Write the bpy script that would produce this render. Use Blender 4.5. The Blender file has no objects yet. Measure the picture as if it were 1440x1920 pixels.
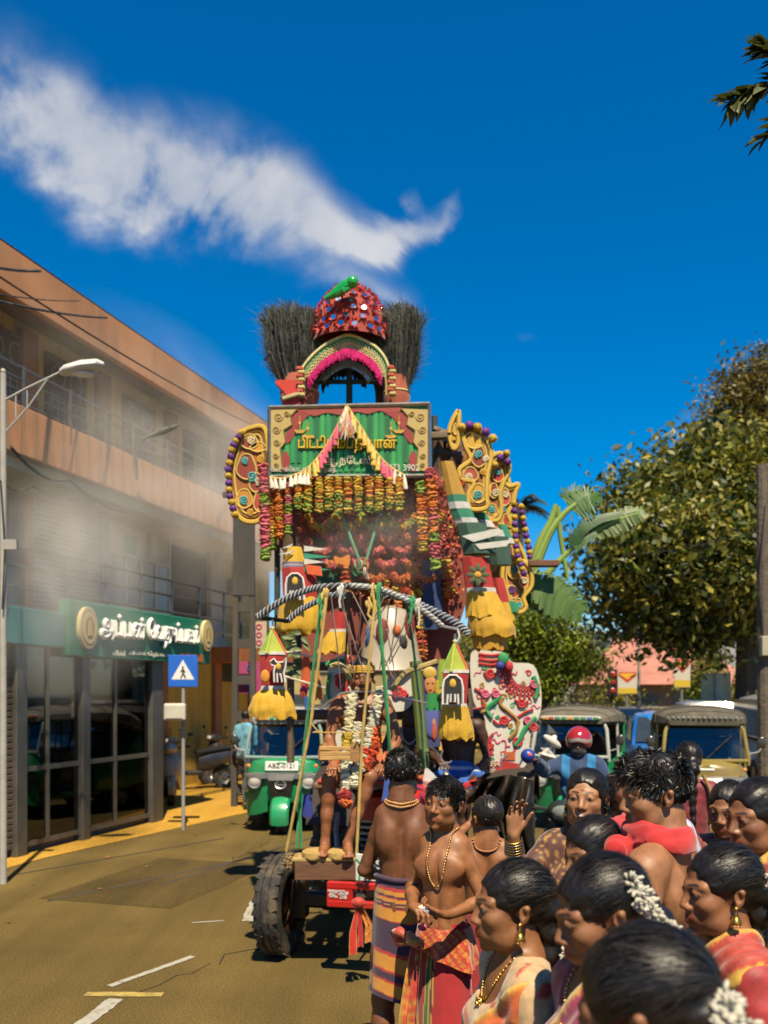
import bpy,math,random
import numpy as np
from mathutils import Vector as V,Matrix as Mx,Quaternion

random.seed(7);rng=np.random.default_rng(7)
R=math.radians
SC=bpy.context.scene
COL=SC.collection

# ------------------------------------------------------------------ camera, world, sun, exposure
F,H=1700.0,1.93  # focal length in photo pixels, eye height in metres
ALPHA=17.0  # the street runs 17 degrees to the right of the view
cam_d=bpy.data.cameras.new('camera')
cam=bpy.data.objects.new('camera',cam_d);COL.objects.link(cam)
cam.location=(0,0,H);cam.rotation_euler=(R(90),0,0)
cam_d.sensor_width=36;cam_d.lens=36*F/1920;cam_d.shift_y=340/1920
cam_d.clip_start=0.05;cam_d.clip_end=3000
cam_d.dof.use_dof=True;cam_d.dof.focus_distance=3.5;cam_d.dof.aperture_fstop=3.2
SC.camera=cam
SUN_DIR=V((0.09,-0.50,0.865)).normalized()  # towards the sun
sun_d=bpy.data.lights.new('sun','SUN');sun_d.energy=5.0;sun_d.angle=R(0.53);sun_d.color=(1.0,0.86,0.62)
sun=bpy.data.objects.new('sun',sun_d);COL.objects.link(sun)
sun.rotation_euler=SUN_DIR.to_track_quat('Z','Y').to_euler();sun.location=(-6,-6,20)
SC.view_settings.view_transform='Standard';SC.view_settings.look='None'
SC.view_settings.exposure=0.95;SC.view_settings.gamma=1.0;SC.view_settings.use_curve_mapping=False
SC.cycles.use_denoising=True
SC.cycles.max_bounces=8;SC.cycles.transparent_max_bounces=12;SC.cycles.volume_bounces=2
SC.cycles.volume_step_rate=2.0;SC.cycles.volume_max_steps=128

def NN(nt,t,**kw):
 n=nt.nodes.new(t)
 for k,v in kw.items():
  if k.startswith('i_'):
   key=k[2:]
   n.inputs[int(key)if key.isdigit()else key.replace('_',' ')].default_value=v
  else:
   setattr(n,k,v)
 return n
def mth(nt,op,a,b=None,c=None):
 n=nt.nodes.new('ShaderNodeMath');n.operation=op
 for i,x in enumerate((a,b,c)):
  if x is None:continue
  if isinstance(x,(int,float)):n.inputs[i].default_value=x
  else:nt.links.new(x,n.inputs[i])
 return n.outputs[0]

def make_world():
 w=bpy.data.worlds.new('World');SC.world=w;w.use_nodes=True
 nt=w.node_tree;nt.nodes.clear();L=nt.links.new
 out=NN(nt,'ShaderNodeOutputWorld');bg=NN(nt,'ShaderNodeBackground');bg.inputs[1].default_value=0.076
 sky=NN(nt,'ShaderNodeTexSky');sky.sky_type='NISHITA';sky.sun_disc=False
 sky.sun_elevation=math.asin(SUN_DIR.z);sky.sun_rotation=math.atan2(SUN_DIR.x,SUN_DIR.y)
 sky.air_density=1.0;sky.dust_density=0.35;sky.ozone_density=4.5
 hs=NN(nt,'ShaderNodeHueSaturation');hs.inputs['Saturation'].default_value=1.6;hs.inputs['Value'].default_value=0.95
 L(sky.outputs[0],hs.inputs['Color'])
 # clouds: soft streaks at fixed directions of the sky, broken up with noise
 tc=NN(nt,'ShaderNodeTexCoord');sp=NN(nt,'ShaderNodeSeparateXYZ');L(tc.outputs['Generated'],sp.inputs[0])
 az=mth(nt,'ARCTAN2',sp.outputs[0],sp.outputs[1]);el=mth(nt,'ARCSINE',sp.outputs[2])
 n1=NN(nt,'ShaderNodeTexNoise');n1.inputs['Scale'].default_value=7;n1.inputs['Detail'].default_value=9;n1.inputs['Roughness'].default_value=0.58
 n1.inputs['Distortion'].default_value=0.5
 L(tc.outputs['Generated'],n1.inputs['Vector'])
 n2=NN(nt,'ShaderNodeTexNoise');n2.inputs['Scale'].default_value=17;n2.inputs['Detail'].default_value=8
 L(tc.outputs['Generated'],n2.inputs['Vector'])
 azd=mth(nt,'ADD',az,mth(nt,'MULTIPLY',mth(nt,'SUBTRACT',n2.outputs[0],0.5),0.085))
 eld=mth(nt,'ADD',el,mth(nt,'MULTIPLY',mth(nt,'SUBTRACT',n1.outputs[0],0.5),0.09))
 def ang(px,py):
  x,z=(px-720)/F,(1300-py)/F
  return math.atan2(x,1),math.atan2(z,math.hypot(x,1))
 blobs=[(150,240,230,110,-32,.30),(430,380,250,95,-16,.32),(690,525,120,45,-10,.22),(540,630,130,70,0,.16),(40,225,120,62,-30,.85),(170,290,130,62,-36,.9),(290,325,130,66,-20,1.1),(430,320,110,66,-8,1.1),(400,395,150,50,-16,.85),(540,350,90,50,-25,1.0),(620,400,80,32,-18,.8),(700,428,80,22,-4,.95),(790,428,70,20,10,.9),(846,402,40,16,40,.65),(775,370,34,15,-50,.5),(110,180,80,40,-20,.5),(690,520,80,26,-18,.36),(730,545,30,18,-30,.26),(470,490,60,22,20,.22),(985,645,28,14,-8,.5),(1300,780,55,24,0,.6),(1180,850,40,16,0,.25),(2300,500,260,90,10,1.0),(-900,420,300,120,6,0.9),(2900,900,400,90,0,0.8)]
 tot=None
 for px,py,rx,ry,rot,amp in blobs:
  a0,e0=ang(px,py);c,s=math.cos(R(rot)),math.sin(R(rot))
  da=mth(nt,'SUBTRACT',azd,a0);de=mth(nt,'SUBTRACT',eld,e0)
  u=mth(nt,'MULTIPLY',mth(nt,'ADD',mth(nt,'MULTIPLY',da,c),mth(nt,'MULTIPLY',de,s)),F/rx)
  v=mth(nt,'MULTIPLY',mth(nt,'SUBTRACT',mth(nt,'MULTIPLY',de,c),mth(nt,'MULTIPLY',da,s)),F/ry)
  q=mth(nt,'ADD',mth(nt,'MULTIPLY',u,u),mth(nt,'MULTIPLY',v,v))
  g=mth(nt,'MULTIPLY',mth(nt,'EXPONENT',mth(nt,'MULTIPLY',q,-1.0)),amp)
  tot=g if tot is None else mth(nt,'ADD',tot,g)
 dens=mth(nt,'MULTIPLY',tot,mth(nt,'ADD',mth(nt,'MULTIPLY',mth(nt,'SUBTRACT',mth(nt,'ADD',mth(nt,'MULTIPLY',n1.outputs[0],.6),mth(nt,'MULTIPLY',n2.outputs[0],.4)),.5),4.2),.72))
 ss=NN(nt,'ShaderNodeMapRange');ss.interpolation_type='SMOOTHSTEP'
 ss.inputs[1].default_value=0.12;ss.inputs[2].default_value=1.35;ss.inputs[3].default_value=0;ss.inputs[4].default_value=0.80
 L(dens,ss.inputs[0])
 mx=NN(nt,'ShaderNodeMix');mx.data_type='RGBA';L(ss.outputs[0],mx.inputs[0]);L(hs.outputs[0],mx.inputs[6])
 cc=NN(nt,'ShaderNodeMix');cc.data_type='RGBA';cc.inputs[6].default_value=(2.6,3.0,3.7,1);cc.inputs[7].default_value=(5.6,5.5,5.4,1)
 cf=NN(nt,'ShaderNodeMapRange');cf.inputs[1].default_value=.34;cf.inputs[2].default_value=.64;L(mth(nt,'ADD',mth(nt,'MULTIPLY',n1.outputs[0],.5),mth(nt,'MULTIPLY',n2.outputs[0],.5)),cf.inputs[0]);L(cf.outputs[0],cc.inputs[0]);L(cc.outputs[2],mx.inputs[7])
 L(mx.outputs[2],bg.inputs[0]);L(bg.outputs[0],out.inputs[0])
make_world()

# ------------------------------------------------------------------ helpers
def C(h,k=1.0):
 h=h.lstrip('#');o=[]
 for i in(0,2,4):
  c=int(h[i:i+2],16)/255
  o.append((c/12.92 if c<=0.04045 else((c+0.055)/1.055)**2.4)*k)
 return(*o,1.0)
def P(px,py,Y):return V(((px-720)*Y/F,Y,H-(py-1300)*Y/F))
def jit(c,a=0.12):
 k=1+random.uniform(-a,a);return(c[0]*k,c[1]*k,c[2]*k,1)
CA,SA=math.cos(R(ALPHA)),math.sin(R(ALPHA))
def street(u,v,z=0):return V((u*SA+v*CA,u*CA-v*SA,z))
def u_at(px,v0):
 d=(px-720)/F;t=v0/(CA*d-SA);return t*(SA*d+CA)
def z_at(px,py,v0):
 d=(px-720)/F;t=v0/(CA*d-SA);return H-(py-1300)*t/F

class MB:
 def __init__(s,M=None):s.v=[];s.f=[];s.c=[];s.M=M
 def add(s,vs,fs,col):
  o=len(s.v)
  if s.M is not None:vs=[s.M@V(q)for q in vs]
  s.v.extend(tuple(q)for q in vs);s.f.extend([i+o for i in f]for f in fs)
  if isinstance(col,list):s.c.extend(col)
  else:s.c.extend([col]*len(vs))
  return s
 def box(s,c,d,col,Rm=None,b=0.0):
  x,y,z=d[0]/2,d[1]/2,d[2]/2;c=V(c)
  if b<=0:
   vs=[V((i*x,j*y,k*z))for i in(-1,1)for j in(-1,1)for k in(-1,1)]
   fs=[(0,1,3,2),(4,6,7,5),(0,4,5,1),(2,3,7,6),(0,2,6,4),(1,5,7,3)]
  else:
   b=min(b,x*.9,y*.9,z*.9);vs=[];idx={}
   for i in(-1,1):
    for j in(-1,1):
     for k in(-1,1):
      for a in range(3):
       q=[i*(x-b),j*(y-b),k*(z-b)];q[a]=(i*x,j*y,k*z)[a]
       idx[(i,j,k,a)]=len(vs);vs.append(V(q))
   fs=[]
   def face(l):
    n=(vs[l[1]]-vs[l[0]]).cross(vs[l[2]]-vs[l[0]]);m=sum((vs[i]for i in l),V((0,0,0)))
    fs.append(l if n.dot(m)>0 else l[::-1])
   S=(-1,1)
   for k in S:
    face([idx[(-1,-1,k,2)],idx[(1,-1,k,2)],idx[(1,1,k,2)],idx[(-1,1,k,2)]])
    face([idx[(-1,k,-1,1)],idx[(1,k,-1,1)],idx[(1,k,1,1)],idx[(-1,k,1,1)]])
    face([idx[(k,-1,-1,0)],idx[(k,1,-1,0)],idx[(k,1,1,0)],idx[(k,-1,1,0)]])
   for i in S:
    for j in S:
     face([idx[(i,j,-1,0)],idx[(i,j,1,0)],idx[(i,j,1,1)],idx[(i,j,-1,1)]])
     face([idx[(i,-1,j,0)],idx[(i,1,j,0)],idx[(i,1,j,2)],idx[(i,-1,j,2)]])
     face([idx[(-1,i,j,1)],idx[(1,i,j,1)],idx[(1,i,j,2)],idx[(-1,i,j,2)]])
     for k in S:face([idx[(i,j,k,0)],idx[(i,j,k,1)],idx[(i,j,k,2)]])
  if Rm is not None:vs=[Rm@q for q in vs]
  return s.add([q+c for q in vs],fs,col)
 def tube(s,pts,r,col,n=6,cap=True,closed=False):
  pts=[V(p)for p in pts];m=len(pts)
  rs=r if isinstance(r,(list,tuple))else[r]*m
  vs=[];cs=[];up=None
  for i in range(m):
   if closed:t=pts[(i+1)%m]-pts[i-1]
   else:t=pts[min(i+1,m-1)]-pts[max(i-1,0)]
   t=t.normalized()if t.length>1e-9 else V((0,0,1))
   if up is None:
    up=V((0,0,1))if abs(t.z)<0.9 else V((1,0,0))
   a=up-t*up.dot(t)
   a=a.normalized()if a.length>1e-6 else t.orthogonal().normalized()
   up=a;b=t.cross(a)
   for k in range(n):
    th=2*math.pi*k/n;vs.append(pts[i]+(a*math.cos(th)+b*math.sin(th))*rs[i])
    cs.append(col[i]if isinstance(col,list)else col)
  fs=[(i*n+k,i*n+(k+1)%n,(i+1)*n+(k+1)%n,(i+1)*n+k)for i in range(m-1)for k in range(n)]
  if closed:fs+=[((m-1)*n+k,(m-1)*n+(k+1)%n,(k+1)%n,k)for k in range(n)]
  elif cap:fs+=[tuple(range(n))[::-1],tuple((m-1)*n+k for k in range(n))]
  return s.add(vs,fs,cs)
 def loft(s,rings,col,cap=True,close=True):
  n=len(rings[0]);vs=[V(p)for r in rings for p in r];fs=[]
  for i in range(len(rings)-1):
   for k in range(n if close else n-1):
    k2=(k+1)%n;fs.append((i*n+k,i*n+k2,(i+1)*n+k2,(i+1)*n+k))
  if cap and close:fs+=[tuple(range(n))[::-1],tuple((len(rings)-1)*n+k for k in range(n))]
  cs=[c for c in col for _ in range(n)]if isinstance(col,list)else col
  return s.add(vs,fs,cs)
 def lathe(s,prof,c=(0,0,0),n=16,col=(1,1,1,1),Rm=None,cap=False,fn=None,sx=1,sy=1):
  c=V(c);rings=[]
  for r,z in prof:
   ring=[]
   for k in range(n):
    th=2*math.pi*k/n;rr=r*(fn(th,z)if fn else 1)
    q=V((math.cos(th)*rr*sx,math.sin(th)*rr*sy,z))
    ring.append((Rm@q if Rm is not None else q)+c)
   rings.append(ring)
  return s.loft(rings,col,cap)
 def ell(s,c,r,col,nu=10,nv=7,Rm=None):
  if not isinstance(r,(tuple,list)):r=(r,r,r)
  c=V(c);vs=[]
  def T(q):return(Rm@q if Rm is not None else q)+c
  vs.append(T(V((0,0,-r[2]))))
  for j in range(1,nv):
   ph=-math.pi/2+math.pi*j/nv
   for k in range(nu):
    th=2*math.pi*k/nu
    vs.append(T(V((r[0]*math.cos(ph)*math.cos(th),r[1]*math.cos(ph)*math.sin(th),r[2]*math.sin(ph)))))
  vs.append(T(V((0,0,r[2]))));fs=[]
  for k in range(nu):
   k2=(k+1)%nu;fs.append((0,1+k2,1+k))
   for j in range(nv-2):a=1+j*nu;fs.append((a+k,a+k2,a+nu+k2,a+nu+k))
   a=1+(nv-2)*nu;fs.append((a+k,a+k2,len(vs)-1))
  return s.add(vs,fs,col)
 def prism(s,outline,y0,y1,col,T=None):
  """outline [(x, z)] counter-clockwise seen from -y, extruded from y0 (front) to y1."""
  n=len(outline)
  vs=[V((x,y0,z))for x,z in outline]+[V((x,y1,z))for x,z in outline]
  ar=sum(outline[i][0]*outline[(i+1)%n][1]-outline[(i+1)%n][0]*outline[i][1]for i in range(n))
  fr=list(range(n));bk=list(range(2*n-1,n-1,-1))
  sd=[(i,i+n,(i+1)%n+n,(i+1)%n)for i in range(n)]
  if ar<0:fr=fr[::-1];bk=bk[::-1];sd=[q[::-1]for q in sd]
  if T is not None:vs=[T@q for q in vs]
  return s.add(vs,[fr,bk]+sd,col)
 def quad(s,a,b,c,d,col):return s.add([a,b,c,d],[(0,1,2,3)],col)
 def ring(s,c,Rr,r,col,Rm=None,n=20,m=6):
  pts=[]
  for k in range(n):
   th=2*math.pi*k/n;q=V((Rr*math.cos(th),Rr*math.sin(th),0))
   pts.append((Rm@q if Rm is not None else q)+V(c))
  return s.tube(pts,r,col,m,closed=True)

def mesh_of(name,vs,fs,cs,mat,smooth=35):
 me=bpy.data.meshes.new(name)
 if isinstance(vs,np.ndarray):
  n=len(vs);k=fs.shape[1];m=len(fs)
  me.vertices.add(n);me.vertices.foreach_set('co',np.ascontiguousarray(vs,dtype=np.float32).ravel())
  me.loops.add(m*k);me.polygons.add(m)
  me.loops.foreach_set('vertex_index',np.ascontiguousarray(fs,dtype=np.int32).ravel())
  me.polygons.foreach_set('loop_start',np.arange(0,m*k,k,dtype=np.int32))
  me.update(calc_edges=True)
 else:
  me.from_pydata(vs,[],fs)
 if cs is not None and len(cs):
  at=me.color_attributes.new('Col','FLOAT_COLOR','POINT')
  at.data.foreach_set('color',np.asarray(cs,dtype=np.float32).ravel())
 if smooth is not None:
  me.shade_smooth()
  if smooth<180:me.set_sharp_from_angle(angle=R(smooth))
 me.materials.append(mat)
 return me
def lk(name,me,parent=None,label=None):
 o=bpy.data.objects.new(name,me);COL.objects.link(o)
 if parent is not None:o.parent=parent
 if label:o['label']=label
 return o
def part(name,mb,mat,parent=None,label=None,world=False,smooth=35):
 """links a mesh builder as one object; with world=True its points are world points put into the parent's frame."""
 vs=mb.v
 if world and parent is not None:
  Mi=wm(parent).inverted();vs=[tuple(Mi@V(q))for q in vs]
 return lk(name,mesh_of(name,vs,mb.f,mb.c,mat,smooth),parent,label)
def wm(o):
 m=Mx.LocRotScale(o.location,o.rotation_euler,o.scale)
 return wm(o.parent)@m if o.parent else m
def tag(o,label,cat,group=None):
 o['label']=label;o['category']=cat
 if group:o['group']=group
 return o
def thing(name,label,cat,loc=(0,0,0),rz=0,group=None):
 o=bpy.data.objects.new(name,None);COL.objects.link(o);o.location=loc;o.rotation_euler=(0,0,R(rz));o.empty_display_size=0.2
 return tag(o,label,cat,group)
def struct(o):o['kind']='structure';return o
def stuff(o):o['kind']='stuff';return o
def copy_tree(o,parent=None):
 c=o.copy();COL.objects.link(c);c.parent=parent
 for ch in list(o.children):copy_tree(ch,c)
 return c

 # ------------------------------------------------------------------ materials
MATS={}
def M(name,rough=0.5,metal=0.0,var=0.12,vs=14,bump=0.15,bs=90,bd=0.004,coat=0.0,sheen=0.0,spec=0.5,col=None,trans=0.0,stretch=None,dirt=None,sss=0.0,aniso=0.0,rv=.1,streak=False):
 """principled material; base colour from the mesh's own Col attribute (or col), broken up by noise and bump."""
 if name in MATS:return MATS[name]
 m=bpy.data.materials.new(name);MATS[name]=m;m.use_nodes=True;nt=m.node_tree;L=nt.links.new
 b=nt.nodes['Principled BSDF'];out=nt.nodes['Material Output']
 b.inputs['Roughness'].default_value=rough;b.inputs['Metallic'].default_value=metal
 b.inputs['Coat Weight'].default_value=coat;b.inputs['Coat Roughness'].default_value=0.12
 b.inputs['Sheen Weight'].default_value=sheen;b.inputs['Specular IOR Level'].default_value=spec
 b.inputs['Anisotropic'].default_value=aniso
 if sss:b.inputs['Subsurface Weight'].default_value=sss;b.inputs['Subsurface Radius'].default_value=(.012,.005,.003);b.inputs['Subsurface Scale'].default_value=1.0
 if col is None:
  a=NN(nt,'ShaderNodeAttribute');a.attribute_name='Col';src=a.outputs['Color']
 else:
  a=NN(nt,'ShaderNodeRGB');a.outputs[0].default_value=col;src=a.outputs[0]
 tc=NN(nt,'ShaderNodeTexCoord');vec=tc.outputs['Object']
 if stretch:
  mp=NN(nt,'ShaderNodeMapping');mp.inputs['Scale'].default_value=stretch;L(vec,mp.inputs[0]);vec=mp.outputs[0]
 n1=NN(nt,'ShaderNodeTexNoise');n1.inputs['Scale'].default_value=vs;n1.inputs['Detail'].default_value=5;L(vec,n1.inputs['Vector'])
 mr=NN(nt,'ShaderNodeMapRange');mr.inputs[1].default_value=.25;mr.inputs[2].default_value=.75;mr.inputs[3].default_value=.75*(1-var);mr.inputs[4].default_value=.75*(1+var)
 L(n1.outputs[0],mr.inputs[0])
 mu=NN(nt,'ShaderNodeVectorMath');mu.operation='SCALE';L(src,mu.inputs[0]);L(mr.outputs[0],mu.inputs['Scale'])
 fin=mu.outputs[0]
 if dirt:
  dc,amt,dsc=dirt
  n3=NN(nt,'ShaderNodeTexNoise');n3.inputs['Scale'].default_value=dsc;n3.inputs['Detail'].default_value=8;n3.inputs['Roughness'].default_value=.65;dv=tc.outputs['Object']
  if streak:m3=NN(nt,'ShaderNodeMapping');m3.inputs['Scale'].default_value=(1,1,.16);L(dv,m3.inputs[0]);dv=m3.outputs[0]
  L(dv,n3.inputs['Vector'])
  r3=NN(nt,'ShaderNodeMapRange');r3.inputs[1].default_value=.48;r3.inputs[2].default_value=.72;r3.inputs[3].default_value=0;r3.inputs[4].default_value=amt;L(n3.outputs[0],r3.inputs[0])
  mx=NN(nt,'ShaderNodeMix');mx.data_type='RGBA';L(r3.outputs[0],mx.inputs[0]);L(fin,mx.inputs[6]);mx.inputs[7].default_value=dc;fin=mx.outputs[2]
 L(fin,b.inputs['Base Color'])
 rr=NN(nt,'ShaderNodeMapRange');rr.inputs[3].default_value=max(0,rough-rv);rr.inputs[4].default_value=min(1,rough+rv);L(n1.outputs[0],rr.inputs[0]);L(rr.outputs[0],b.inputs['Roughness'])
 if bump:
  n2=NN(nt,'ShaderNodeTexNoise');n2.inputs['Scale'].default_value=bs;n2.inputs['Detail'].default_value=4;L(vec,n2.inputs['Vector'])
  bp=NN(nt,'ShaderNodeBump');bp.inputs['Strength'].default_value=bump;bp.inputs['Distance'].default_value=bd
  L(n2.outputs[0],bp.inputs['Height']);L(bp.outputs[0],b.inputs['Normal'])
 if trans:
  tr=NN(nt,'ShaderNodeBsdfTranslucent');L(fin,tr.inputs[0]);ms=NN(nt,'ShaderNodeMixShader');ms.inputs[0].default_value=trans
  L(b.outputs[0],ms.inputs[1]);L(tr.outputs[0],ms.inputs[2]);L(ms.outputs[0],out.inputs[0])
 return m
def paint():return M('gloss_paint',rough=.32,var=.1,vs=5,bump=.04,bs=30,coat=.35,dirt=(C('6a5a40'),.35,3.5))
def matte():return M('matte_paint',rough=.75,var=.14,vs=6,bump=.2,bs=60)
def cloth():return M('cloth',rough=.85,var=.14,vs=18,bump=.5,bs=260,bd=.002,sheen=.25)
def silk():return M('silk',rough=.58,var=.3,vs=34,bump=.5,bs=300,bd=.002,sheen=.3,spec=.45)
def metal():return M('worn_metal',rough=.38,metal=.85,var=.15,vs=12,bump=.1)
def gold():return M('gold',rough=.3,metal=1,var=.1,bump=.1)
def rubber():return M('rubber',rough=.8,var=.25,vs=25,bump=.3,bs=120,dirt=(C('8a7758'),.45,6))
def wood():return M('wood',rough=.7,var=.4,vs=9,bump=.4,bs=40,stretch=(1,9,9))
def leaf():return M('leaf',rough=.5,var=.2,vs=3,bump=.0,trans=.25,spec=.4)
def petal():return M('petal',rough=.7,var=.2,vs=40,bump=0,trans=.2)
def skin():return M('skin',rough=.52,var=.26,vs=26,bump=.22,bs=300,bd=.002,spec=.45,rv=.24)
def hairm():return M('hair',rough=.40,var=.35,vs=60,bump=.3,bs=300,bd=.002,spec=.36)
def print_():return M('print',rough=.5,var=.05,vs=8,bump=.05)
def glass_mat(name='window_glass',tint=(.5,.55,.55,1),refl=.12):
 if name in MATS:return MATS[name]
 m=bpy.data.materials.new(name);MATS[name]=m;m.use_nodes=True;nt=m.node_tree;nt.nodes.clear();L=nt.links.new
 o=NN(nt,'ShaderNodeOutputMaterial');g=NN(nt,'ShaderNodeBsdfGlossy');g.inputs['Roughness'].default_value=.03
 t=NN(nt,'ShaderNodeBsdfTransparent');t.inputs[0].default_value=tint;fr=NN(nt,'ShaderNodeFresnel');fr.inputs[0].default_value=1.5
 ad=mth(nt,'ADD',mth(nt,'MULTIPLY',fr.outputs[0],1.0),refl);ad=mth(nt,'MINIMUM',ad,1.0)
 ms=NN(nt,'ShaderNodeMixShader');L(ad,ms.inputs[0]);L(t.outputs[0],ms.inputs[1]);L(g.outputs[0],ms.inputs[2]);L(ms.outputs[0],o.inputs[0])
 return m
def text_mb(txt,size,depth=.004,col=(1,1,1,1),align='CENTER',bold=0.0,shear=0.0,xs=1.0,stroke=0.0):
 cu=bpy.data.curves.new('t','FONT');cu.body=txt;cu.size=size;cu.extrude=depth/2;cu.align_x=align;cu.align_y='CENTER'
 cu.offset=bold;cu.resolution_u=3;cu.shear=shear
 if stroke:cu.fill_mode='NONE';cu.bevel_depth=stroke;cu.bevel_resolution=0;cu.resolution_u=2;cu.extrude=.001;cu.offset=-stroke*.5
 o=bpy.data.objects.new('t',cu);COL.objects.link(o)
 dg=bpy.context.evaluated_depsgraph_get();me=bpy.data.meshes.new_from_object(o.evaluated_get(dg),depsgraph=dg)
 mb=MB();fz=depth/(2*stroke+.002)if stroke else 1;vs=[(v.co.x*xs,-v.co.z*fz,v.co.y)for v in me.vertices]  # text plane -> xz, facing -y
 mb.add(vs,[tuple(p.vertices)for p in me.polygons],col)
 bpy.data.objects.remove(o);bpy.data.curves.remove(cu);bpy.data.meshes.remove(me)
 return mb
def place_text(mb,Mt):mb.v=[tuple(Mt@V(q))for q in mb.v];return mb
# ------------------------------------------------------------------ ground
def ground_mat(name,c1,c2,c3,sc,rough=.9,agg=True):
 m=bpy.data.materials.new(name);m.use_nodes=True;nt=m.node_tree;L=nt.links.new;b=nt.nodes['Principled BSDF']
 tc=NN(nt,'ShaderNodeTexCoord');vec=tc.outputs['Object']
 a=NN(nt,'ShaderNodeTexNoise');a.inputs['Scale'].default_value=sc;a.inputs['Detail'].default_value=6;L(vec,a.inputs['Vector'])
 mp=NN(nt,'ShaderNodeMapping');mp.inputs['Scale'].default_value=(2.2,.18,1);mp.inputs['Rotation'].default_value=(0,0,R(-ALPHA));L(vec,mp.inputs[0])
 s=NN(nt,'ShaderNodeTexNoise');s.inputs['Scale'].default_value=1.1;s.inputs['Detail'].default_value=5;L(mp.outputs[0],s.inputs['Vector'])
 g=NN(nt,'ShaderNodeTexNoise');g.inputs['Scale'].default_value=95;g.inputs['Detail'].default_value=3;L(vec,g.inputs['Vector'])
 cr=NN(nt,'ShaderNodeValToRGB');cr.color_ramp.elements[0].position=.36;cr.color_ramp.elements[0].color=c1;cr.color_ramp.elements[1].position=.66;cr.color_ramp.elements[1].color=c2
 mixn=mth(nt,'ADD',mth(nt,'MULTIPLY',a.outputs[0],.45),mth(nt,'MULTIPLY',s.outputs[0],.55));L(mixn,cr.inputs[0])
 gr=NN(nt,'ShaderNodeMapRange');gr.inputs[1].default_value=.35;gr.inputs[2].default_value=.68;gr.inputs[3].default_value=.55;gr.inputs[4].default_value=1.6;L(g.outputs[0],gr.inputs[0])
 mu=NN(nt,'ShaderNodeVectorMath');mu.operation='SCALE';L(cr.outputs[0],mu.inputs[0]);L(gr.outputs[0],mu.inputs['Scale'])
 st=NN(nt,'ShaderNodeTexNoise');st.inputs['Scale'].default_value=.9;st.inputs['Detail'].default_value=9;st.inputs['Roughness'].default_value=.7;L(vec,st.inputs['Vector'])
 sr=NN(nt,'ShaderNodeMapRange');sr.inputs[1].default_value=.56;sr.inputs[2].default_value=.75;sr.inputs[4].default_value=.6;L(st.outputs[0],sr.inputs[0])
 mx=NN(nt,'ShaderNodeMix');mx.data_type='RGBA';L(sr.outputs[0],mx.inputs[0]);L(mu.outputs[0],mx.inputs[6]);mx.inputs[7].default_value=c3
 L(mx.outputs[2],b.inputs['Base Color']);b.inputs['Roughness'].default_value=.95;b.inputs['Specular IOR Level'].default_value=.15
 bp=NN(nt,'ShaderNodeBump');bp.inputs['Strength'].default_value=.6;bp.inputs['Distance'].default_value=.006;L(g.outputs[0],bp.inputs['Height']);L(bp.outputs[0],b.inputs['Normal'])
 return m
def sheet(name,pts,z,mat,cols=None):
 me=bpy.data.meshes.new(name);me.from_pydata([(p[0],p[1],z)for p in pts],[],[tuple(range(len(pts)))]);me.materials.append(mat)
 return struct(lk(name,me))
asphalt=ground_mat('asphalt',(.066,.046,.014,1),(.122,.084,.026,1),(.046,.032,.011,1),.8)
earth=ground_mat('earth',(.28,.155,.022,1),(.39,.22,.034,1),(.19,.11,.027,1),.7)
soil=ground_mat('soil',(.13,.10,.055,1),(.20,.16,.09,1),(.08,.10,.03,1),.3)
sheet('ground',[(-900,-300),(900,-300),(900,1500),(-900,1500)],-.03,soil)
def st_sheet(name,u0,u1,v0,v1,z,mat):return sheet(name,[street(u0,v0),street(u0,v1),street(u1,v1),street(u1,v0)],z,mat)
st_sheet('road',-40,400,-6.9,6.5,0,asphalt)
shoulder=sheet('shoulder',[street(-40,-12),street(-40,-6.75),street(9,-6.9),street(13,-6.45),street(17,-5.7),street(22,-5.5),street(30,-5.9),street(60,-6.6),street(60,-12)],.006,earth)
wm_=M('road_paint',rough=.8,var=.35,vs=9,bump=.3,bs=80,col=(.42,.40,.33,1),dirt=((.07,.052,.022,1),1.0,9))
wy_=M('road_paint_yellow',rough=.8,var=.3,vs=9,bump=.3,bs=80,col=(.42,.30,.07,1),dirt=((.08,.066,.045,1),.9,6))
def mark(name,pa,pb,w,mat,z=.005):
 def g(px,py):Y=F*H/(py-1300);return V(((px-720)*Y/F,Y,0))
 a,b=g(*pa),g(*pb);d=(b-a).normalized();n=V((-d.y,d.x,0))*w/2
 N=12;mb=MB();vs=[]
 for i in range(N+1):
  q=a.lerp(b,i/N);vs+=[q+n*random.uniform(.8,1.05),q-n*random.uniform(.8,1.05)]
 mb.add([(p.x,p.y,z)for p in vs],[(2*i,2*i+1,2*i+3,2*i+2)for i in range(N)],(1,1,1,1))
 return struct(part(name,mb,mat))
mark('road_marking',(150,1925),(218,1874),.11,wm_)
mark('road_marking',(205,1850),(362,1794),.06,wm_)
mark('road_marking',(466,1728),(482,1690),.13,wm_)
mark('road_marking',(360,1731),(420,1727),.03,wm_)
mark('road_marking',(160,1865),(305,1866),.09,wy_)
for u in(17,22,27,33,40):
 mb=MB();mb.add([street(u,-2.2,.005),street(u,-2.08,.005),street(u+2.2,-2.08,.005),street(u+2.2,-2.2,.005)],[(0,1,2,3)],(1,)*4);struct(part('road_marking',mb,wm_))
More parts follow.
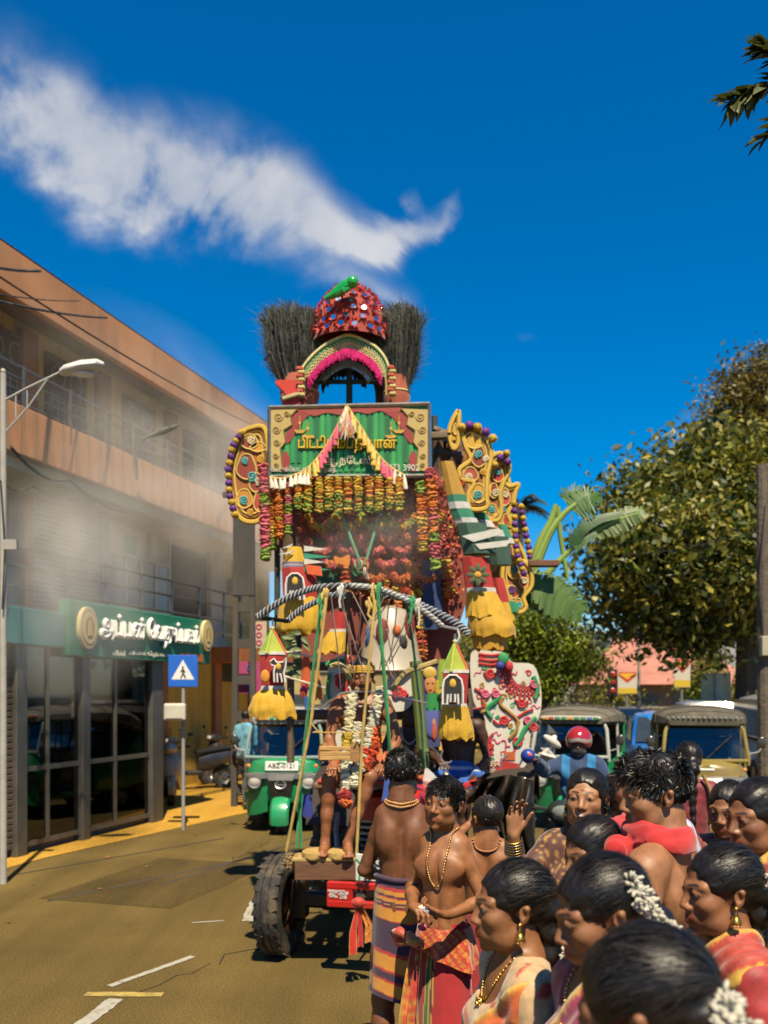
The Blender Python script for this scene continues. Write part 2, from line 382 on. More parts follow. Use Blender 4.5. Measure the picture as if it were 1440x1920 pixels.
 # cracks, a mended trench and litter on the asphalt, a kerb along the left shoulder
ck_=M('crack',rough=.95,var=.2,bump=0,col=(.022,.017,.010,1))
def crack(u0,v0,du,dv,n,seed):
 g=random.Random(seed);mb=MB();p=[(u0+du*i/n+g.uniform(-.12,.12),v0+dv*i/n+g.uniform(-.10,.10))for i in range(n+1)];vs=[]
 for u,v in p:w=g.uniform(.002,.007);vs+=[street(u,v-w,.0035),street(u,v+w,.0035)]
 mb.add(vs,[(2*i,2*i+1,2*i+3,2*i+2)for i in range(n)],(1,1,1,1));struct(part('road_crack',mb,ck_))
for k,a in enumerate(((5,-3.2,5,.8,34),(8,-4.6,6,-.5,34),(9.5,-2.2,4,.6,24))):crack(*a,k)
st_sheet('road_patch',7.2,9.4,-5.6,-4.2,.003,ground_mat('patch',(.042,.029,.010,1),(.082,.055,.017,1),(.03,.021,.008,1),.9));st_sheet('road_patch',12.5,19,-4.3,-3.7,.003,bpy.data.materials['patch'])
ltc=[(.45,.38,.25,1),(.30,.12,.03,1),(.10,.12,.03,1),(.5,.48,.44,1)]
for k in range(26):
 u,v=random.uniform(4.2,14),random.uniform(-6.6,-.6);mb=MB();a=random.uniform(0,6);s_=random.uniform(.02,.05);vs=[street(u+math.cos(a+t)*s_,v+math.sin(a+t)*s_*.6,.008+random.uniform(0,.012))for t in(0,1.4,3.0,4.5)]
 mb.add(vs,[(0,1,2,3)],random.choice(ltc));tag(part('litter',mb,matte()),'scrap of litter lying on the open road','litter','scraps of litter on the road')
 # worn tyre streaks along the road
tm_=M('tyre_streak',rough=.85,var=.3,vs=3,bump=.2,bs=80,col=(.05,.042,.03,1))
for(pa,pb,w)in(((90,1690),(560,1590),.05),((300,1660),(620,1560),.045),((30,1640),(420,1572),.04)):mark('tyre_streak',pa,pb,w,tm_,.0045)

# ------------------------------------------------------------------ three storey building on the left (own frame: x across the street, y along it)
B=thing('building','long three storey building with terracotta eaves and a railed upper balcony','building',(0,0,0),-ALPHA)
c_cream,c_terra,c_grey,c_yel=(.76,.55,.17,1),(.54,.25,.11,1),(.50,.47,.40,1),(.62,.36,.035,1)
wallm=M('plaster',rough=.9,var=.16,vs=1.6,bump=.3,bs=30,dirt=((.13,.09,.05,1),.75,1.6),streak=True)
V0,VB=-9.5,-8.3;UA,UB=3.0,21.0;UM=(UA+UB)/2;UL=UB-UA
def bx(mb,v0,v1,u0,u1,z0,z1,col,b=0):mb.box(((v0+v1)/2,(u0+u1)/2,(z0+z1)/2),(abs(v1-v0),abs(u1-u0),abs(z1-z0)),col,b=b)
mb=MB();bx(mb,V0-6,V0-.25,UA,UB,0,7.75,(.3,.27,.2,1));part('core',mb,wallm,B)
mb=MB();bx(mb,V0-.25,V0,UA,UB,0,2.95,c_yel);part('ground_floor_wall',mb,wallm,B)
mb=MB();bx(mb,V0-.25,V0,UA,UB,5.3,7.75,c_cream);part('top_floor_wall',mb,wallm,B)
mb=MB();bx(mb,V0-.25,V0,UA,UB,2.95,5.3,c_grey);part('first_floor_wall',mb,wallm,B)
# boards of the top storey: each its own piece, joints recessed
def pieces(name,n,mk,mat,parent):
 """n alike pieces sharing one mesh: mk(i) gives the location, the first call gives the mesh builder."""
 me=None
 for i in range(n):
  mbx,loc,sc=mk(i)
  if me is None:me=mesh_of(name,mbx.v,mbx.f,mbx.c,mat)
  o=lk(name,me,parent);o.location=loc;o.scale=sc
bw=.27;nb_=int(UL/bw)
bm_=MB();bm_.box((0,0,0),(.03,bw-.02,2.4),c_cream,b=.006)
pieces('wall_board',nb_,lambda i:(bm_,(V0+.012,UA+(i+.5)*bw,6.5),(1,1,1)),wallm,B)
fb_=MB();fb_.box((0,0,0),(.05,.29,.66),c_terra,b=.008)
nfb=int(UL/.3)
pieces('balcony_board',nfb,lambda i:(fb_,(VB+.03+random.uniform(-.004,.004),UA+(i+.5)*.3,5.48),(1,1,1)),wallm,B)
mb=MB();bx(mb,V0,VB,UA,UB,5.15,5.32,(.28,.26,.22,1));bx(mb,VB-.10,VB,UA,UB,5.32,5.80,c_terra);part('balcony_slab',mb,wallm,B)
mb=MB();bx(mb,V0,VB-.12,UA,UB,5.00,5.148,(.50,.46,.34,1));part('balcony_beam',mb,wallm,B)
mb=MB();bx(mb,VB-.02,VB+.10,UA,UB,7.18,7.82,c_terra,b=.01);part('fascia',mb,M('fascia_plaster',rough=.9,var=.2,vs=.9,bump=.3,bs=20,dirt=((.13,.06,.035,1),.75,1.3),streak=True),B)
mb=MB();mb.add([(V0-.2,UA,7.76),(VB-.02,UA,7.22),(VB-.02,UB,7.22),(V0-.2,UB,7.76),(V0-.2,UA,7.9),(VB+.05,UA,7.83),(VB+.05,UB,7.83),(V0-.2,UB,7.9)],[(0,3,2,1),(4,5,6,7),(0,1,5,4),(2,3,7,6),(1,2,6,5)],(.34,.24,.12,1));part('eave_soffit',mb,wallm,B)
mb=MB();mb.add([(VB+.1,UA,7.84),(VB+.1,UB,7.84),(V0-4,UB,8.6),(V0-4,UA,8.6)],[(0,1,2,3)],(.35,.15,.08,1));part('roof',mb,wallm,B)
# columns, doors with grilles, on the top storey
for px in(52,193,321,417,497):
 u=u_at(px,V0+.1);mb=MB();bx(mb,V0+.03,V0+.16,u-.17,u+.17,5.32,7.55,(.33,.125,.06,1),b=.01);part('column',mb,wallm,B)
dk=(.035,.03,.03,1)
for px in(8,123,260,368):
 u=u_at(px,V0+.05);w=.50
 mb=MB();bx(mb,V0+.03,V0+.05,u-w,u+w,5.32,7.34,(.09,.08,.07,1));d=part('door',mb,M('dark_door',rough=.5),B)
 mb=MB()
 for s in(-1,1):bx(mb,V0+.05,V0+.09,u+s*w-.04,u+s*w+.04,5.32,7.38,(.12,.08,.06,1))
 bx(mb,V0+.05,V0+.09,u-w-.04,u+w+.04,7.34,7.42,(.12,.08,.06,1));bx(mb,V0+.05,V0+.085,u-w+.04,u+w-.04,6.82,6.88,(.12,.08,.06,1));part('frame',mb,matte(),d)
 mb=MB()
 for k in range(6):x=u-w+.1+k*.16;mb.tube([(V0+.085,x,5.4),(V0+.085,x,6.82)],.014,(.30,.29,.27,1),5)
 for z in(5.9,6.3,6.7):mb.tube([(V0+.09,u-w+.04,z),(V0+.09,u+w-.04,z)],.012,(.30,.29,.27,1),5)
 Rm=Mx.Rotation(R(90),3,'Y')
 for s in(-1,1):mb.ring((V0+.085,u+s*.23,7.11),.17,.016,(.30,.29,.27,1),Rm,14,5)
 part('grille',mb,matte(),d)
 # upper balcony rails
c_rail=(.05,.06,.065,1)
for z in(5.86,6.02,6.18,6.34):
 mb=MB();mb.tube([(VB+.02,UA,z),(VB+.02,UB,z)],.022 if z>6.3 else .016,c_rail,6);part('balcony_rail',mb,paint(),B)
for px in(46,133,200,251,314,367,415,470):
 u=u_at(px,VB+.05);mb=MB();mb.tube([(VB+.035,u,5.55),(VB+.035,u,6.36)],.026,c_rail,6);part('rail_post',mb,paint(),B)
 # first floor: roller shutter, white window bay, dark opening, columns, round emblems
uA,uB=u_at(52,V0),u_at(189,V0)
mb=MB()
nsl=26
for k in range(nsl):z=3.0+k*2.0/nsl;mb.box((V0+.03,(uA+uB)/2,z+.035),(.03,uB-uA,2.0/nsl-.014),jit((.40,.39,.36,1),.06),b=.008)
stuff(part('shutter_slats',mb,M('shutter',rough=.6,var=.2,vs=2,dirt=(C('4a4034'),.5,1.5)),B))
for px in(47,192):mb=MB();u=u_at(px,V0);bx(mb,V0,V0+.08,u-.10,u+.10,2.95,5.0,(.42,.19,.08,1)if px<100 else(.42,.41,.38,1));part('shutter_frame',mb,wallm,B)
for k in range(9):
 u=u_at(-60,V0)+k*.27
 if u<u_at(38,V0):mb=MB();bx(mb,V0,V0+.03,u,u+.25,2.95,5.0,(.36,.33,.28,1),b=.006);part('panel',mb,wallm,B)
uA,uB=u_at(198,V0),u_at(312,V0)
mb=MB();bx(mb,V0,V0+.05,uA,uB,2.95,5.0,(.60,.60,.57,1));wb=part('window_bay',mb,wallm,B)
nw=4;ww=(uB-uA)/nw
for k in range(nw):
 o_=(k==1)
 mb=MB();bx(mb,V0+.052,V0+.062,uA+k*ww+.06,uA+(k+1)*ww-.05,3.55,4.45,(.02,.02,.02,1)if o_ else((.10,.16,.18,1)if k!=2 else(.05,.06,.05,1)))
 part('pane',mb,M('pane_glass',rough=.12,var=.3,vs=2,bump=0,spec=.8),wb)
mb=MB()
for k in range(nw+1):bx(mb,V0+.05,V0+.085,uA+k*ww-.03,uA+k*ww+.03,2.95,5.0 if k in(0,nw)else 4.5,(.55,.55,.52,1))
for z in(3.5,4.48):bx(mb,V0+.05,V0+.083,uA,uB,z-.03,z+.03,(.55,.55,.52,1))
part('window_frame',mb,matte(),wb)
mb=MB();bx(mb,V0+.05,V0+.056,uA+ww*1.0,uA+ww*1.75,4.52,4.86,(.08,.34,.26,1));part('notice',mb,print_(),wb)
uA,uB=u_at(318,V0),u_at(386,V0)
mb=MB();bx(mb,V0,V0+.02,uA,uB,3.0,4.95,(.022,.02,.018,1));part('opening',mb,matte(),B)
mb=MB();bx(mb,V0,V0+.12,uB,uB+.75,2.95,5.0,(.42,.40,.36,1));part('pier',mb,wallm,B)
mb=MB();bx(mb,V0,V0+.06,uB+.76,UB,2.95,5.0,(.52,.40,.14,1));part('yellow_wall_panel',mb,wallm,B)
for px,py,r in((441,1064,.20),(441,1090,.17),(443,1110,.2),(430,1098,.16),(452,1085,.15)):
 u=u_at(px,V0+.07);z=z_at(px,py,V0+.07);mb=MB();mb.prism([(math.cos(t)*r,math.sin(t)*r)for t in np.linspace(0,2*math.pi,16,endpoint=False)],-.02,.0,(.11,.07,.03,1),Mx.Translation((V0+.06,u,z))@Mx.Rotation(R(90),4,'Z'));part('round_emblem',mb,matte(),B)
 # ground floor piers and doors in the yellow wall
for px in(300,403,470):
 u=u_at(px,V0);mb=MB();bx(mb,V0,V0+.10,u-.16,u+.16,0,2.93,(.40,.15,.05,1),b=.01);part('ground_floor_column',mb,wallm,B)
mb=MB();bx(mb,V0,V0+.05,u_at(410,V0),u_at(440,V0),2.2,2.6,(.03,.03,.02,1));part('vent',mb,matte(),B)
mb=MB();bx(mb,V0,V0+.7,u_at(396,V0),UB,2.62,2.95,(.52,.17,.04,1));part('orange_canopy',mb,wallm,B)

# ------------------------------------------------------------------ bakery shop, standing out from the building
S=thing('bakery','glass fronted bakery with steel frames jutting out below the green sign','shop',(0,0,0),-ALPHA)
VS=-7.29;u0,u1,uE=4.0,u_at(150,VS),u_at(290,VS)
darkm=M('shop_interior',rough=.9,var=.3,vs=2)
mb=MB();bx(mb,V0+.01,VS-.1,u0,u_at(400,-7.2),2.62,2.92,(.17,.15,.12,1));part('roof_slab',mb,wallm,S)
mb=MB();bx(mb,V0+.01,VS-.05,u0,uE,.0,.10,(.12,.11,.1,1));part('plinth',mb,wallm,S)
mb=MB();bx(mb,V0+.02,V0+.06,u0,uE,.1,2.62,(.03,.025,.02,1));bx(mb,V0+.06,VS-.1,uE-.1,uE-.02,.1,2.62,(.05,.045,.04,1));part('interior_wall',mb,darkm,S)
mb=MB();bx(mb,-8.5,-8.0,u0+1.5,uE-.4,.1,1.05,(.05,.03,.02,1),b=.02);bx(mb,-8.52,-7.98,u0+1.5,uE-.4,1.06,1.1,(.30,.22,.12,1));part('counter',mb,wood(),S)
mb=MB()
for z in(.6,1.1,1.6,2.1):bx(mb,V0+.06,V0+.4,u0+.5,uE-.3,z,z+.03,(.25,.2,.13,1))
part('shelf',mb,wood(),S)
ul=u_at(26,VS)
mb=MB()
for k in range(34):
 z=.1+k*.074;mb.box((VS,(u0+ul)/2,z+.03),(.03,ul-u0,.066),jit((.12,.085,.055,1),.1),b=.01)
stuff(part('shutter_slats',mb,M('shop_shutter',rough=.5,var=.2,vs=2,dirt=(C('2a2018'),.6,1.5)),S))
gm=glass_mat('shop_glass',(.30,.28,.26,1),.06)
stm=M('steel_frame',rough=.45,metal=.6,var=.2,vs=4)
edges=[ul+.12,u_at(88,VS),u1+.05,u_at(215,VS),uE-.12]
for a,b in zip(edges[:-1],edges[1:]):
 mb=MB();bx(mb,VS-.012,VS,a+.03,b-.03,.14,2.58,(1,)*4);part('window_pane',mb,gm,S)
for u,w in((ul+.06,.1),(edges[2],.09),(uE-.02,.16)):
 mb=MB();bx(mb,VS-.06,VS+.07,u-w,u+w,.0,2.62,(.17,.16,.14,1),b=.012);part('frame_post',mb,stm,S)
for u in(edges[1],edges[3]):
 mb=MB();bx(mb,VS-.03,VS+.025,u-.022,u+.022,.12,2.6,(.2,.18,.15,1));part('mullion',mb,stm,S)
for z in(.12,1.02,2.58):
 mb=MB();bx(mb,VS-.035,VS+.02,ul+.16,uE-.18,z-.03,z+.03,(.2,.18,.15,1));part('transom',mb,stm,S)
mb=MB();bx(mb,VS-.6,VS-.02,uE-.04,uE,.12,2.6,(1,)*4);part('window_pane',mb,gm,S)
# goods behind the glass
for k in range(12):
 u=u0+2+k*.52;mb=MB();mb.lathe([(.0,0),(.11,0),(.12,.12),(.10,.2),(.06,.26),(0,.27)],(-8.25,u,1.105),10,jit((.45,.25,.1,1),.4));part('bread_loaf',mb,matte(),S)
 # lower railing on the bakery's roof
rl=thing('terrace_railing','black steel railing along the bakery roof above the green sign','railing',(0,0,0),-ALPHA)
VR=-7.45;ua,ub=u0,u_at(460,VR)
for z in(2.98,3.22,3.48,3.72):
 mb=MB();mb.tube([(VR,ua,z),(VR,ub,z)],.02,c_rail,6);part('rail',mb,paint(),rl)
for px in(0,127,200,265,322,374,420,452):
 u=u_at(px,VR);mb=MB();mb.tube([(VR,u,2.92),(VR,u,3.74)],.024,c_rail,6);part('post',mb,paint(),rl)
 # ------------------------------------------------------------------ the green bakery sign
VG=-7.10;ga,gb=u_at(129,VG),u_at(394,VG)
gs=thing('shop_sign','long dark green signboard with raised white Tamil letters and round crest','sign',(0,0,0),-ALPHA)
gz0,gz1=z_at(129,1229,VG),z_at(129,1123,VG)
gcol=(.008,.19,.105,1);gml=M('sign_face',rough=.45,var=.12,vs=1.5,bump=.05)
mb=MB();bx(mb,VG-.16,VG,ga,gb,gz0,gz1,gcol,b=.012);part('board',mb,gml,gs)
gh=gz1-gz0;gw=gb-ga
def on_sign(u,z,off=.0):return Mx.Translation((VG+off,u,z))@Mx.Rotation(R(90),4,'Z')
def gp(px,py):return u_at(px,VG),z_at(px,py,VG)
def letters(txt,px0,px1,py,hgt,col,depth,parent,bold=.0,name='lettering',mat=None):
 ua_,z=gp(px0,py);ub_,_=gp(px1,py);z=z_at((px0+px1)/2,py,VG)
 t=text_mb(txt,hgt,depth,col,'CENTER',0,stroke=bold*.72);xs=[q[0]for q in t.v];k=(ub_-ua_)/(max(xs)-min(xs));mid=(max(xs)+min(xs))/2
 t.v=[((q[0]-mid)*k,q[1],q[2])for q in t.v]
 place_text(t,on_sign((ua_+ub_)/2,z,depth/2+.002));return part(name,t,mat or matte(),parent,smooth=20)
letters('அப்பன்',182,268,1179,gh*.50,(.85,.84,.78,1),.07,gs,.045)
letters('ெவதுப்பகம்',272,368,1189,gh*.48,(.85,.84,.78,1),.07,gs,.042)
letters('அப்பன் விற்பனை',240,318,1226,gh*.11,(.6,.6,.52,1),.012,gs,.004,'small_lettering')
letters('அ அ அ அ',211,233,1223,gh*.16,(.6,.62,.55,1),.012,gs,.006,'small_lettering')
def badge(px,py,rw,rh,name):
 u,z=gp(px,py);T=on_sign(u,z,.03)
 el=lambda a,b:[(math.cos(t)*a,math.sin(t)*b)for t in np.linspace(0,2*math.pi,28,endpoint=False)]
 mb=MB();mb.prism(el(rw,rh),-.03,.03,(.62,.50,.24,1),T);o=part(name,mb,matte(),gs)
 mb=MB();mb.prism(el(rw*.84,rh*.84),-.036,-.03,(.30,.20,.06,1),T);mb.prism(el(rw*.78,rh*.78),-.040,-.036,(.66,.54,.26,1),T);part('ring',mb,matte(),o)
 mb=MB();mb.prism(el(rw*.50,rh*.52),-.044,-.040,(.32,.17,.05,1),T);mb.prism([(-rw*.3,-rh*.4),(rw*.3,-rh*.4),(rw*.2,0),(rw*.12,rh*.38),(-rw*.12,rh*.38),(-rw*.2,0)],-.05,-.044,(.60,.44,.16,1),T);part('emblem',mb,matte(),o)
badge(160,1177,.19,.27,'crest');badge(384,1192,.17,.25,'crest')
ua_,z=gp(336,1222);ub_,_=gp(380,1222);mb=MB();bx(mb,VG,VG+.012,ua_,ub_,gz0+.03,gz0+.15,(.55,.16,.02,1));part('orange_strip',mb,print_(),gs)
# teal fascia left of the sign
ts=thing('teal_fascia','plain teal fascia board to the left of the green sign','sign',(0,0,0),-ALPHA)
mb=MB();bx(mb,VG-.3,VG-.04,u0,ga-.02,gz0+.10,gz0+.53,(.02,.20,.20,1),b=.01);part('board',mb,gml,ts)

# ------------------------------------------------------------------ far buildings and background
def far_building(name,label,loc,rz,w,d,h,col,roof=None,rows=1,cols=5,wcol=(.05,.06,.07,1),roof_h=0):
 t=thing(name,label,'building',loc,rz)
 mb=MB();mb.box((0,d/2,h/2),(w,d,h),col);part('wall',mb,wallm,t)
 for r_ in range(rows):
  for c_ in range(cols):
   x=-w/2+(c_+.5)*w/cols;z=h*(r_+.5)/rows
   mb=MB();mb.box((x,-.02,z),(w/cols*.62,.06,h/rows*.5),wcol);wn=part('window',mb,M('far_window',rough=.2,var=.2,vs=1,bump=0),t)
   mb=MB();mb.box((x,-.06,z-h/rows*.27),(w/cols*.7,.1,.08),(.4,.38,.33,1));part('sill',mb,matte(),wn)
 if roof:
  mb=MB();o=.8
  mb.add([(-w/2-o,-o,h),(w/2+o,-o,h),(w/2+o,d+o,h),(-w/2-o,d+o,h),(-w/4,d/2,h+roof_h),(w/4,d/2,h+roof_h)],[(0,1,5,4),(1,2,5),(2,3,4,5),(3,0,4),(3,2,1,0)],roof);part('roof',mb,M('tile_roof',rough=.85,var=.25,vs=.8,bump=.5,bs=12),t)
 else:
  mb=MB();mb.box((0,d/2,h+.12),(w+.5,d+.5,.24),(col[0]*.8,col[1]*.8,col[2]*.8,1));part('parapet',mb,wallm,t)
 return t
far_building('house','low house with salmon pink hipped roof beyond the parked three wheelers',(18.0,58,0),-6,9.5,9,2.5,(.30,.18,.10,1),(.42,.17,.12,1),1,4,roof_h=3.2)
far_building('office_block','long grey concrete block with banded windows behind the pink roof',(17.5,82,0),0,20,12,7.3,(.30,.29,.26,1),None,3,9)
far_building('warehouse','plain pale grey walled building behind the white sign backs',(30,74,0),8,12,12,6.4,(.34,.35,.35,1),None,2,3,wcol=(.22,.23,.24,1))
far_building('yellow_house','yellow walled house half hidden behind the seated devotee',(-1.5,46,0),-17,9,8,5,(.46,.36,.14,1),(.30,.13,.08,1),2,4,roof_h=2.0)
bw_=thing('boundary_wall','low pale boundary wall under the bright green tree','wall',(11.5,44,0),-6)
mb=MB();mb.box((0,0,.6),(13,.25,1.2),(.34,.30,.23,1));part('wall',mb,wallm,bw_)
mb=MB();mb.box((0,0,1.24),(13.1,.35,.08),(.3,.27,.2,1));part('coping',mb,wallm,bw_)

# ------------------------------------------------------------------ foliage
def leaves_np(cs,size,cols,up=.3,wide=.42,seed=0):
 g=np.random.default_rng(seed);n=len(cs)
 d=g.normal(size=(n,3));d[:,2]-=.35;d/=np.linalg.norm(d,axis=1)[:,None]
 nn=g.normal(size=(n,3));nn[:,2]+=up*3;nn-=d*(nn*d).sum(1)[:,None];nn/=np.linalg.norm(nn,axis=1)[:,None]+1e-9
 s=np.cross(d,nn);L=(size*g.uniform(.6,1.25,n))[:,None];w=L*wide
 a=cs-d*L*.5;b=cs+s*w*.5-nn*L*.06;c=cs+d*L*.5;e=cs-s*w*.5-nn*L*.06
 vs=np.stack([a,b,c,e],1).reshape(-1,3);fs=np.arange(4*n).reshape(n,4)
 cl=np.repeat(cols,4,axis=0);return vs,fs,cl
def tree(name,label,base,height,trunk_r,blobs,n,size,palette,seed,group=None,lean=(0,0),sparse=1.0):
 """blobs: [(centre offset, radii)], leaves sit on clumps spread over the blobs."""
 g=np.random.default_rng(seed);t=thing(name,label,'tree',base,0,group)
 mb=MB();top=V((lean[0],lean[1],height*.5))
 mb.tube([(0,0,-.05),(lean[0]*.2,lean[1]*.2,height*.15),(lean[0]*.6,lean[1]*.6,height*.33),top],[trunk_r*1.4,trunk_r,trunk_r*.85,trunk_r*.6],(.10,.075,.05,1),9)
 for c,r in blobs:
  e=V(c);m1=top.lerp(e,.5)+V((0,0,-.2*r[2]));mb.tube([V((lean[0]*.6,lean[1]*.6,height*.33)),m1,e],[trunk_r*.45,trunk_r*.28,trunk_r*.08],(.10,.075,.05,1),6)
  for k in range(4):
   q=e+V([g.normal()*r[i]*.55 for i in range(3)]);mb.tube([m1.lerp(e,.4),(m1.lerp(e,.4)+q)/2+V((0,0,.1)),q],[trunk_r*.16,trunk_r*.1,trunk_r*.03],(.10,.075,.05,1),5)
 part('trunk',mb,M('bark',rough=.95,var=.35,vs=8,bump=.8,bs=22,bd=.02),t)
 tot=sum(r[0]*r[1]*r[2]for _,r in blobs);P_=[];Cc=[]
 pal=np.array(palette)
 for c,r in blobs:
  nn=int(n*(r[0]*r[1]*r[2])**.75/sum((q[0]*q[1]*q[2])**.75 for _,q in blobs));ncl=max(10,nn//38)
  d=g.normal(size=(ncl,3));d/=np.linalg.norm(d,axis=1)[:,None]
  rad=(g.uniform(.25,1.0,ncl)**.5)[:,None]*(1+.12*g.normal(size=(ncl,1)))
  cc=np.array(c)+d*rad*np.array(r);k=g.integers(0,ncl,nn)
  cs_=size*g.uniform(1.2,3.0,ncl)[k][:,None]*sparse
  P_.append(cc[k]+np.clip(g.normal(size=(nn,3)),-1.5,1.5)*cs_*np.array([1,1,.62]))
  ci=g.integers(0,len(pal),ncl)[k];cl=pal[ci]*(g.uniform(.7,1.25,ncl)[k][:,None])*g.uniform(.8,1.2,(nn,1));Cc.append(cl)
 P_=np.concatenate(P_);Cc=np.concatenate(Cc);Cc=np.concatenate([Cc,np.ones((len(Cc),1))],1)
 vs,fs,cl=leaves_np(P_,size,Cc,seed=seed+1)
 lk('crown',mesh_of('crown',vs,fs,cl,leaf(),None),t);return t
PD=[(.075,.105,.012),(.13,.15,.018),(.25,.23,.026),(.04,.06,.010),(.36,.31,.045)]  # the yellowest tones put sunlit highlights into the leaf colour
PL=[(.15,.22,.012),(.21,.27,.015),(.10,.16,.01),(.27,.30,.02)]
PO=[(.19,.14,.015),(.25,.165,.018),(.14,.12,.015),(.10,.095,.015)]
# great mango tree at the right, Y about 24
def tb(px,py,rx,ry,Y,base,dy=0):q=P(px,py,Y+dy)-V(base);k=Y/F;return(tuple(q),(rx*k,rx*k*.9,ry*k))
bs_=P(1405,1430,24);bs_.z=0
MG=[(1215,960,75,80,0),(1300,900,100,85,1),(1390,930,110,110,0),(1180,1060,75,75,-1),(1270,1040,105,95,-1.5),(1370,1070,110,105,-1),(1225,1140,95,58,0),(1330,1150,85,55,.5),(1440,1030,100,150,1),(1275,1190,55,32,-.5),(1500,950,110,140,2),(1330,1185,42,38,0)]
tree('mango_tree','great dark leaved tree filling the right side above the parked cars',bs_,10,.38,[tb(a,b,c,d,24,bs_,e)for a,b,c,d,e in MG],46000,.27,PD,3)
bs_=P(1475,1420,29);bs_.z=0
tree('tall_tree','taller golden leaved tree rising behind the great dark leaved one',bs_,12,.35,[tb(a,b,c,d,29,bs_)for a,b,c,d in((1395,770,70,80),(1450,740,80,90),(1340,830,45,45),(1440,850,100,90),(1530,800,90,120))],26000,.2,PO,5)
bs_=P(1020,1400,30);bs_.z=0
tree('bright_tree','small bright green tree left of the traffic light',bs_,4.5,.14,[tb(a,b,c,d,30,bs_)for a,b,c,d in((1075,1225,58,48),(1010,1200,75,70),(960,1190,65,60),(1040,1275,60,32),(985,1270,60,40),(1110,1240,30,30))],21000,.17,PL,8)
bs_=P(1310,1400,46);bs_.z=0
tree('roadside_tree','little leafy tree between the poster and the white sign backs',bs_,4.5,.12,[tb(a,b,c,d,46,bs_)for a,b,c,d in((1318,1250,34,36),(1300,1290,26,30),(1335,1290,24,30))],4500,.2,[PL[0],PD[1],PD[2]],12)
bs_=P(1400,1400,40);bs_.z=0
tree('shrubby_tree','low yellowish shrubby tree at the right behind the white sign backs',bs_,3,.1,[tb(a,b,c,d,40,bs_)for a,b,c,d in((1400,1310,45,30),(1440,1290,45,50),(1380,1330,35,18))],5500,.2,[PD[2],PO[0],PL[0]],13)
bs_=P(900,1400,40);bs_.z=0
tree('backdrop_tree','dark tree standing behind the float on the far roadside',bs_,5,.2,[tb(a,b,c,d,40,bs_)for a,b,c,d in((930,1230,60,70),(880,1260,60,60),(820,1270,60,55),(1000,1300,70,35),(1150,1310,40,25))],11000,.22,PD,14)
def frond(mb,base,tip,droop,w,n=16,col=(.05,.07,.015,1)):
 base,tip=V(base),V(tip);pts=[]
 for i in range(n+1):
  s=i/n;q=base.lerp(tip,s);q.z+=droop*(4*s*(1-s))*.5-droop*s*s;pts.append(q)
 mb.tube(pts,[.025*(1-.8*i/n)+.004 for i in range(n+1)],col,5)
 for i in range(1,n+1):
  t=(pts[min(i+1,n)]-pts[i-1]).normalized();sd=t.cross(V((0,0,1))).normalized();L=w*math.sin(math.pi*min(1,.15+i/n*.85))+.05
  for sg in(-1,1):
   for h in(0,.5):
    q=pts[i-1].lerp(pts[i],h);e=q+sd*sg*L+t*L*.5-V((0,0,L*random.uniform(.3,.7)));nn=t*.035
    mb.add([q-nn,q+nn,e],[(0,1,2)],jit(col,.3))
def palm(label,base,h,n,L,seed,col):
 random.seed(seed);t=thing('palm_tree',label,'tree',base)
 mb=MB();mb.tube([(0,0,0),(.1,0,h*.5),(0,0,h)],[.16,.12,.1],(.12,.10,.07,1),8);part('trunk',mb,M('bark'),t)
 for k in range(n):
  a=2*math.pi*k/n+random.uniform(-.2,.2);el=random.uniform(-.1,1.1);mb=MB()
  frond(mb,(0,0,h),(math.cos(a)*L*math.cos(el*.7),math.sin(a)*L*math.cos(el*.7),h+L*math.sin(el)*.7),L*.35,L*.24,col=col);part('frond',mb,leaf(),t)
b_=P(455,780,34);b_.z=0
palm('pale palm showing over the end of the terracotta roof',b_,11.3,13,1.5,3,(.20,.18,.07,1))
b_=P(975,950,34);b_.z=0
palm('dark palm peeping out behind the right wing of the float',b_,8.8,12,1.3,4,(.05,.06,.03,1))
random.seed(11)
# branch hanging into the top right corner
br=thing('leafy_branch','branch of pointed dark leaves hanging into the top right sky','branch',P(1460,170,4.4))
mb=MB();w_=[P(1640,60,4.6),P(1500,140,4.45),P(1420,165,4.4),P(1365,195,4.35)];mb.tube(w_,[.02,.012,.008,.004],(.06,.05,.03,1),6)
w2=[P(1500,140,4.45),P(1450,110,4.4),P(1425,95,4.4)];mb.tube(w2,[.01,.007,.003],(.06,.05,.03,1),6)
w3=[P(1540,160,4.45),P(1470,220,4.4),P(1436,262,4.4)];mb.tube(w3,[.01,.007,.003],(.06,.05,.03,1),6);part('twig',mb,M('bark'),br,world=True)
def big_leaf(a,d,L,w,nrm,col):
 d=d.normalized();s=d.cross(nrm).normalized();n2=s.cross(d);mb=MB();vs=[];N=5
 for i in range(N+1):
  x=i/N;ww=w*math.sin(math.pi*x**.8)*.5;c=a+d*L*x-n2*L*.18*x*x
  vs+=[c-s*ww+n2*ww*.35,c,c+s*ww+n2*ww*.35]
 fs=[]
 for i in range(N):
  for k in range(2):fs.append((3*i+k,3*i+k+1,3*i+4+k,3*i+3+k))
 return mb.add(vs,fs,col)
for pts,n in((w_,60),(w2,44),(w3,22)):
 for k in range(n):
  s=(.35+.65*k/n)*(len(pts)-1);i=min(int(s),len(pts)-2);q=pts[i].lerp(pts[i+1],s-i)
  d=(pts[-1]-pts[0]).normalized()+V((random.uniform(-1.2,.9),random.uniform(-.8,.8),random.uniform(-.9,1.0)))
  part('leaf',big_leaf(q,d,random.uniform(.085,.14),.050,V((random.uniform(-.6,.6),-.4,1)),jit((.075,.085,.015,1),.4)),leaf(),br,world=True,smooth=180)

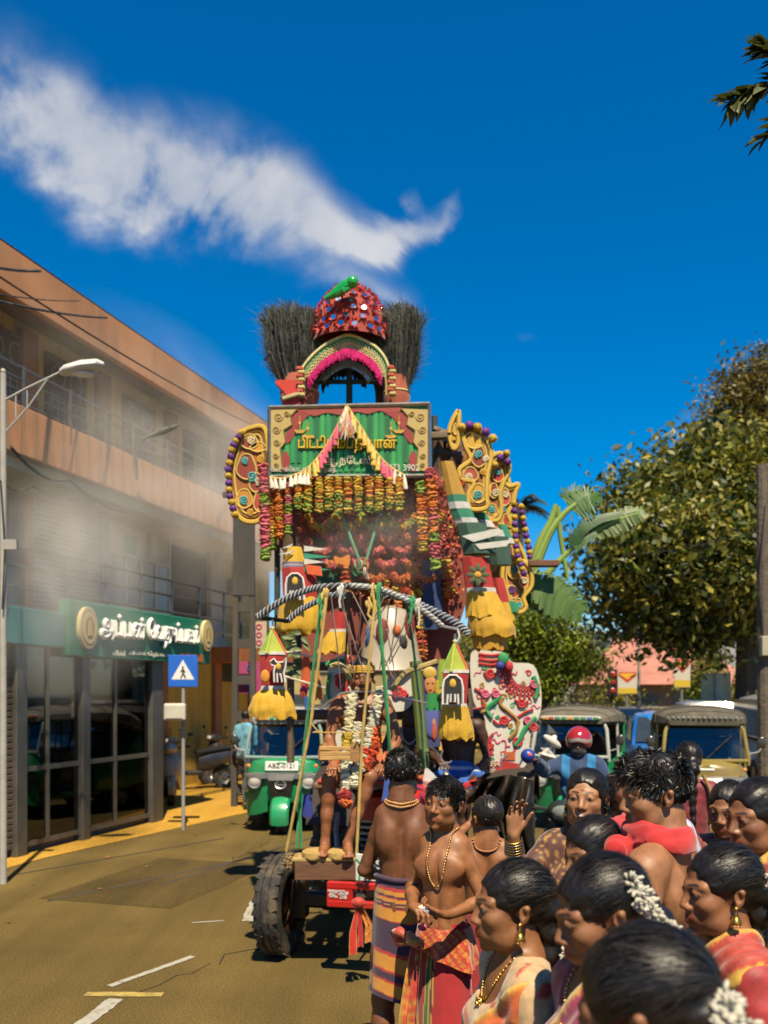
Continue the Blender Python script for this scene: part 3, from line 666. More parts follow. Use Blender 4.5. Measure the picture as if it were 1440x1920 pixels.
  # ------------------------------------------------------------------ street furniture
def pole_lamp(label,base,h,arm,headlen,col,r=.05,group=None):
 t=thing('street_lamp',label,'street lamp',base)
 mb=MB();mb.tube([(0,0,0),(0,0,h)],[r*1.2,r],col,10);mb.ell((0,0,h+.02),(r*.9,r*.9,r),col);part('pole',mb,matte(),t)
 a=V(arm);mb=MB();mb.tube([(0,0,h-.28),a*.4+V((0,0,h-.16)),a+V((0,0,h))],r*.42,col,7);mb.tube([(0,0,h-.62),a*.45+V((0,0,h-.34)),a*.8+V((0,0,h-.05))],r*.32,col,7)
 for s in(.22,.42):mb.tube([a*s+V((0,0,h-.22+s*.1)),a*s+V((0,0,h-.55+s*.45))],r*.22,col,5)
 part('arm',mb,matte(),t)
 d=a.normalized();sd=V((0,0,1)).cross(d).normalized();mb=MB();rings=[]
 for x,w,z0,z1 in((0,.04,-.03,.03),(.12,.09,-.04,.06),(.5,.12,-.05,.08),(.85,.10,-.04,.07),(1,.03,-.01,.03)):
  c=a+d*headlen*x+V((0,0,h+.06*x));rings.append([c+sd*(w*math.cos(t_))+V((0,0,(z1 if math.sin(t_)>0 else-z0)*math.sin(t_)))for t_ in np.linspace(0,2*math.pi,14,endpoint=False)])
 mb.loft(rings,(.62,.60,.55,1));part('lamp_head',mb,matte(),t)
 mb=MB();c=a+d*headlen*.5+V((0,0,h+.03-.055));mb.ell(c,(headlen*.28,.07,.03),(.75,.75,.7,1),12,6,Mx.Rotation(math.atan2(d.y,d.x),3,'Z'));part('lens',mb,M('lamp_lens',rough=.15),t);return t
q=P(6,700,9.2);t=pole_lamp('pale grey street lamp with braced arm in front of the balcony',(q.x,q.y,0),q.z,(.56,.05,.03),.44,(.40,.38,.34,1),.030)
mb=MB();mb.box((.1,-.06,q.z-1.75),(.14,.06,.10),(.35,.33,.3,1));mb.tube([(0,-.06,q.z-1.1),(.05,-.08,q.z-1.8),(0.02,-.07,q.z-2.4)],.008,dk,5);part('bracket',mb,matte(),t)
lt=thing('bracket_lamp','thin dark bracket lamp curving up from the upper balcony rail','street lamp',P(256,885,14.7));mb=MB();mb.tube([P(x,y,14.6)for x,y in((257,900),(255,860),(258,838),(268,824),(285,815))],.022,(.06,.06,.06,1),7);part('arm',mb,matte(),lt,world=True)
mb=MB();mb.tube([P(x,y,14.6)for x,y in((281,818),(300,811),(322,802),(337,796))],[.03,.055,.045,.012],(.10,.10,.09,1),8);part('lamp_head',mb,matte(),lt,world=True)
# crossing sign with white plate
q=P(343,1258,12.8);t=thing('crossing_sign','square blue pedestrian crossing sign on a post before the shop','road sign',(q.x,q.y,0),4)
mb=MB();mb.tube([(0,.03,0),(0,.03,q.z+.1)],.025,(.3,.3,.3,1),8);part('post',mb,matte(),t)
mb=MB();mb.box((0,0,q.z),(.41,.015,.45),(.01,.13,.62,1),b=.006);pl=part('plate',mb,print_(),t)
mb=MB();mb.add([(-.16,-.0095,q.z-.12),(.16,-.0095,q.z-.12),(0,-.0095,q.z+.16)],[(0,1,2)],(.8,.8,.76,1));part('triangle',mb,print_(),pl)
mb=MB()
Z=q.z-.06
for pl_ in([(0,.13),(.012,.09)],):mb.ell((0.0,-.013,Z+.115),(.014,.003,.014),dk,8,5)
mb.tube([(0,-.013,Z+.095),(.004,-.013,Z+.03)],.013,dk,6);mb.tube([(.004,-.013,Z+.035),(.035,-.013,Z-.035)],.009,dk,6);mb.tube([(.004,-.013,Z+.035),(-.025,-.013,Z-.035)],.009,dk,6);mb.tube([(0,-.013,Z+.085),(.032,-.013,Z+.045)],.007,dk,6);mb.tube([(0,-.013,Z+.085),(-.03,-.013,Z+.05)],.007,dk,6)
part('walking_figure',mb,print_(),pl)
q=P(328,1335,12.7);t=thing('white_notice_box','small white box fixed low on the crossing sign post','box',(q.x,q.y,q.z))
mb=MB();mb.box((0,0,0),(.30,.10,.24),(.62,.58,.47,1),b=.02);part('case',mb,matte(),t)
mb=MB();mb.box((0,-.055,.0),(.24,.01,.18),(.55,.52,.42,1),b=.004);part('door',mb,matte(),t)
# lattice concrete utility pole left of the float
q=P(458,1300,15.5);t=thing('utility_pole','weathered dark concrete pole with open ladder slots left of the float','utility pole',(q.x,q.y,0))
mb=MB()
for s in(-1,1):mb.loft([[(s*.17+dx*.05,dy*.08,0)for dx,dy in((-1,-1),(1,-1),(1,1),(-1,1))],[(s*.12+dx*.04,dy*.06,5.3)for dx,dy in((-1,-1),(1,-1),(1,1),(-1,1))]],(.065,.058,.05,1))
for k in range(8):z=.3+k*.62;mb.box((0,0,z),(.30-k*.01,.1,.16),(.065,.058,.05,1))
part('shaft',mb,wallm,t)
mb=MB();mb.box((0,-.02,4.5),(.36,.12,1.8),(.06,.055,.05,1));part('upper_shaft',mb,wallm,t)
mb=MB();mb.box((0,-.1,5.3),(.7,.08,.09),(.08,.06,.05,1));part('crossarm',mb,wood(),t)
# banner on that pole
for(x0,y0,x1,y1,cc,lab)in((472,1165,500,1215,(.55,.42,.28,1),'cream cloth banner with pink letters by the pole'),(440,1240,498,1300,(.40,.06,.16,1),'pink and purple poster strip behind the pole')):
 a,b=P(x0,y1,15.9),P(x1,y0,15.9);bt=thing('wall_banner',lab,'banner',((a.x+b.x)/2,15.9,a.z))
 w,h=b.x-a.x,b.z-a.z;mb=MB();mb.box((0,0,h/2),(w,.02,h),cc);part('sheet',mb,print_(),bt)
 mb=MB()
 for k in range(3):mb.ring((-.0,-.016,h*(.2+.3*k)),h*.09,h*.025,(.65,.08,.22,1)if cc[0]>.5 else(.12,.15,.45,1),Mx.Rotation(R(90),3,'X'),12,4)
 part('printed_marks',mb,print_(),bt)
 # right: leaning power pole, meter box, traffic light, banner posts, sign backs
q=P(1436,1400,13.0);t=thing('power_pole','tall brown power pole at the far right edge','utility pole',(q.x,q.y,0))
mb=MB();mb.tube([(0,0,0),(-.06,0,5.2)],[.11,.08],(.12,.095,.065,1),10);part('shaft',mb,M('bark'),t)
mb=MB();mb.box((-.05,-.13,2.6),(.16,.12,.28),(.40,.36,.25,1),b=.01);part('meter_box',mb,matte(),t)
mb=MB();mb.tube([(-.08,-.1,2.8),(-.13,-.1,3.6),(-.05,-.09,4.6)],.012,dk,5);part('cable',mb,matte(),t)
q=P(1428,1100,16.0);t=thing('grey_pole','slim grey pole behind the brown power pole','utility pole',(q.x,q.y,0));mb=MB();mb.tube([(0,0,0),(0,0,5.6)],[.07,.05],(.25,.23,.2,1),8);part('shaft',mb,matte(),t)
mb=MB();mb.box((0,-.08,4.7),(.4,.06,.06),(.2,.19,.17,1));part('bracket',mb,matte(),t)
q=P(1148,1280,34);t=thing('traffic_light','black traffic light showing red lamps left of the first poster','traffic light',(q.x,q.y,0))
mb=MB();mb.tube([(0,.1,0),(0,.1,q.z+.6)],.06,dk,8);part('post',mb,matte(),t)
mb=MB();mb.box((0,0,q.z),(.34,.22,1.0),(.012,.012,.012,1),b=.03);part('housing',mb,matte(),t)
for k,cc in enumerate(((.5,.03,.02,1),(.28,.02,.02,1),(.28,.03,.02,1))):
 mb=MB();mb.ell((0,-.12,q.z+.31-k*.31),(.115,.04,.115),cc,12,6);part('lamp',mb,M('lamp_lens'),t)
def hoarding(px,py,w,h,Y,label,posts=1):
 q=P(px,py,Y);k=Y/F;w*=k;h*=k;t=thing('poster_board',label,'poster',(q.x,q.y,0))
 mb=MB();mb.tube([(0,.06,0),(0,.06,q.z+h*.5)],.05,(.2,.19,.17,1),7);part('post',mb,matte(),t)
 mb=MB();mb.box((0,0,q.z),(w,.05,h),(.58,.52,.42,1));pa=part('panel',mb,print_(),t)
 mb=MB();mb.prism([(-w*.46,q.z+h*.48),(-w*.46,q.z+h*.30),(0,q.z),(w*.46,q.z+h*.30),(w*.46,q.z+h*.48)],-.034,-.027,(.55,.03,.02,1));part('red_heart',mb,print_(),pa)
 mb=MB();mb.prism([(-w*.42,q.z+h*.38),(0,q.z+h*.14),(w*.42,q.z+h*.38),(w*.3,q.z+h*.42),(-w*.3,q.z+h*.42)],-.040,-.035,(.75,.42,.03,1));part('yellow_lettering_band',mb,print_(),pa)
 mb=MB();mb.box((0,-.03,q.z-h*.36),(w*.98,.006,h*.24),(.62,.42,.02,1));part('yellow_band',mb,print_(),pa)
hoarding(1176,1280,36,42,38,'red and yellow poster beside the traffic light')
hoarding(1279,1262,30,54,38,'red and yellow poster hung before the pink roof')
q=P(1342,1288,24);t=thing('sign_back','pair of pale blank sign backs on one post before the tree','road sign',(q.x,q.y,0))
k=24/F
mb=MB();mb.tube([(0,-.05,0),(0,-.05,q.z+27*k)],.045,(.45,.45,.42,1),8);part('post',mb,matte(),t)
for s in(-1,1):mb=MB();mb.box((s*14.5*k,0,q.z),(27*k,.03,52*k),(.52,.47,.30,1),b=.02);part('plate',mb,M('sign_back_paint',rough=.7,var=.15,vs=2,dirt=(C('6a5a30'),.6,3)),t)
q=P(1198,1300,30);t=thing('thin_pole','thin pale pole standing between the two posters','pole',(q.x,q.y,0));mb=MB();mb.tube([(0,0,0),(0,0,P(1198,1205,30).z)],.05,(.34,.30,.24,1),8);mb.ell((0,0,P(0,1205,30).z),.06,(.34,.30,.24,1));part('shaft',mb,matte(),t)
# overhead wires
def wire(label,pts,r=.012,sag=.12):
 t=thing('overhead_wire',label,'wire',pts[0]);mb=MB();out=[]
 for a,b in zip(pts[:-1],pts[1:]):
  for i in range(13):s=i/12;q=a.lerp(b,s);q.z-=sag*4*s*(1-s);out.append(q)
 mb.tube(out,r,(.02,.02,.02,1),5);part('strand',mb,rubber(),t,world=True)
wire('black wire sloping down along the terracotta fascia',[P(-60,480,9),P(480,800,19)],.012,.1)
wire('lower black wire crossing the left end of the eaves',[P(-80,545,8.5),P(200,596,13.5)],.016,.05)
wire('upper black wire crossing the left end of the eaves',[P(-80,480,9.4),P(75,508,12)],.02,.05)
wire('thin black wire between the two crossing the eaves',[P(-80,535,9.4),P(150,564,13)],.008,.05)
wire('slack cable looping below the balcony slab',[P(20,838,10.5),P(130,900,13),P(260,962,16),P(420,990,20)],.02,.14)
wire('dark cable hanging low over the left shutter',[P(0,902,9.5),P(60,910,11.5),P(150,935,14)],.012,.08)
wire('wire coming in from the right over the tree',[P(1340,698,22),P(1500,690,20)],.014,.05)
wire('wire strung through the great tree to the power pole',[P(1160,1040,22),P(1440,990,13)],.008,.1)
# ------------------------------------------------------------------ signed distance modelling (people are grown as one continuous surface)
A3=lambda p:np.asarray(p,dtype=np.float32)
def sd_rc(p,a,b,ra,rb):
 a,b=A3(a),A3(b);ba=b-a;h=np.clip(((p-a)@ba)/max(float(ba@ba),1e-9),0,1)
 q=p-a-h[:,None]*ba;return np.sqrt((q*q).sum(1))-(ra+(rb-ra)*h)
def sd_el(p,c,r):
 q=p-A3(c);r=A3(r);k0=np.sqrt(((q/r)**2).sum(1));k1=np.sqrt(((q/(r*r))**2).sum(1))+1e-9
 return np.where(k0<1e-3,-r.min(),k0*(k0-1)/k1)
def smin(a,b,k):
 if k<=0:return np.minimum(a,b)
 h=np.clip(.5+.5*(b-a)/k,0,1);return b+(a-b)*h-k*h*(1-h)
def smax(a,b,k):return-smin(-a,-b,k)
def sd_prims(p,prims):
 d=None
 if len(p)>300 and len(prims)>5:  # leave out the pieces too far from these points to matter
  c=p.mean(0,keepdims=True);r=float(np.sqrt(((p-c)**2).sum(1).max()))
  if r<.30:
   es=[float((sd_rc(c,q[1],q[2],q[3],q[4])if q[0]=='rc' else sd_el(c,q[1],q[2]))[0])for q in prims];m=min(e for e,q in zip(es,prims)if q[0]!='-el')
   prims=[q for e,q in zip(es,prims)if(e-1.15*r<.06 if q[0]=='-el' else e-r<m+r+.09)]
   if prims[0][0]=='-el':prims=sorted(prims,key=lambda q:q[0]=='-el')
 for q in prims:
  if q[0]=='rc':e=sd_rc(p,q[1],q[2],q[3],q[4]);k=q[5]
  else:e=sd_el(p,q[1],q[2]);k=q[3]
  if q[0]=='-el':d=smax(d,-e,k)
  else:d=e if d is None else smin(d,e,k)
 return d
def polygonize(fn,lo,hi,res,B=6):
 lo,hi=A3(lo),A3(hi);nb=np.maximum(1,np.ceil((hi-lo)/(res*B)).astype(int))
 I=np.stack(np.meshgrid(*[np.arange(n)for n in nb],indexing='ij'),-1).reshape(-1,3)
 cen=lo+(I+.5).astype(np.float32)*(res*B)
 d=np.concatenate([fn(cen[i:i+200000])for i in range(0,len(cen),200000)])
 I=I[np.abs(d)<res*B*.87*1.2+.007];I=I[np.lexsort((I[:,2]//3,I[:,1]//3,I[:,0]//3))]
 if not len(I):return np.zeros((0,3)),np.zeros((0,4),int)
 g=np.arange(B+1);G=np.stack(np.meshgrid(g,g,g,indexing='ij'),-1).reshape(-1,3);K=len(I)
 vals=np.empty((K,(B+1)**3),np.float32);step=24
 for i in range(0,K,step):
  pts=(lo+(I[i:i+step,None,:]*B+G[None]).astype(np.float32)*res).reshape(-1,3);vals[i:i+step]=fn(pts).reshape(-1,len(G))
 vals=vals.reshape(K,B+1,B+1,B+1);ins=vals<0
 cor=[(a,b,c)for a in(0,1)for b in(0,1)for c in(0,1)]
 cs=sum(ins[:,a:a+B,b:b+B,c:c+B].astype(np.int8)for a,b,c in cor);act=(cs>0)&(cs<8)
 kk,x,y,z=np.nonzero(act);cv=np.stack([vals[kk,x+a,y+b,z+c]for a,b,c in cor],1)
 acc=np.zeros((len(kk),3),np.float32);cnt=np.zeros(len(kk),np.float32)
 for i in range(8):
  for j in range(i+1,8):
   df=[cor[j][t]-cor[i][t]for t in range(3)]
   if sum(abs(t)for t in df)!=1:continue
   m=(cv[:,i]<0)!=(cv[:,j]<0);t=cv[:,i]/(cv[:,i]-cv[:,j]+1e-12)
   pt=A3(cor[i])+t[:,None]*A3(df);acc[m]+=pt[m];cnt[m]+=1
 gi=I[kk]*B+np.stack([x,y,z],1);verts=lo+(gi+acc/cnt[:,None])*res
 N=nb*B+2;key=lambda q:q[:,0].astype(np.int64)+N[0]*(q[:,1].astype(np.int64)+N[1]*q[:,2].astype(np.int64))
 ks=key(gi);order=np.argsort(ks);ks=ks[order];verts=verts[order];quads=[]
 for ax in range(3):
  s1=[slice(0,B)]*3;s2=[slice(0,B)]*3;s2[ax]=slice(1,B+1)
  e0=ins[(slice(None),*s1)];e1=ins[(slice(None),*s2)];kk,x,y,z=np.nonzero(e0!=e1)
  if not len(kk):continue
  sg=e0[kk,x,y,z];gp_=I[kk]*B+np.stack([x,y,z],1);u=(ax+1)%3;w=(ax+2)%3;qd=[];ok=np.ones(len(kk),bool)
  for du,dw in((-1,-1),(0,-1),(0,0),(-1,0)):
   q=gp_.copy();q[:,u]+=du;q[:,w]+=dw;ok&=(q>=0).all(1);kq=key(q);pos=np.clip(np.searchsorted(ks,kq),0,len(ks)-1);ok&=ks[pos]==kq;qd.append(pos)
  qd=np.stack(qd,1);qd[~sg]=qd[~sg][:,::-1];quads.append(qd[ok])
 return verts,(np.concatenate(quads)if quads else np.zeros((0,4),int))
def keep(vs,fs,m):
 """keeps the faces whose corners all pass mask m"""
 fs=fs[m[fs].all(1)];u,inv=np.unique(fs,return_inverse=True);return vs[u],inv.reshape(-1,4),u
def rotm(yaw=0,pitch=0,roll=0):
 m=Mx.Rotation(R(yaw),3,'Z')@Mx.Rotation(R(pitch),3,'X')@Mx.Rotation(R(roll),3,'Y');return np.array(m,dtype=np.float32)

 # ---- head, in a frame with the face to -y; metres, 0.225 from chin to crown
def head_prims(fem,seed=0):
 j=.93 if fem else 1.0;rv=random.Random(seed)
 pr=[('el',(0,.014,.034),(.0745,.095,.083),0),('el',(0,-.034,-.032),(.054*j,.057,.076),.03),('rc',(-.034*j,-.028,-.070),(.034*j,-.028,-.070),.032,.032,.03),('rc',(0,-.055,-.080),(0,-.0765,-.099),.026,.0160*j,.022),('el',(-.040,-.056,-.022),(.022,.025,.021),.028),('el',(.040,-.056,-.022),(.022,.025,.021),.028),('rc',(-.046,-.066,.022),(-.012,-.085,.020),.0095,.009,.018),('rc',(.046,-.066,.022),(.012,-.085,.020),.0095,.009,.018),('-el',(-.031,-.100,.003),(.017,.017,.0115),.014),('-el',(.031,-.100,.003),(.017,.017,.0115),.014),('rc',(0,-.084,.014),(0,-.1065,-.029),.0075,.0105,.014),('el',(-.0125,-.094,-.034),(.0095,.012,.0085),.008),('el',(.0125,-.094,-.034),(.0095,.012,.0085),.008),('-el',(-.0065,-.103,-.0425),(.0035,.005,.004),.003),('-el',(.0065,-.103,-.0425),(.0035,.005,.004),.003),('el',(0,-.079,-.063),(.031,.018,.022),.016)]
 for s in(-1,1):
  pr+=[('el',(s*.031,-.0755,.002),(.0150,.0130,.0120),.004),('rc',(s*.046,-.070,.004),(s*.031,-.0868,.0100),.0040,.0038,.006),('rc',(s*.031,-.0868,.0100),(s*.017,-.079,.004),.0038,.0040,.006),('rc',(s*.022,-.0865,-.0600),(0,-.0945,-.0570),.0042,.0062,.004),('rc',(s*.019,-.0870,-.0655),(0,-.0945,-.0685),.0044,.0072,.004)]
 for s in(-1,1):
  pr+=[('rc',(s*.072,.010,-.024),(s*.080,.019,.010),.0065,.0095,.006),('el',(s*.076,.013,-.006),(.006,.014,.023),.005),('-el',(s*.082,.009,-.003),(.005,.008,.013),.004),('el',(s*.073,.006,-.029),(.005,.006,.007),.005)]
 out=[]
 for q in pr[:16]:  # every face differs a little
  f=lambda t:tuple(x*(1+rv.uniform(-.04,.04))for x in t)
  if q[0]=='rc' and abs(q[1][0]+q[2][0])>.02 or q[0]!='rc' and abs(q[1][0])>.001:out.append(q);continue
  out.append(('rc',*[(a,b*(1+rv.uniform(-.03,.03)),c*(1+rv.uniform(-.05,.05)))for a,b,c in q[1:3]],q[3]*(1+rv.uniform(-.10,.12)),q[4]*(1+rv.uniform(-.10,.14)),q[5])if q[0]=='rc' else(q[0],q[1],f(q[2]),q[3]))
 return out+pr[16:]
def seg_d(q,a,b):return sd_rc(q,a,b,0,0)
def paint_head(q,tone,fem,gaze=(0,0),bindi=None,lips=None,beard=0,mouth_open=0,ash=False):
 n=len(q);c=np.tile(A3(tone[:3]),(n,1));k=np.ones(n)
 def mixc(m,col):
  m=np.clip(m,0,1)[:,None];c[:]=c*(1-m)+A3(col[:3])*m
 lc=lips or((tone[0]*.75,tone[1]*.45,tone[2]*.5)if not fem else(tone[0]*1.0+.02,tone[1]*.55,tone[2]*.6))
 fr=q[:,1]<-.03
 if beard:
  d=np.minimum(np.minimum(seg_d(q,(-.05,-.02,-.06),(0,-.07,-.105)),seg_d(q,(.05,-.02,-.06),(0,-.07,-.105))),seg_d(q,(-.02,-.095,-.049),(.02,-.095,-.049))*2.6)
  mixc(beard*np.clip((.026-d)/.012,0,1),(.012,.009,.008))
 d=np.minimum(np.minimum(seg_d(q,(-.022,-.087,-.060),(0,-.097,-.057)),seg_d(q,(.022,-.087,-.060),(0,-.097,-.057))),np.minimum(seg_d(q,(-.019,-.087,-.066),(0,-.097,-.069)),seg_d(q,(.019,-.087,-.066),(0,-.097,-.069))))
 mixc(np.clip((.0078-d)/.0022,0,1)*fr*(np.abs(q[:,0])<.026),lc)
 dm=np.minimum(seg_d(q,(-.023,-.090,-.0625),(0,-.099,-.0625)),seg_d(q,(.023,-.090,-.0625),(0,-.099,-.0625)))
 if mouth_open:
  e=(q[:,0]/.017)**2+((q[:,2]+.067)/.0125)**2;mixc((e<1)*fr,(.02,.005,.005));mixc((e<.8)*(q[:,2]>-.062)*fr,(.6,.57,.5))
 else:mixc(np.clip((.0034-dm)/.0014,0,1)*fr*.85,(tone[0]*.2,tone[1]*.12,tone[2]*.12))
 for s in(-1,1):
  db=np.minimum(seg_d(q,(s*.050,-.066,.022),(s*.034,-.083,.030)),seg_d(q,(s*.034,-.083,.030),(s*.013,-.092,.0255)))
  mixc(np.clip(((.0052 if fem else .0066)-db)/.0025,0,1)*fr*.92,(.012,.009,.008))
  dx=(q[:,0]-s*.031)/.0132;dz=(q[:,2]-.0016)/.0043;e=dx*dx+dz*dz*(1+.5*(dz<0));f2=q[:,1]<-.07
  mixc(np.clip((1.75-e)/.3,0,1)*(dz>-.25)*f2*.95,(.012,.008,.007));mixc(np.clip((1.5-e)/.3,0,1)*(dz<=-.25)*f2*.6,(.03,.015,.012))
  mixc((e<1.0)*f2,(.22,.20,.18))
  ir=(q[:,0]-s*.031-gaze[0]*.006)**2+(q[:,2]-.0026-gaze[1]*.003)**2
  mixc((e<1.0)*(ir<.0068**2)*f2,(.018,.009,.006));mixc((e<1)*(ir<.0012**2)*f2,(.3,.3,.3))
  ns=np.linalg.norm((q-A3((s*.0065,-.1035,-.0425)))/A3((.005,.006,.004)),axis=1);mixc(np.clip((1.15-ns)/.4,0,1),(tone[0]*.15,tone[1]*.1,tone[2]*.1))
 if bindi:mixc(((q[:,0]**2+(q[:,2]-.036)**2)<.0048**2)*fr,bindi)
 if ash:
  for z in(.050,.060,.070):mixc((np.abs(q[:,2]-z)<.0028)*(np.abs(q[:,0])<.03)*fr*.8,(.5,.48,.44))
  mixc(((q[:,0]**2+(q[:,2]-.045)**2)<.007**2)*fr,(.45,.04,.02))
 return np.concatenate([c,np.ones((n,1))],1)

def hand_prims(w,d,nrm,side,curl=.5,k=1.0,spread=.12,thumb=.6,curls=None):
 """w wrist, d pointing direction, nrm palm normal (fingers bend towards it), side +1/-1 puts the thumb."""
 w,d=V(w),V(d).normalized();nrm=V(nrm);nrm=(nrm-d*nrm.dot(d)).normalized();l=d.cross(nrm)*side;pr=[]
 base=[]
 for i,o in enumerate((-.030,-.010,.010,.028)):
  b=w+(d*(.088-.006*abs(i-1.2))+l*o)*k;base.append(b);pr.append(('rc',w+(d*.015+l*o*.55)*k,b,.0145*k,.0115*k,.012*k))
 fin=[]
 for i,(L,o)in enumerate(zip((.070,.078,.072,.056),(-.030,-.010,.010,.028))):
  c=(curls[i]if curls else curl*random.uniform(.85,1.15));dd=(d+l*o*spread*14).normalized();p=base[i];r=(.0088,.0090,.0086,.0074)[i]
  for j,f in enumerate((.44,.32,.24)):
   ax=dd.cross(nrm);q=Quaternion(dd.cross(nrm).normalized(),c*(.75,.95,.6)[j]);nd=q@dd;nn_=q@nrm
   e=p+nd*L*f*k;fin.append(('rc',p,e,r*k*(1-.08*j),r*k*(.94-.1*j),.003*k));p,dd,nrm_=e,nd,nn_
   # keep bending in the same plane
   if j<2:pass
 pr+=fin
 t0=w+(d*.022-l*.020)*k;td=(d*.72-l*.62+nrm*thumb*.5).normalized();t1=t0+td*.040*k;td2=(d*.88-l*.25+nrm*thumb*.55).normalized();t2=t1+td2*.032*k;t3=t2+(td2+nrm*.3*thumb).normalized()*.024*k
 pr+=[('rc',t0,t1,.0140*k,.0105*k,.010*k),('rc',t1,t2,.0100*k,.0092*k,.003),('rc',t2,t3,.0090*k,.0075*k,.003)]
 return pr

class Person:pass
def person(label,loc,yaw,h=1.65,tone=(.20,.09,.045,1),fem=False,head=(0,0,0),res=.007,hres=.0035,pz=None,armA=None,armB=None,legs=None,zlow=None,lean=0,gaze=(0,0),slim=1.0,group=None,sw=None,hk=1.0,**fk):
 """armA (x<0) / armB (x>0): dict(e=elbow, w=wrist, d=finger direction, n=palm normal, curl=..) in local metres; legs: [(knee, ankle), (knee, ankle)]."""
 k=h/1.65;o=Person();o.k=k;pz=.90*k if pz is None else pz;dz=pz-.90*k
 def T(x,y,z):return(x*k*slim if abs(x)<.16 else x*k,y*k+lean*(z-.9)*k,z*k+dz)
 sw=sw or(.158 if fem else .182);pr=[]
 pr+=[('el',T(0,.0,.90),(.150*k*slim,.105*k,.125*k),0),('el',T(0,0,1.03),((.118 if fem else .128)*k*slim,.088*k,.14*k),.08),('el',T(0,.005,1.20),((.135 if fem else .152)*k*slim,.098*k,.185*k),.07),('rc',T(-sw*.72,.012,1.345),T(sw*.72,.012,1.345),.056*k,.056*k,.06),('rc',T(0,.030,1.405),T(-sw*.8,.015,1.355),.044*k,.036*k,.04),('rc',T(0,.030,1.405),T(sw*.8,.015,1.355),.044*k,.036*k,.04)]
 if fem:pr+=[('el',T(s*.066,-.066,1.205),(.060*k,.052*k,.062*k),.05)for s in(-1,1)]
 else:
  pr+=[('el',T(s*.072,-.070,1.255),(.074*k,.026*k,.054*k),.05)for s in(-1,1)]+[('el',T(s*.085,.075,1.25),(.060*k,.035*k,.085*k),.03)for s in(-1,1)]
  pr+=[('-el',T(0,.112,1.16),(.010*k,.022*k,.19*k),.03),('-el',T(0,-.102,1.13),(.008*k,.012*k,.15*k),.025)]
 nb=V(T(0,.030,1.36));hb=V(T(0,-.002,1.540));Rh=rotm(*head);hs=hk*k*(1.03 if h<1.6 else 1.0)
 if h<1.45:hs=1.0*(.9+.1*k)
 nk=V(tuple(Rh@A3((0,.020,-.065))))*hs+hb
 pr+=[('rc',nb,nk,(.049 if fem else .060)*k,(.044 if fem else .053)*k,.03)]
 hands=[];stub=[]
 for s,arm in((-1,armA),(1,armB)):
  sh=V(T(s*sw,.012,1.335))
  if arm is None:arm=dict(e=T(s*(sw+.055),.03,1.07),w=T(s*(sw+.06),-.05,.84),d=(0,-.15,-1),n=(-s,0,0),curl=.45)
  e,w=V(arm['e']),V(arm['w']);sl=.88 if fem else 1.0;sl*=slim**.5
  pr+=[('rc',sh+V((-s*.01,0,.0)),sh.lerp(e,.35),.057*k*sl,.049*k*sl,.045),('rc',sh.lerp(e,.25),e,.049*k*sl,.037*k*sl,.015),('rc',e,e.lerp(w,.35),.038*k*sl,.040*k*sl,.012),('rc',e.lerp(w,.3),w,.040*k*sl,.0255*k*sl,.012)]
  if 'd' in arm:
   hp=hand_prims(w,arm['d'],arm['n'],arm.get('side',s),arm.get('curl',.5),k*(.94 if fem else 1.02),thumb=arm.get('thumb',.6),curls=arm.get('curls'))
   hands.append([('rc',e.lerp(w,.8),w,.028*k*sl,.0255*k*sl,.0)]+hp)
 feet=[]
 if legs is not None:
  for s,(kn,an)in zip((-1,1),legs):
   hp_=V(T(s*.088,0,.87));kn,an=V(kn),V(an)
   pr+=[('rc',hp_,hp_.lerp(kn,.5),.083*k*slim,.070*k,.05),('rc',hp_.lerp(kn,.45),kn,.071*k,.050*k,.03),('rc',kn,kn.lerp(an,.3),.050*k,.048*k,.03),('rc',kn.lerp(an,.25)+V((0,.012,0)),kn.lerp(an,.6),.050*k,.042*k,.03),('rc',kn.lerp(an,.55),an,.041*k,.030*k,.02)]
   f=V((s*.10,-1,0)).normalized();l=V((1,s*.1,0));ft=[('rc',an+V((0,.02,-.03)),an+f*.06*k+V((0,0,-.045*k)),.034*k,.030*k,.02),('rc',an+f*.05*k+V((0,0,-.045*k)),an+f*.135*k+V((0,0,-.060*k)),.032*k,.026*k,.02),('rc',an,an+V((0,.02,-.055*k)),.03*k,.028*k,.02)]
   for i,oo in enumerate((-.034,-.016,0,.014,.027)):
    b0=an+f*(.135-abs(i-(1 if s>0 else 3))*.006)*k+l*oo*k+V((0,0,-.066*k));ft.append(('rc',b0-f*.03,b0+f*.040*k+V((0,0,-.004)),.0135*k if i==(0 if s>0 else 4)else .0105*k,.009*k,.004))
   feet.append([('rc',kn.lerp(an,.8),an,.035*k,.031*k,.0)]+ft)
   pr+=ft[:3]
 o.prims=pr
 def Bd(p):return sd_prims(p,pr)
 o.B=Bd
 hp=head_prims(fem,len(label));hbn=A3(hb)
 def to_head(p):return((p-hbn)@Rh)/hs
 hn=[('rc',*[tuple(x)for x in(Rh.T@(A3(nb)-hbn)/hs,Rh.T@(A3(nk)-hbn)/hs)],(.049 if fem else .060)*k/hs,(.044 if fem else .053)*k/hs,.022)]
 def Hd(p):return sd_prims(to_head(p),hp+hn)*hs
 o.to_head=to_head;o.hs=hs;o.Rh=Rh;o.hb=hbn
 # body
 allp=[A3(q[1])for q in pr]+[A3(q[2])for q in pr if q[0]=='rc'];lo=np.min(allp,0)-.17;hi=np.max(allp,0)+.17
 lo[2]=max(lo[2],zlow if zlow is not None else lo[2])
 cutp=A3(nb)*.45+A3(nk)*.55;upv=A3(nk)-A3(nb);upv/=np.linalg.norm(upv)
 tot=lambda p:smin(Bd(p),Hd(p),.012)
 if zlow is not None:body_fn=lambda p:smax(Bd(p),zlow+.02-p[:,2],.01)
 else:body_fn=Bd
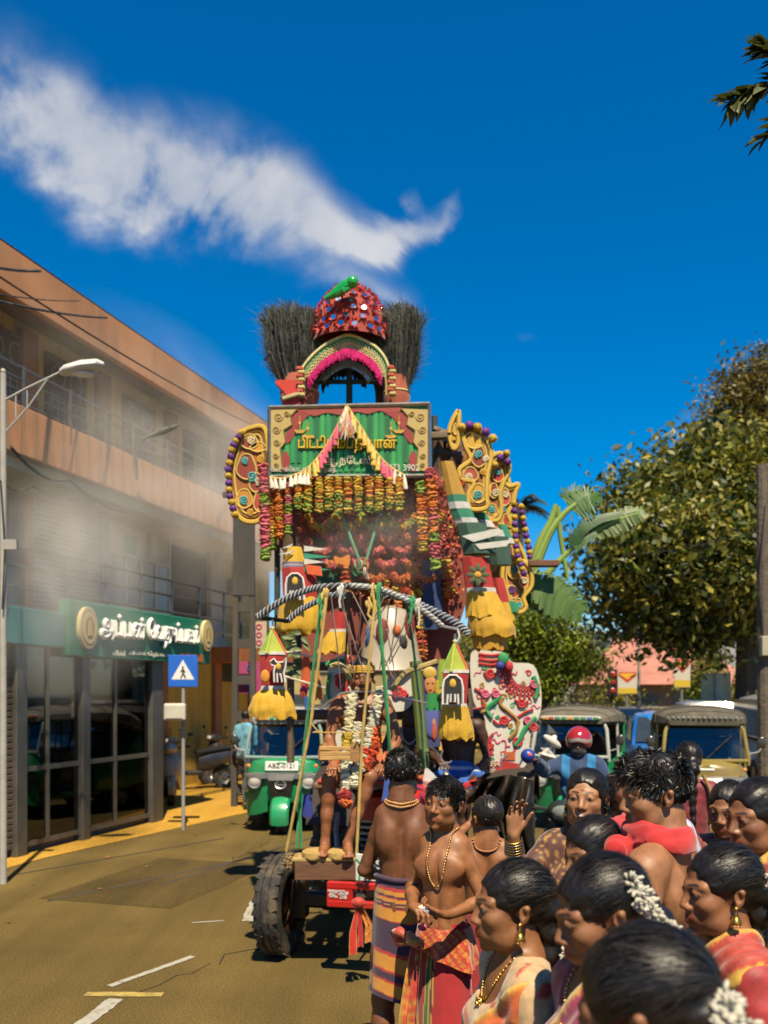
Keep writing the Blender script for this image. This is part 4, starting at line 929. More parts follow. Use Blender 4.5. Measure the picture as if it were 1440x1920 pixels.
 vs,fs=polygonize(body_fn,lo,hi,res)
 hfz=to_head(vs.astype(np.float32));m=~(((vs-cutp)@upv>.012)&(np.linalg.norm(vs-hbn,axis=1)<.17))
 vs,fs,_=keep(vs,fs,m);tn=A3(tone);cl=np.tile(tn,(len(vs),1))
 V_,F_,C_=[vs],[fs],[cl];off=len(vs)
 # head
 ext=.155*hs;hlo=np.minimum(hbn-ext,cutp-.09);hhi=hbn+ext
 hv,hf=polygonize(lambda p:smin(Hd(p),Bd(p),.015),hlo,hhi,hres)
 m=((hv-cutp)@upv>-.004)&(np.linalg.norm(hv-hbn,axis=1)<.165*hs+.02);hv,hf,_=keep(hv,hf,m)
 V_.append(hv);F_.append(hf+off);C_.append(paint_head(to_head(hv.astype(np.float32)),tone,fem,gaze,**fk));off+=len(hv)
 for q in hands+feet:
  al=[A3(x[1])for x in q]+[A3(x[2])for x in q];a,b=polygonize(lambda p:sd_prims(p,q),np.min(al,0)-.035,np.max(al,0)+.035,.0038 if hres<.0032 else .0055)
  V_.append(a);F_.append(b+off);cc=np.tile(tn,(len(a),1));C_.append(cc);off+=len(a)
 me=mesh_of('person',np.concatenate(V_),np.concatenate(F_),np.concatenate(C_),skin(),180)
 ob=lk('person',me);ob.location=loc;ob.rotation_euler=(0,0,R(yaw));tag(ob,label,'person',group);o.ob=ob;o.T=T;o.tone=tone;o.lo,o.hi=lo,hi;o.sw=sw;o.dz=dz
 o.w=lambda q:V(tuple(Rh@A3(q)*hs+hbn))  # head frame point -> local
 return o
def cloth_part(name,o,fn,lo,hi,res,colfn,mat=None,label=None):
 vs,fs=polygonize(fn,lo,hi,res)
 if not len(vs):return None
 c=colfn(vs);c=np.concatenate([c,np.ones((len(vs),1))],1)if c.shape[1]==3 else c
 return lk(name,mesh_of(name,vs,fs,c,mat or cloth(),180),o.ob,label)
def hair_long(o,res=.004,style='bun',part_x=0.0,color=(.012,.009,.008),strands=900,seed=1,loose=0):
 g=np.random.default_rng(seed);rad=A3((.0805,.1015,.0890));cen=A3((0,.016,.035))
 pr_back={'bun':[('rc',(0,.085,-.020),(0,.105,-.050),.046,.040,.03),('rc',(0,.100,-.06),(0,.085,-.20),.034,.026,.03),('rc',(0,.085,-.20),(0,.082,-.42),.026,.018,.02)],'loose':[('rc',(-.062,.02,-.04),(-.075,.03,-.22),.034,.026,.03),('rc',(.062,.02,-.04),(.075,.03,-.22),.034,.026,.03),('rc',(0,.07,-.03),(0,.07,-.26),.065,.05,.03)],'braid':[('rc',(0,.092,-.03),(0,.10,-.10),.040,.032,.03),('rc',(0,.10,-.10),(0,.085,-.46),.030,.02,.02)]}[style]
 def fn(p):
  q=o.to_head(p);d=sd_el(q,cen,rad);qq=(q-cen)/rad
  an=np.arctan2(qq[:,0]-part_x*(qq[:,1]<.2),qq[:,2]+.15)
  groove=np.sin(an*52+3*np.sin(q[:,1]*30))*.0009+np.sin(an*23+2.5*np.sin(q[:,1]*24+1))*.0009+np.sin(an*7+3*np.sin(q[:,1]*14+2))*.0022
  pl=np.exp(-((q[:,0]-part_x*.07)/.0035)**2)*.0042*(q[:,1]<.045)*(q[:,2]>.05)
  d=d-groove+pl
  d=smax(d,-sd_el(q,(0,-.116,-.028),(.0735,.078,.106)),.010)
  for s in(-1,1):d=smax(d,-sd_el(q,(s*.090,.004,-.018),(.030,.024,.036)),.008)
  d=smax(d,-.085-q[:,2],.01)
  b=sd_prims(q,pr_back)-.004*np.sin(q[:,2]*(95 if style!='loose' else 10)+60*np.abs(q[:,0]))-.0015*np.sin(q[:,0]*420)
  return smin(d,b,.02)*o.hs
 lowz={'bun':-.46,'loose':-.34,'braid':-.50}[style]
 cs=[o.w((x,y,z))for x in(-.13,.13)for y in(-.13,.17)for z in(lowz,.15)];lo=[min(c[i]for c in cs)for i in range(3)];hi=[max(c[i]for c in cs)for i in range(3)]
 vs,fs=polygonize(fn,lo,hi,res);cl=np.tile(A3((*color,1)),(len(vs),1))
 ob=lk('hair',mesh_of('hair',vs,fs,cl,hairm(),180),o.ob)
 if strands:  # combed strands lying on the hair; paler ones put highlights into the colour
  VS,FS,CS=[],[],[];n=0;S=7
  for i in range(strands):
   a0=g.uniform(-1.75,1.75);b0=g.uniform(-.55,.6);b1=b0+g.uniform(.4,1.0);ln=1.003+abs(g.normal())*.028;fl=g.random()<.12;w=g.uniform(.0005,.0012);c=color[0]*g.choice([.5,.8,1,1.6,3])
   pts=[]
   for j in range(S):
    t=j/(S-1);b=b0+(b1-b0)*t;a=a0*(1-.12*t)+(.05+.10*(i%5==0))*math.sin(3*t+i);rr=ln+(.09*math.sin(t*2.6)*(i%7)/6 if fl else 0)
    q=cen+rad*A3((math.sin(a)*math.cos(b),math.sin(b),math.cos(a)*math.cos(b)-.15*(1-math.cos(b))))*rr
    pts.append(q)
   if sd_el(A3([pts[0]]),(0,-.116,-.028),(.072,.077,.105))[0]<0:continue
   pts=A3(pts);tg=np.gradient(pts,axis=0);sd=np.cross(tg,pts-cen);sd/=np.linalg.norm(sd,axis=1)[:,None]+1e-9;wd=(w*np.sin(np.linspace(.15,math.pi-.05,S)))[:,None]
   q2=np.stack([pts-sd*wd,pts+sd*wd],1).reshape(-1,3);VS.append((q2@o.Rh.T)*o.hs+o.hb)
   FS.append(np.array([(2*j,2*j+1,2*j+3,2*j+2)for j in range(S-1)])+n);n+=2*S;CS.append(np.tile(A3((c,c*.8,c*.65,1)),(2*S,1)))
  stuff(lk('hair_strands',mesh_of('hair_strands',np.concatenate(VS),np.concatenate(FS),np.concatenate(CS),hairm(),180),ob))
 return ob
def hair_short(o,seed=1,n=2600,length=.030,top=1.5,fade=.0,color=(.011,.009,.008),res=.0045,wave=.5,fringe=0.0,flow=1.0):
 g=np.random.default_rng(seed);rad=A3((.078,.099,.087));cen=A3((0,.015,.035));fade_z=-.055+fade
 def mask(q):return np.minimum(sd_el(q,(0,-.120,-.035-fringe),(.074,.078,.110)),np.minimum(sd_el(q,(.088,.006,-.015),(.03,.024,.036)),sd_el(q,(-.088,.006,-.015),(.03,.024,.036))))
 def fn(p):
  q=o.to_head(p);th=np.clip((q[:,2]-fade_z)/.07,0,1);d=sd_el(q,cen,rad)+.006-th*.007-.0015*np.sin(q[:,0]*260+3*np.sin(q[:,1]*120))*th
  d=smax(d,-mask(q),.008);return smax(d,(fade_z-.01)-q[:,2],.006)*o.hs
 cs=[o.w((x,y,z))for x in(-.12,.12)for y in(-.12,.13)for z in(-.09,.15)];lo=[min(c[i]for c in cs)for i in range(3)];hi=[max(c[i]for c in cs)for i in range(3)]
 vs,fs=polygonize(fn,lo,hi,res);ob=lk('hair',mesh_of('hair',vs,fs,np.tile(A3((*color,1)),(len(vs),1)),hairm(),180),o.ob)
 d=g.normal(size=(n*3,3));d/=np.linalg.norm(d,axis=1)[:,None];p=cen+d*rad;ok=(mask(A3(p))>0)&(p[:,2]>fade_z+.01);p,d=p[ok][:n],d[ok][:n];m=len(p)
 th=np.clip((p[:,2]-fade_z)/.09,0,1);L=length*(.25+.75*th*g.uniform(.6,top,m));nn=d/rad;nn/=np.linalg.norm(nn,axis=1)[:,None]
 clump=np.stack([np.sin(p[:,0]*90+seed),np.cos(p[:,1]*80),np.sin(p[:,2]*70+p[:,0]*60)],1)
 t1=nn*.55+np.array([0,-.45,-.30])*flow+clump*wave+g.normal(size=(m,3))*.22;t1/=np.linalg.norm(t1,axis=1)[:,None];t2=t1+np.array([0,-.2,-.55])+clump*wave*.6;t2/=np.linalg.norm(t2,axis=1)[:,None]
 p0=p-nn*.003;p1=p0+t1*L[:,None]*.5;p2=p1+t2*L[:,None]*.5;sd=np.cross(t1,nn+g.normal(size=(m,3))*.4);sd/=np.linalg.norm(sd,axis=1)[:,None]+1e-9;w=g.uniform(.0011,.0024,m)[:,None]
 VS=np.stack([p0-sd*w,p0+sd*w,p1-sd*w*.8,p1+sd*w*.8,p2-sd*w*.15,p2+sd*w*.15],1).reshape(-1,3);base=np.arange(m)[:,None]*6;FS=np.concatenate([base+A3([0,1,3,2]).astype(int),base+A3([2,3,5,4]).astype(int)])
 cc=np.repeat(color[0]*g.uniform(.6,1.9,(m,1)),6,0)*np.array([[1,.8,.62]]);CS=np.concatenate([cc,np.ones((6*m,1))],1)
 stuff(lk('hair_strands',mesh_of('hair_strands',(VS@o.Rh.T)*o.hs+o.hb,FS,CS,hairm(),180),ob));return ob
def gajra(o,pts,n=120,spread=.022,seed=2,size=.0068,name='jasmine_garland'):
 """jasmine buds pinned along a path given in the head frame"""
 g=np.random.default_rng(seed);mb=MB();pts=[V(p)for p in pts]
 for i in range(n):
  s=i/n*(len(pts)-1);j=min(int(s),len(pts)-2);q=pts[j].lerp(pts[j+1],s-j);d=V(g.normal(size=3)).normalized();c=q+d*spread*g.uniform(.3,1.0)
  rot=d.to_track_quat('Z','Y').to_matrix();k=g.uniform(.8,1.25)
  mb.ell(o.w(c),(size*.62*k*o.hs,size*.62*k*o.hs,size*1.25*k*o.hs),jit((.66,.62,.50,1),.18),6,4,rot)
 return part(name,mb,petal(),o.ob,smooth=180)
def jhumka(o,s,k=1.0):
 mb=MB();a=o.w((s*.080,.000,-.030));dn=V((0,0,-1));mb.ell(a,(.006*k,)*3,(.75,.45,.10,1),8,6)
 mb.lathe([(.002,0),(.003,-.008),(.0045,-.010),(.003,-.012),(.008*k,-.018*k),(.0125*k,-.027*k),(.0145*k,-.034*k),(.012*k,-.035*k)],a+V((0,0,-.003)),12,(.72,.42,.09,1))
 for i in range(8):t=i*math.pi/4;mb.ell(a+V((math.cos(t)*.012*k,math.sin(t)*.012*k,-.041*k)),.0025,(.75,.55,.25,1),6,4)
 return part('earring',mb,gold(),o.ob,smooth=180)
def on_skin_all(o,ps,off=.002,it=7):
 """moves local points onto the body surface"""
 p=A3([tuple(q)for q in ps]);E=A3([(.002,0,0),(0,.002,0),(0,0,.002)])
 for _ in range(it):
  d=o.B(p)-off;gv=np.stack([o.B(p+e)-o.B(p-e)for e in E],1);gv/=np.linalg.norm(gv,axis=1)[:,None]+1e-9;p=p-d[:,None]*gv
 return[V(tuple(float(x)for x in q))for q in p]
def on_skin(o,p,off=.002):return on_skin_all(o,[p],off)[0]
def bead_chain(o,ctrl,r,n,col,name='necklace',mat=None,long=False,pend=None):
 mb=MB();ctrl=[V(c)for c in ctrl];N=len(ctrl)-1;pts=[]
 for i in range(n+1):
  s=i/n*N;j=min(int(s),N-1);t=s-j;p0,p1,p2,p3=ctrl[max(j-1,0)],ctrl[j],ctrl[j+1],ctrl[min(j+2,N)]
  pts.append(.5*(2*p1+(p2-p0)*t+(2*p0-5*p1+4*p2-p3)*t*t+(3*p1-p0-3*p2+p3)*t**3))
 pts=on_skin_all(o,pts,r*.8)
 for a,b in zip(pts[:-1],pts[1:]):
  d=(b-a);mb.ell((a+b)/2,(r,r,d.length*.56 if long else r),jit(col,.15),7,5,d.to_track_quat('Z','Y').to_matrix())
 if pend:
  c=on_skin(o,pend[0],.006);mb.ell(c,(pend[1],pend[1]*.3,pend[1]),col,14,8)
  for i in range(11):t=i/11*2*math.pi;mb.ell(c+V((math.cos(t)*pend[1]*.78,-.004,math.sin(t)*pend[1]*.78)),pend[1]*.16,(.8,.55,.16,1),6,4)
  mb.ell(c+V((0,-.006,0)),pend[1]*.3,(.8,.5,.12,1),8,5)
  for i in range(5):mb.ell(c+V(((i-2)*pend[1]*.35,0,-pend[1]*(1.15-.08*abs(i-2)))),pend[1]*.13,(.8,.55,.16,1),6,4)
 return part(name,mb,mat or gold(),o.ob,smooth=180)
def blouse(o,colfn,sleeve=.55,res=.008,neck=(.085,1.40),low=1.0,mat=None,arms=None,back=True,name='blouse'):
 T=o.T;k=o.k
 def fn(p):
  d=o.B(p)-.007-.0015*np.sin(p[:,2]*90+6*np.sin(p[:,0]*25))
  tz=np.maximum(T(0,0,low)[2]-p[:,2],p[:,2]-T(0,0,1.425)[2]);t=np.maximum(tz,np.abs(p[:,0])-(o.sw+.01)*k)
  for s,arm in zip((-1,1),arms or(None,None)):
   sh=T(s*o.sw,.012,1.335);e=arm['e']if arm else T(s*(o.sw+.055),.03,1.07);m_=V(sh).lerp(V(e),sleeve);t=np.minimum(t,sd_rc(p,sh,m_,.085*k,.065*k))
  t=smax(t,-sd_el(p,T(0,-.09,neck[1]),(neck[0]*k,.10*k,.10*k)),.006);t=smax(t,-sd_el(p,T(0,.06,1.47),(.085*k,.10*k,.085*k)),.006)
  return smax(d,t,.006)
 lo,hi=o.lo,o.hi;return cloth_part(name,o,fn,lo,(hi[0],hi[1],T(0,0,1.47)[2]),res,colfn,mat or silk())
def sash(o,c,n,w,colfn,off=.014,res=.008,zr=(.86,1.45),pleat=.0045,freq=130,name='saree',mat=None,xlim=None,extra=None):
 """band of cloth wrapped over the torso: |(p-c).n| < w"""
 n_=A3(n);n_/=np.linalg.norm(n_);c=A3(c)
 def fn(p):
  t=(p-c)@n_;d=o.B(p)-off+pleat*np.sin(t*freq);reg=np.abs(t)-w;reg=np.maximum(reg,np.maximum(o.T(0,0,zr[0])[2]-p[:,2],p[:,2]-o.T(0,0,zr[1])[2]))
  reg=np.maximum(reg,np.abs(p[:,0])-(xlim or(o.sw+.028))*o.k)
  if extra is not None:reg=extra(p,reg)
  return smax(d,reg,.006)
 return cloth_part(name,o,fn,o.lo,o.hi,res,lambda v:colfn(v,(v-c)@n_),mat or silk())
def skirt(o,z0,z1,r0,r1,colfn,folds=9,depth=.05,n=96,rows=48,mat=None,name='sarong',ctr=(0,0),sy=.8,seed=0,hem=.0,tw=0):
 g=np.random.default_rng(seed);ph=g.uniform(0,6,8);VS,CS=[],[]
 for j in range(rows+1):
  s=j/rows;z=z0+(z1-z0)*s
  for i in range(n):
   th=2*math.pi*i/n;f=sum(math.sin(folds*q*th+ph[int(q*3)%8]+tw*s*q)*a for q,a in((.5*2,.5),(1.67,.3),(.34*3,.3),(2.6,.15)));f+=.4*math.sin(s*9+2*math.sin(th+ph[3]))*(1-s)*.5
   rr=(r0+(r1-r0)*s**.8)*(1+depth*f*(.15+.85*s));zz=z+(hem*math.sin(th*2+ph[4])*s)
   VS.append((ctr[0]+math.cos(th)*rr,ctr[1]+math.sin(th)*rr*sy,zz));CS.append(colfn(s,th,z))
 FS=[(j*n+i,(j+1)*n+i,(j+1)*n+(i+1)%n,j*n+(i+1)%n)for j in range(rows)for i in range(n)]
 return lk(name,mesh_of(name,np.array(VS),np.array(FS),np.array(CS),mat or cloth(),180),o.ob)
def const(c):return lambda v,*a:np.tile(A3(c[:3]),(len(v),1))
# ------------------------------------------------------------------ vehicles
def wheel(parent,c,r,w,rimcol=(.3,.3,.3,1),lugs=14,name='wheel',rim=.62,axis='X',lugh=.055):
 """tyre with tread lugs, and a rim as its sub-part; axle along local x"""
 mb=MB();Rm=Mx.Rotation(R(90),3,'Y');tc_=(.018,.017,.016,1)
 prof=[(r*rim,-w*.42),(r*.80,-w*.52),(r*.95,-w*.48),(r,-w*.30),(r,-w*.20),(r*.965,-w*.17),(r*.965,-w*.12),(r,-w*.09),(r,w*.09),(r*.965,w*.12),(r*.965,w*.17),(r,w*.20),(r,w*.30),(r*.95,w*.48),(r*.80,w*.52),(r*rim,w*.42)]
 mb.lathe(prof,c,36,tc_,Rm)
 for i in range(lugs):
  for s in(-1,1):
   th=2*math.pi*(i+(.5 if s>0 else 0))/lugs;q=V(c)+V((s*w*.34,math.cos(th)*r*.985,math.sin(th)*r*.985));mb.box(q,(w*.34,r*2.6/lugs,r*lugh),tc_,Mx.Rotation(th-math.pi/2,3,'X')@Mx.Rotation(s*.35,3,'Z'))
 o=part(name,mb,rubber(),parent)
 mb=MB();mb.lathe([(0,w*.10),(r*.18,w*.16),(r*.2,w*.02),(r*rim*.72,-w*.08),(r*rim*.9,w*.3),(r*(rim+.02),w*.44)],c,24,rimcol,Rm)
 mb.lathe([(0,-w*.10),(r*.18,-w*.16),(r*.2,-w*.02),(r*rim*.72,w*.0),(r*rim*.9,-w*.3),(r*(rim+.02),-w*.44)],c,24,rimcol,Rm)
 part('rim',mb,metal(),o);return o
def rsec(y,w,z0,z1,n=16,p=4.0,x0=0):
 """rounded cross section in xz at depth y"""
 pts=[]
 for i in range(n):
  t=2*math.pi*i/n;c,s=math.cos(t),math.sin(t);rr=(abs(c)**p+abs(s)**p)**(-1/p)
  pts.append((x0+c*rr*w/2,y,(z0+z1)/2+s*rr*(z1-z0)/2))
 return pts
def three_wheeler(label,loc,rz,body,plate,roof=(.075,.066,.045,1),studs=False,frame=(.55,.55,.52,1),stickers=False,group='three wheelers on the road',blue=False):
 t=thing('three_wheeler',label,'three wheeler',loc,rz,group);wheel(t,(0,-1.0,.22),.22,.12,(.35,.33,.3,1),18)
 for s in(-1,1):wheel(t,(s*.52,.78,.22),.22,.13,(.3,.3,.3,1),18)
 mb=MB();mb.loft([rsec(-1.02,.30,.50,.98,p=3),rsec(-.98,.74,.42,1.0,p=3),rsec(-.86,1.02,.40,1.04),rsec(-.72,1.10,.36,1.04),rsec(-.60,1.10,.34,.98)],body);part('front_cowl',mb,paint(),t)
 for s in(-1,1):mb=MB();mb.loft([[(s*(x+.10),y+.02,z)for x,y,z in q]for q in([(.10,-1.02,.30),(.30,-.96,.24),(.42,-.82,.22),(.42,-.78,.22),(.28,-.90,.24),(.10,-.95,.30)],[(.10,-1.06,.60),(.32,-.99,.56),(.46,-.85,.55),(.46,-.80,.55),(.30,-.93,.56),(.10,-.99,.60)])],body);part('leg_shield',mb,paint(),t)
 mb=MB();mb.loft([[(-.07,-1.05,.30),(.07,-1.05,.30),(.07,-.95,.30),(-.07,-.95,.30)],[(-.10,-1.10,.42),(.10,-1.10,.42),(.12,-.95,.42),(-.12,-.95,.42)],[(-.17,-1.12,.74),(.17,-1.12,.74),(.20,-.95,.74),(-.20,-.95,.74)],[(-.19,-1.07,.82),(.19,-1.07,.82),(.2,-.95,.82),(-.2,-.95,.82)]],(.013,.014,.015,1));nose=part('nose_panel',mb,paint(),t)
 mb=MB();mb.ring((0,-1.122,.68),.05,.008,(.7,.7,.7,1),Mx.Rotation(R(78),3,'X')@Mx.Diagonal((1.5,1,1)),16,5);mb.box((0,-1.125,.68),(.14,.01,.012),(.7,.7,.7,1));part('emblem',mb,metal(),nose)
 mb=MB();rings=[]
 for a in np.linspace(-.35,2.2,9):rings.append([(x,-1.0-math.cos(a)*rr,.24+math.sin(a)*rr)for x,rr in((-.13,.25),(-.10,.285),(0,.30),(.10,.285),(.13,.25),(.10,.26),(0,.275),(-.10,.26))])
 mb.loft(rings,tuple(min(1,c*1.1)for c in body[:3])+(1,));part('mudguard',mb,paint(),t)
 mb=MB();mb.tube([(0,-1.0,.22),(.09,-.98,.4),(.05,-.96,.6)],.03,(.2,.2,.2,1),7);mb.tube([(-.09,-1.0,.22),(.09,-1.0,.22)],.02,(.3,.3,.3,1),7);part('fork',mb,metal(),t)
 mb=MB();mb.loft([rsec(-1.07,.86,.76,.83,p=5),rsec(-1.03,1.02,.74,.84,p=5),rsec(-.9,1.12,.74,.84,p=5)],(.5,.5,.48,1));part('bumper_band',mb,metal(),t)
 for s in(-1,1):
  mb=MB();mb.ell((s*.37,-1.03,.72),(.09,.05,.085),(.55,.53,.48,1),14,8);h=part('headlight',mb,M('lamp_glass',rough=.08,spec=.9,bump=0,coat=.5),t)
  mb=MB();mb.ring((s*.37,-1.06,.72),.088,.012,(.6,.6,.6,1),Mx.Rotation(R(90),3,'X'),18,5);part('rim',mb,metal(),h)
  mb=MB();mb.ell((s*.47,-.99,.93),(.035,.025,.03),(.6,.25,.03,1),10,6);part('indicator',mb,M('lamp_glass'),t)
 if not plate:plate=None
 mb=MB();mb.box((0,-1.02,.93),(.46 if plate else .2,.012,.13 if plate else .03),(.72,.72,.68,1),Mx.Rotation(R(-12),3,'X'),.004);pl=part('number_plate',mb,print_(),t)
 if plate:
  tx=text_mb(plate,.092,.004,(.02,.02,.03,1),bold=.001);place_text(tx,Mx.Translation((0,-1.031,.93))@Mx.Rotation(R(-12),4,'X'));part('plate_lettering',tx,matte(),pl)
  # windscreen
 w0,w1=[(-.52,-.83,1.03),(.52,-.83,1.03)],[(-.45,-.64,1.55),(.45,-.64,1.55)]
 mb=MB();mb.quad((-.50,-.825,1.05),(.50,-.825,1.05),(.44,-.65,1.53),(-.44,-.65,1.53),(1,)*4);g=part('windscreen',mb,glass_mat('screen_glass',(.42,.50,.50,1),.05),t)
 mb=MB();mb.tube([(-.54,-.80,.98),(-.54,-.82,1.08),(-.50,-.70,1.42),(-.44,-.645,1.55),(0,-.66,1.585),(.44,-.645,1.55),(.50,-.70,1.42),(.54,-.82,1.08),(.54,-.80,.98)],.026,frame,7);mb.tube([(-.54,-.83,1.04),(0,-.87,1.03),(.54,-.83,1.04)],.022,frame,6);part('screen_frame',mb,paint(),t)
 mb=MB();mb.tube([(.02,-.85,1.06),(.28,-.775,1.30)],.008,(.01,)*3+(1,),5);mb.tube([(.12,-.83,1.16),(.34,-.76,1.36)],.011,(.01,)*3+(1,),5);part('wiper',mb,rubber(),t)
 # canvas roof and body
 mb=MB();rings=[]
 for y,w,zt,zb in((-.74,.92,1.60,1.53),(-.64,1.06,1.68,1.53),(-.1,1.22,1.74,1.52),(.5,1.27,1.74,1.50),(1.0,1.24,1.70,1.44),(1.28,1.10,1.58,1.30)):
  rings.append([(math.cos(a)*w/2,y,zb+max(0,math.sin(a))**.55*(zt-zb))for a in np.linspace(0,math.pi,13)]+[(-w/2+.03,y,zb-.03),(w/2-.03,y,zb-.03)])
 mb.loft(rings,roof);rf=part('canopy',mb,M('canvas',rough=.85,var=.35,vs=4,bump=.5,bs=35,bd=.01,dirt=((.17,.13,.08,1),.75,2.2)),t)
 mb=MB()
 for y in(-.62,-.1,.45,.98):
  w,zt,zb={-.62:(1.07,1.685,1.53),-.1:(1.225,1.745,1.52),.45:(1.275,1.745,1.5),.98:(1.245,1.705,1.44)}[y]
  mb.tube([(math.cos(a)*w/2,y,zb+max(0,math.sin(a))**.55*(zt-zb))for a in np.linspace(0,math.pi,13)],.012,(.05,.045,.035,1),5)
 part('canopy_ribs',mb,rubber(),rf)
 if studs:
  for i in range(15):
   x=-.47+i*.067;mb=MB();mb.ell((x,-.735-.02*(1-(x/.5)**2),1.60),.016,(.7,.7,.68,1),8,5);part('stud',mb,metal(),rf)
 if stickers:
  mb=MB();mb.loft([rsec(-.765,.80,1.555,1.60,p=6),rsec(-.74,.86,1.56,1.61,p=6)],(.55,.52,.45,1));sk=part('visor_board',mb,print_(),rf)
  for i in range(9):x=-.36+i*.09;mb=MB();mb.box((x,-.772,1.578),(.07,.006,.032),random.choice([(.6,.05,.03,1),(.05,.3,.12,1),(.7,.35,.05,1),(.1,.2,.5,1)]));part('sticker',mb,print_(),sk)
 mb=MB();mb.loft([rsec(.25,1.26,.30,.92,p=6),rsec(.9,1.28,.30,.96,p=6),rsec(1.26,1.18,.36,1.30,p=6),rsec(1.30,1.1,.4,1.28,p=6)],body);mb.box((0,-.2,.33),(1.16,1.1,.06),body);part('body_tub',mb,paint(),t)
 for s in(-1,1):
  mb=MB();mb.tube([(s*.56,-.15,.35),(s*.60,-.12,1.0),(s*.58,-.1,1.52)],.02,frame if not studs else body,6);part('side_post',mb,paint(),t)
  mb=MB();mb.tube([(s*.62,.55,.9),(s*.62,.55,1.5)],.02,body,6);part('side_post',mb,paint(),t)
 mb=MB();mb.box((0,.72,.66),(1.1,.5,.14),(.02,.02,.022,1),b=.05);mb.box((0,1.0,1.0),(1.1,.12,.55),(.02,.02,.022,1),b=.05);mb.box((0,-.3,.66),(.45,.35,.12),(.02,.02,.022,1),b=.04);part('seat',mb,M('vinyl',rough=.5,bump=.2),t)
 mb=MB();mb.tube([(-.25,-.62,1.02),(0,-.66,1.0),(.25,-.62,1.02)],.018,(.02,)*3+(1,),6);mb.tube([(0,-.66,1.0),(0,-.8,.7)],.025,(.02,)*3+(1,),6);part('handlebar',mb,metal(),t)
 for s in(-1,1):
  mb=MB();mb.tube([(s*.53,-.80,1.12),(s*.66,-.86,1.16),(s*.70,-.86,1.22)],.01,(.5,.5,.5,1),6);mb.ell((s*.70,-.86,1.28),(.06,.02,.08),(.03,.03,.03,1),12,7);part('mirror',mb,paint(),t)
 return t
def scooter(label,loc,rz,col,rest=(.02,.02,.022,1),group=None,name='scooter',headcol=(.6,.58,.5,1)):
 t=thing(name,label,'scooter',loc,rz,group);wheel(t,(0,-.62,.24),.24,.10,(.3,.3,.3,1),16);wheel(t,(0,.58,.24),.24,.11,(.3,.3,.3,1),16)
 mb=MB();mb.loft([rsec(-.66,.10,.46,.56,p=2.5),rsec(-.60,.30,.40,.80,p=2.5),rsec(-.50,.40,.34,.92,p=2.5),rsec(-.42,.34,.34,.94,p=3)],col);part('front_apron',mb,paint(),t)
 mb=MB();mb.loft([rsec(-.62,.14,.92,1.02,p=2.2),rsec(-.55,.26,.88,1.08,p=2.2),rsec(-.42,.24,.90,1.06,p=2.2),rsec(-.34,.1,.94,1.02,p=2.2)],col);part('handlebar_cowl',mb,paint(),t)
 mb=MB();mb.ell((0,-.60,.98),(.085,.04,.06),headcol,12,7);part('headlight',mb,M('lamp_glass'),t)
 mb=MB();mb.tube([(-.34,-.40,1.0),(-.12,-.46,.98),(.12,-.46,.98),(.34,-.40,1.0)],.016,rest,6);mb.tube([(-.36,-.39,1.0),(-.24,-.42,.99)],.022,rest,6);mb.tube([(.36,-.39,1.0),(.24,-.42,.99)],.022,rest,6);part('handlebar',mb,rubber(),t)
 mb=MB();rings=[]
 for a in np.linspace(-.1,2.3,8):rings.append([(x,-.62-math.cos(a)*rr,.24+math.sin(a)*rr)for x,rr in((-.07,.26),(0,.285),(.07,.26),(0,.265))])
 mb.loft(rings,col);part('mudguard',mb,paint(),t)
 mb=MB();mb.box((0,-.15,.34),(.30,.5,.08),rest,b=.02);part('footboard',mb,rubber(),t)
 mb=MB();mb.loft([rsec(.02,.24,.36,.66,p=3),rsec(.25,.32,.36,.74,p=3),rsec(.6,.30,.50,.78,p=3),rsec(.92,.16,.66,.80,p=3)],col);part('rear_body',mb,paint(),t)
 mb=MB();mb.loft([rsec(-.02,.22,.70,.78,p=3),rsec(.2,.28,.73,.82,p=3),rsec(.6,.27,.77,.88,p=3),rsec(.85,.2,.80,.88,p=3)],rest);part('seat',mb,M('vinyl'),t)
 mb=MB();mb.tube([(0,-.62,.24),(.06,-.58,.45),(0,-.46,.9)],.025,(.3,.3,.3,1),6);mb.tube([(.14,.6,.24),(.14,.9,.32)],.04,(.25,.25,.25,1),7);part('fork_and_exhaust',mb,metal(),t)
 for s in(-1,1):
  mb=MB();mb.tube([(s*.26,-.43,1.0),(s*.34,-.44,1.16)],.007,rest,5);mb.ell((s*.36,-.44,1.21),(.055,.015,.035),rest,10,6);part('mirror',mb,paint(),t)
 return t
gcol_=(.012,.26,.10,1)
q=P(517,1560,12.6);three_wheeler('green three wheeler with chrome front and plate facing us at the left',(q.x+.15,13.5,0),-3,gcol_,'ABZ-0121',roof=(.30,.29,.26,1),frame=(.25,.36,.33,1),stickers=True)
three_wheeler('second three wheeler with white front hidden behind the devotee',(-.98,14.3,0),-4,(.42,.43,.42,1),'',roof=(.05,.05,.05,1),frame=(.03,.03,.03,1))
q=P(1088,1400,13.2);three_wheeler('green three wheeler with dusty grey canopy behind the helmeted rider',(q.x+.05,13.6,0),-20,gcol_,'',roof=(.11,.10,.07,1),frame=(.45,.47,.43,1),stickers=True)
q=P(1335,1400,12.4);three_wheeler('dull yellow three wheeler with dark studded canopy at the right',(q.x,12.9,0),-14,(.24,.17,.035,1),'',studs=True,frame=(.30,.23,.06,1))
q=P(375,1470,18.6);scooter('black scooter parked against the yellow wall',(q.x,q.y-.35,0),-62,(.03,.03,.035,1))
scooter('second dark scooter half hidden by the lattice pole',(P(430,1450,19.5).x,19.7,0),-40,(.05,.045,.045,1))
scooter('white and yellow scooter beside the crossing sign',(P(322,1470,16.6).x,16.2,0),20,(.50,.42,.28,1))
scooter('dark scooter ridden by the man in the red helmet',(1.64,7.77,0),-22,(.018,.03,.026,1),headcol=(.2,.22,.2,1))
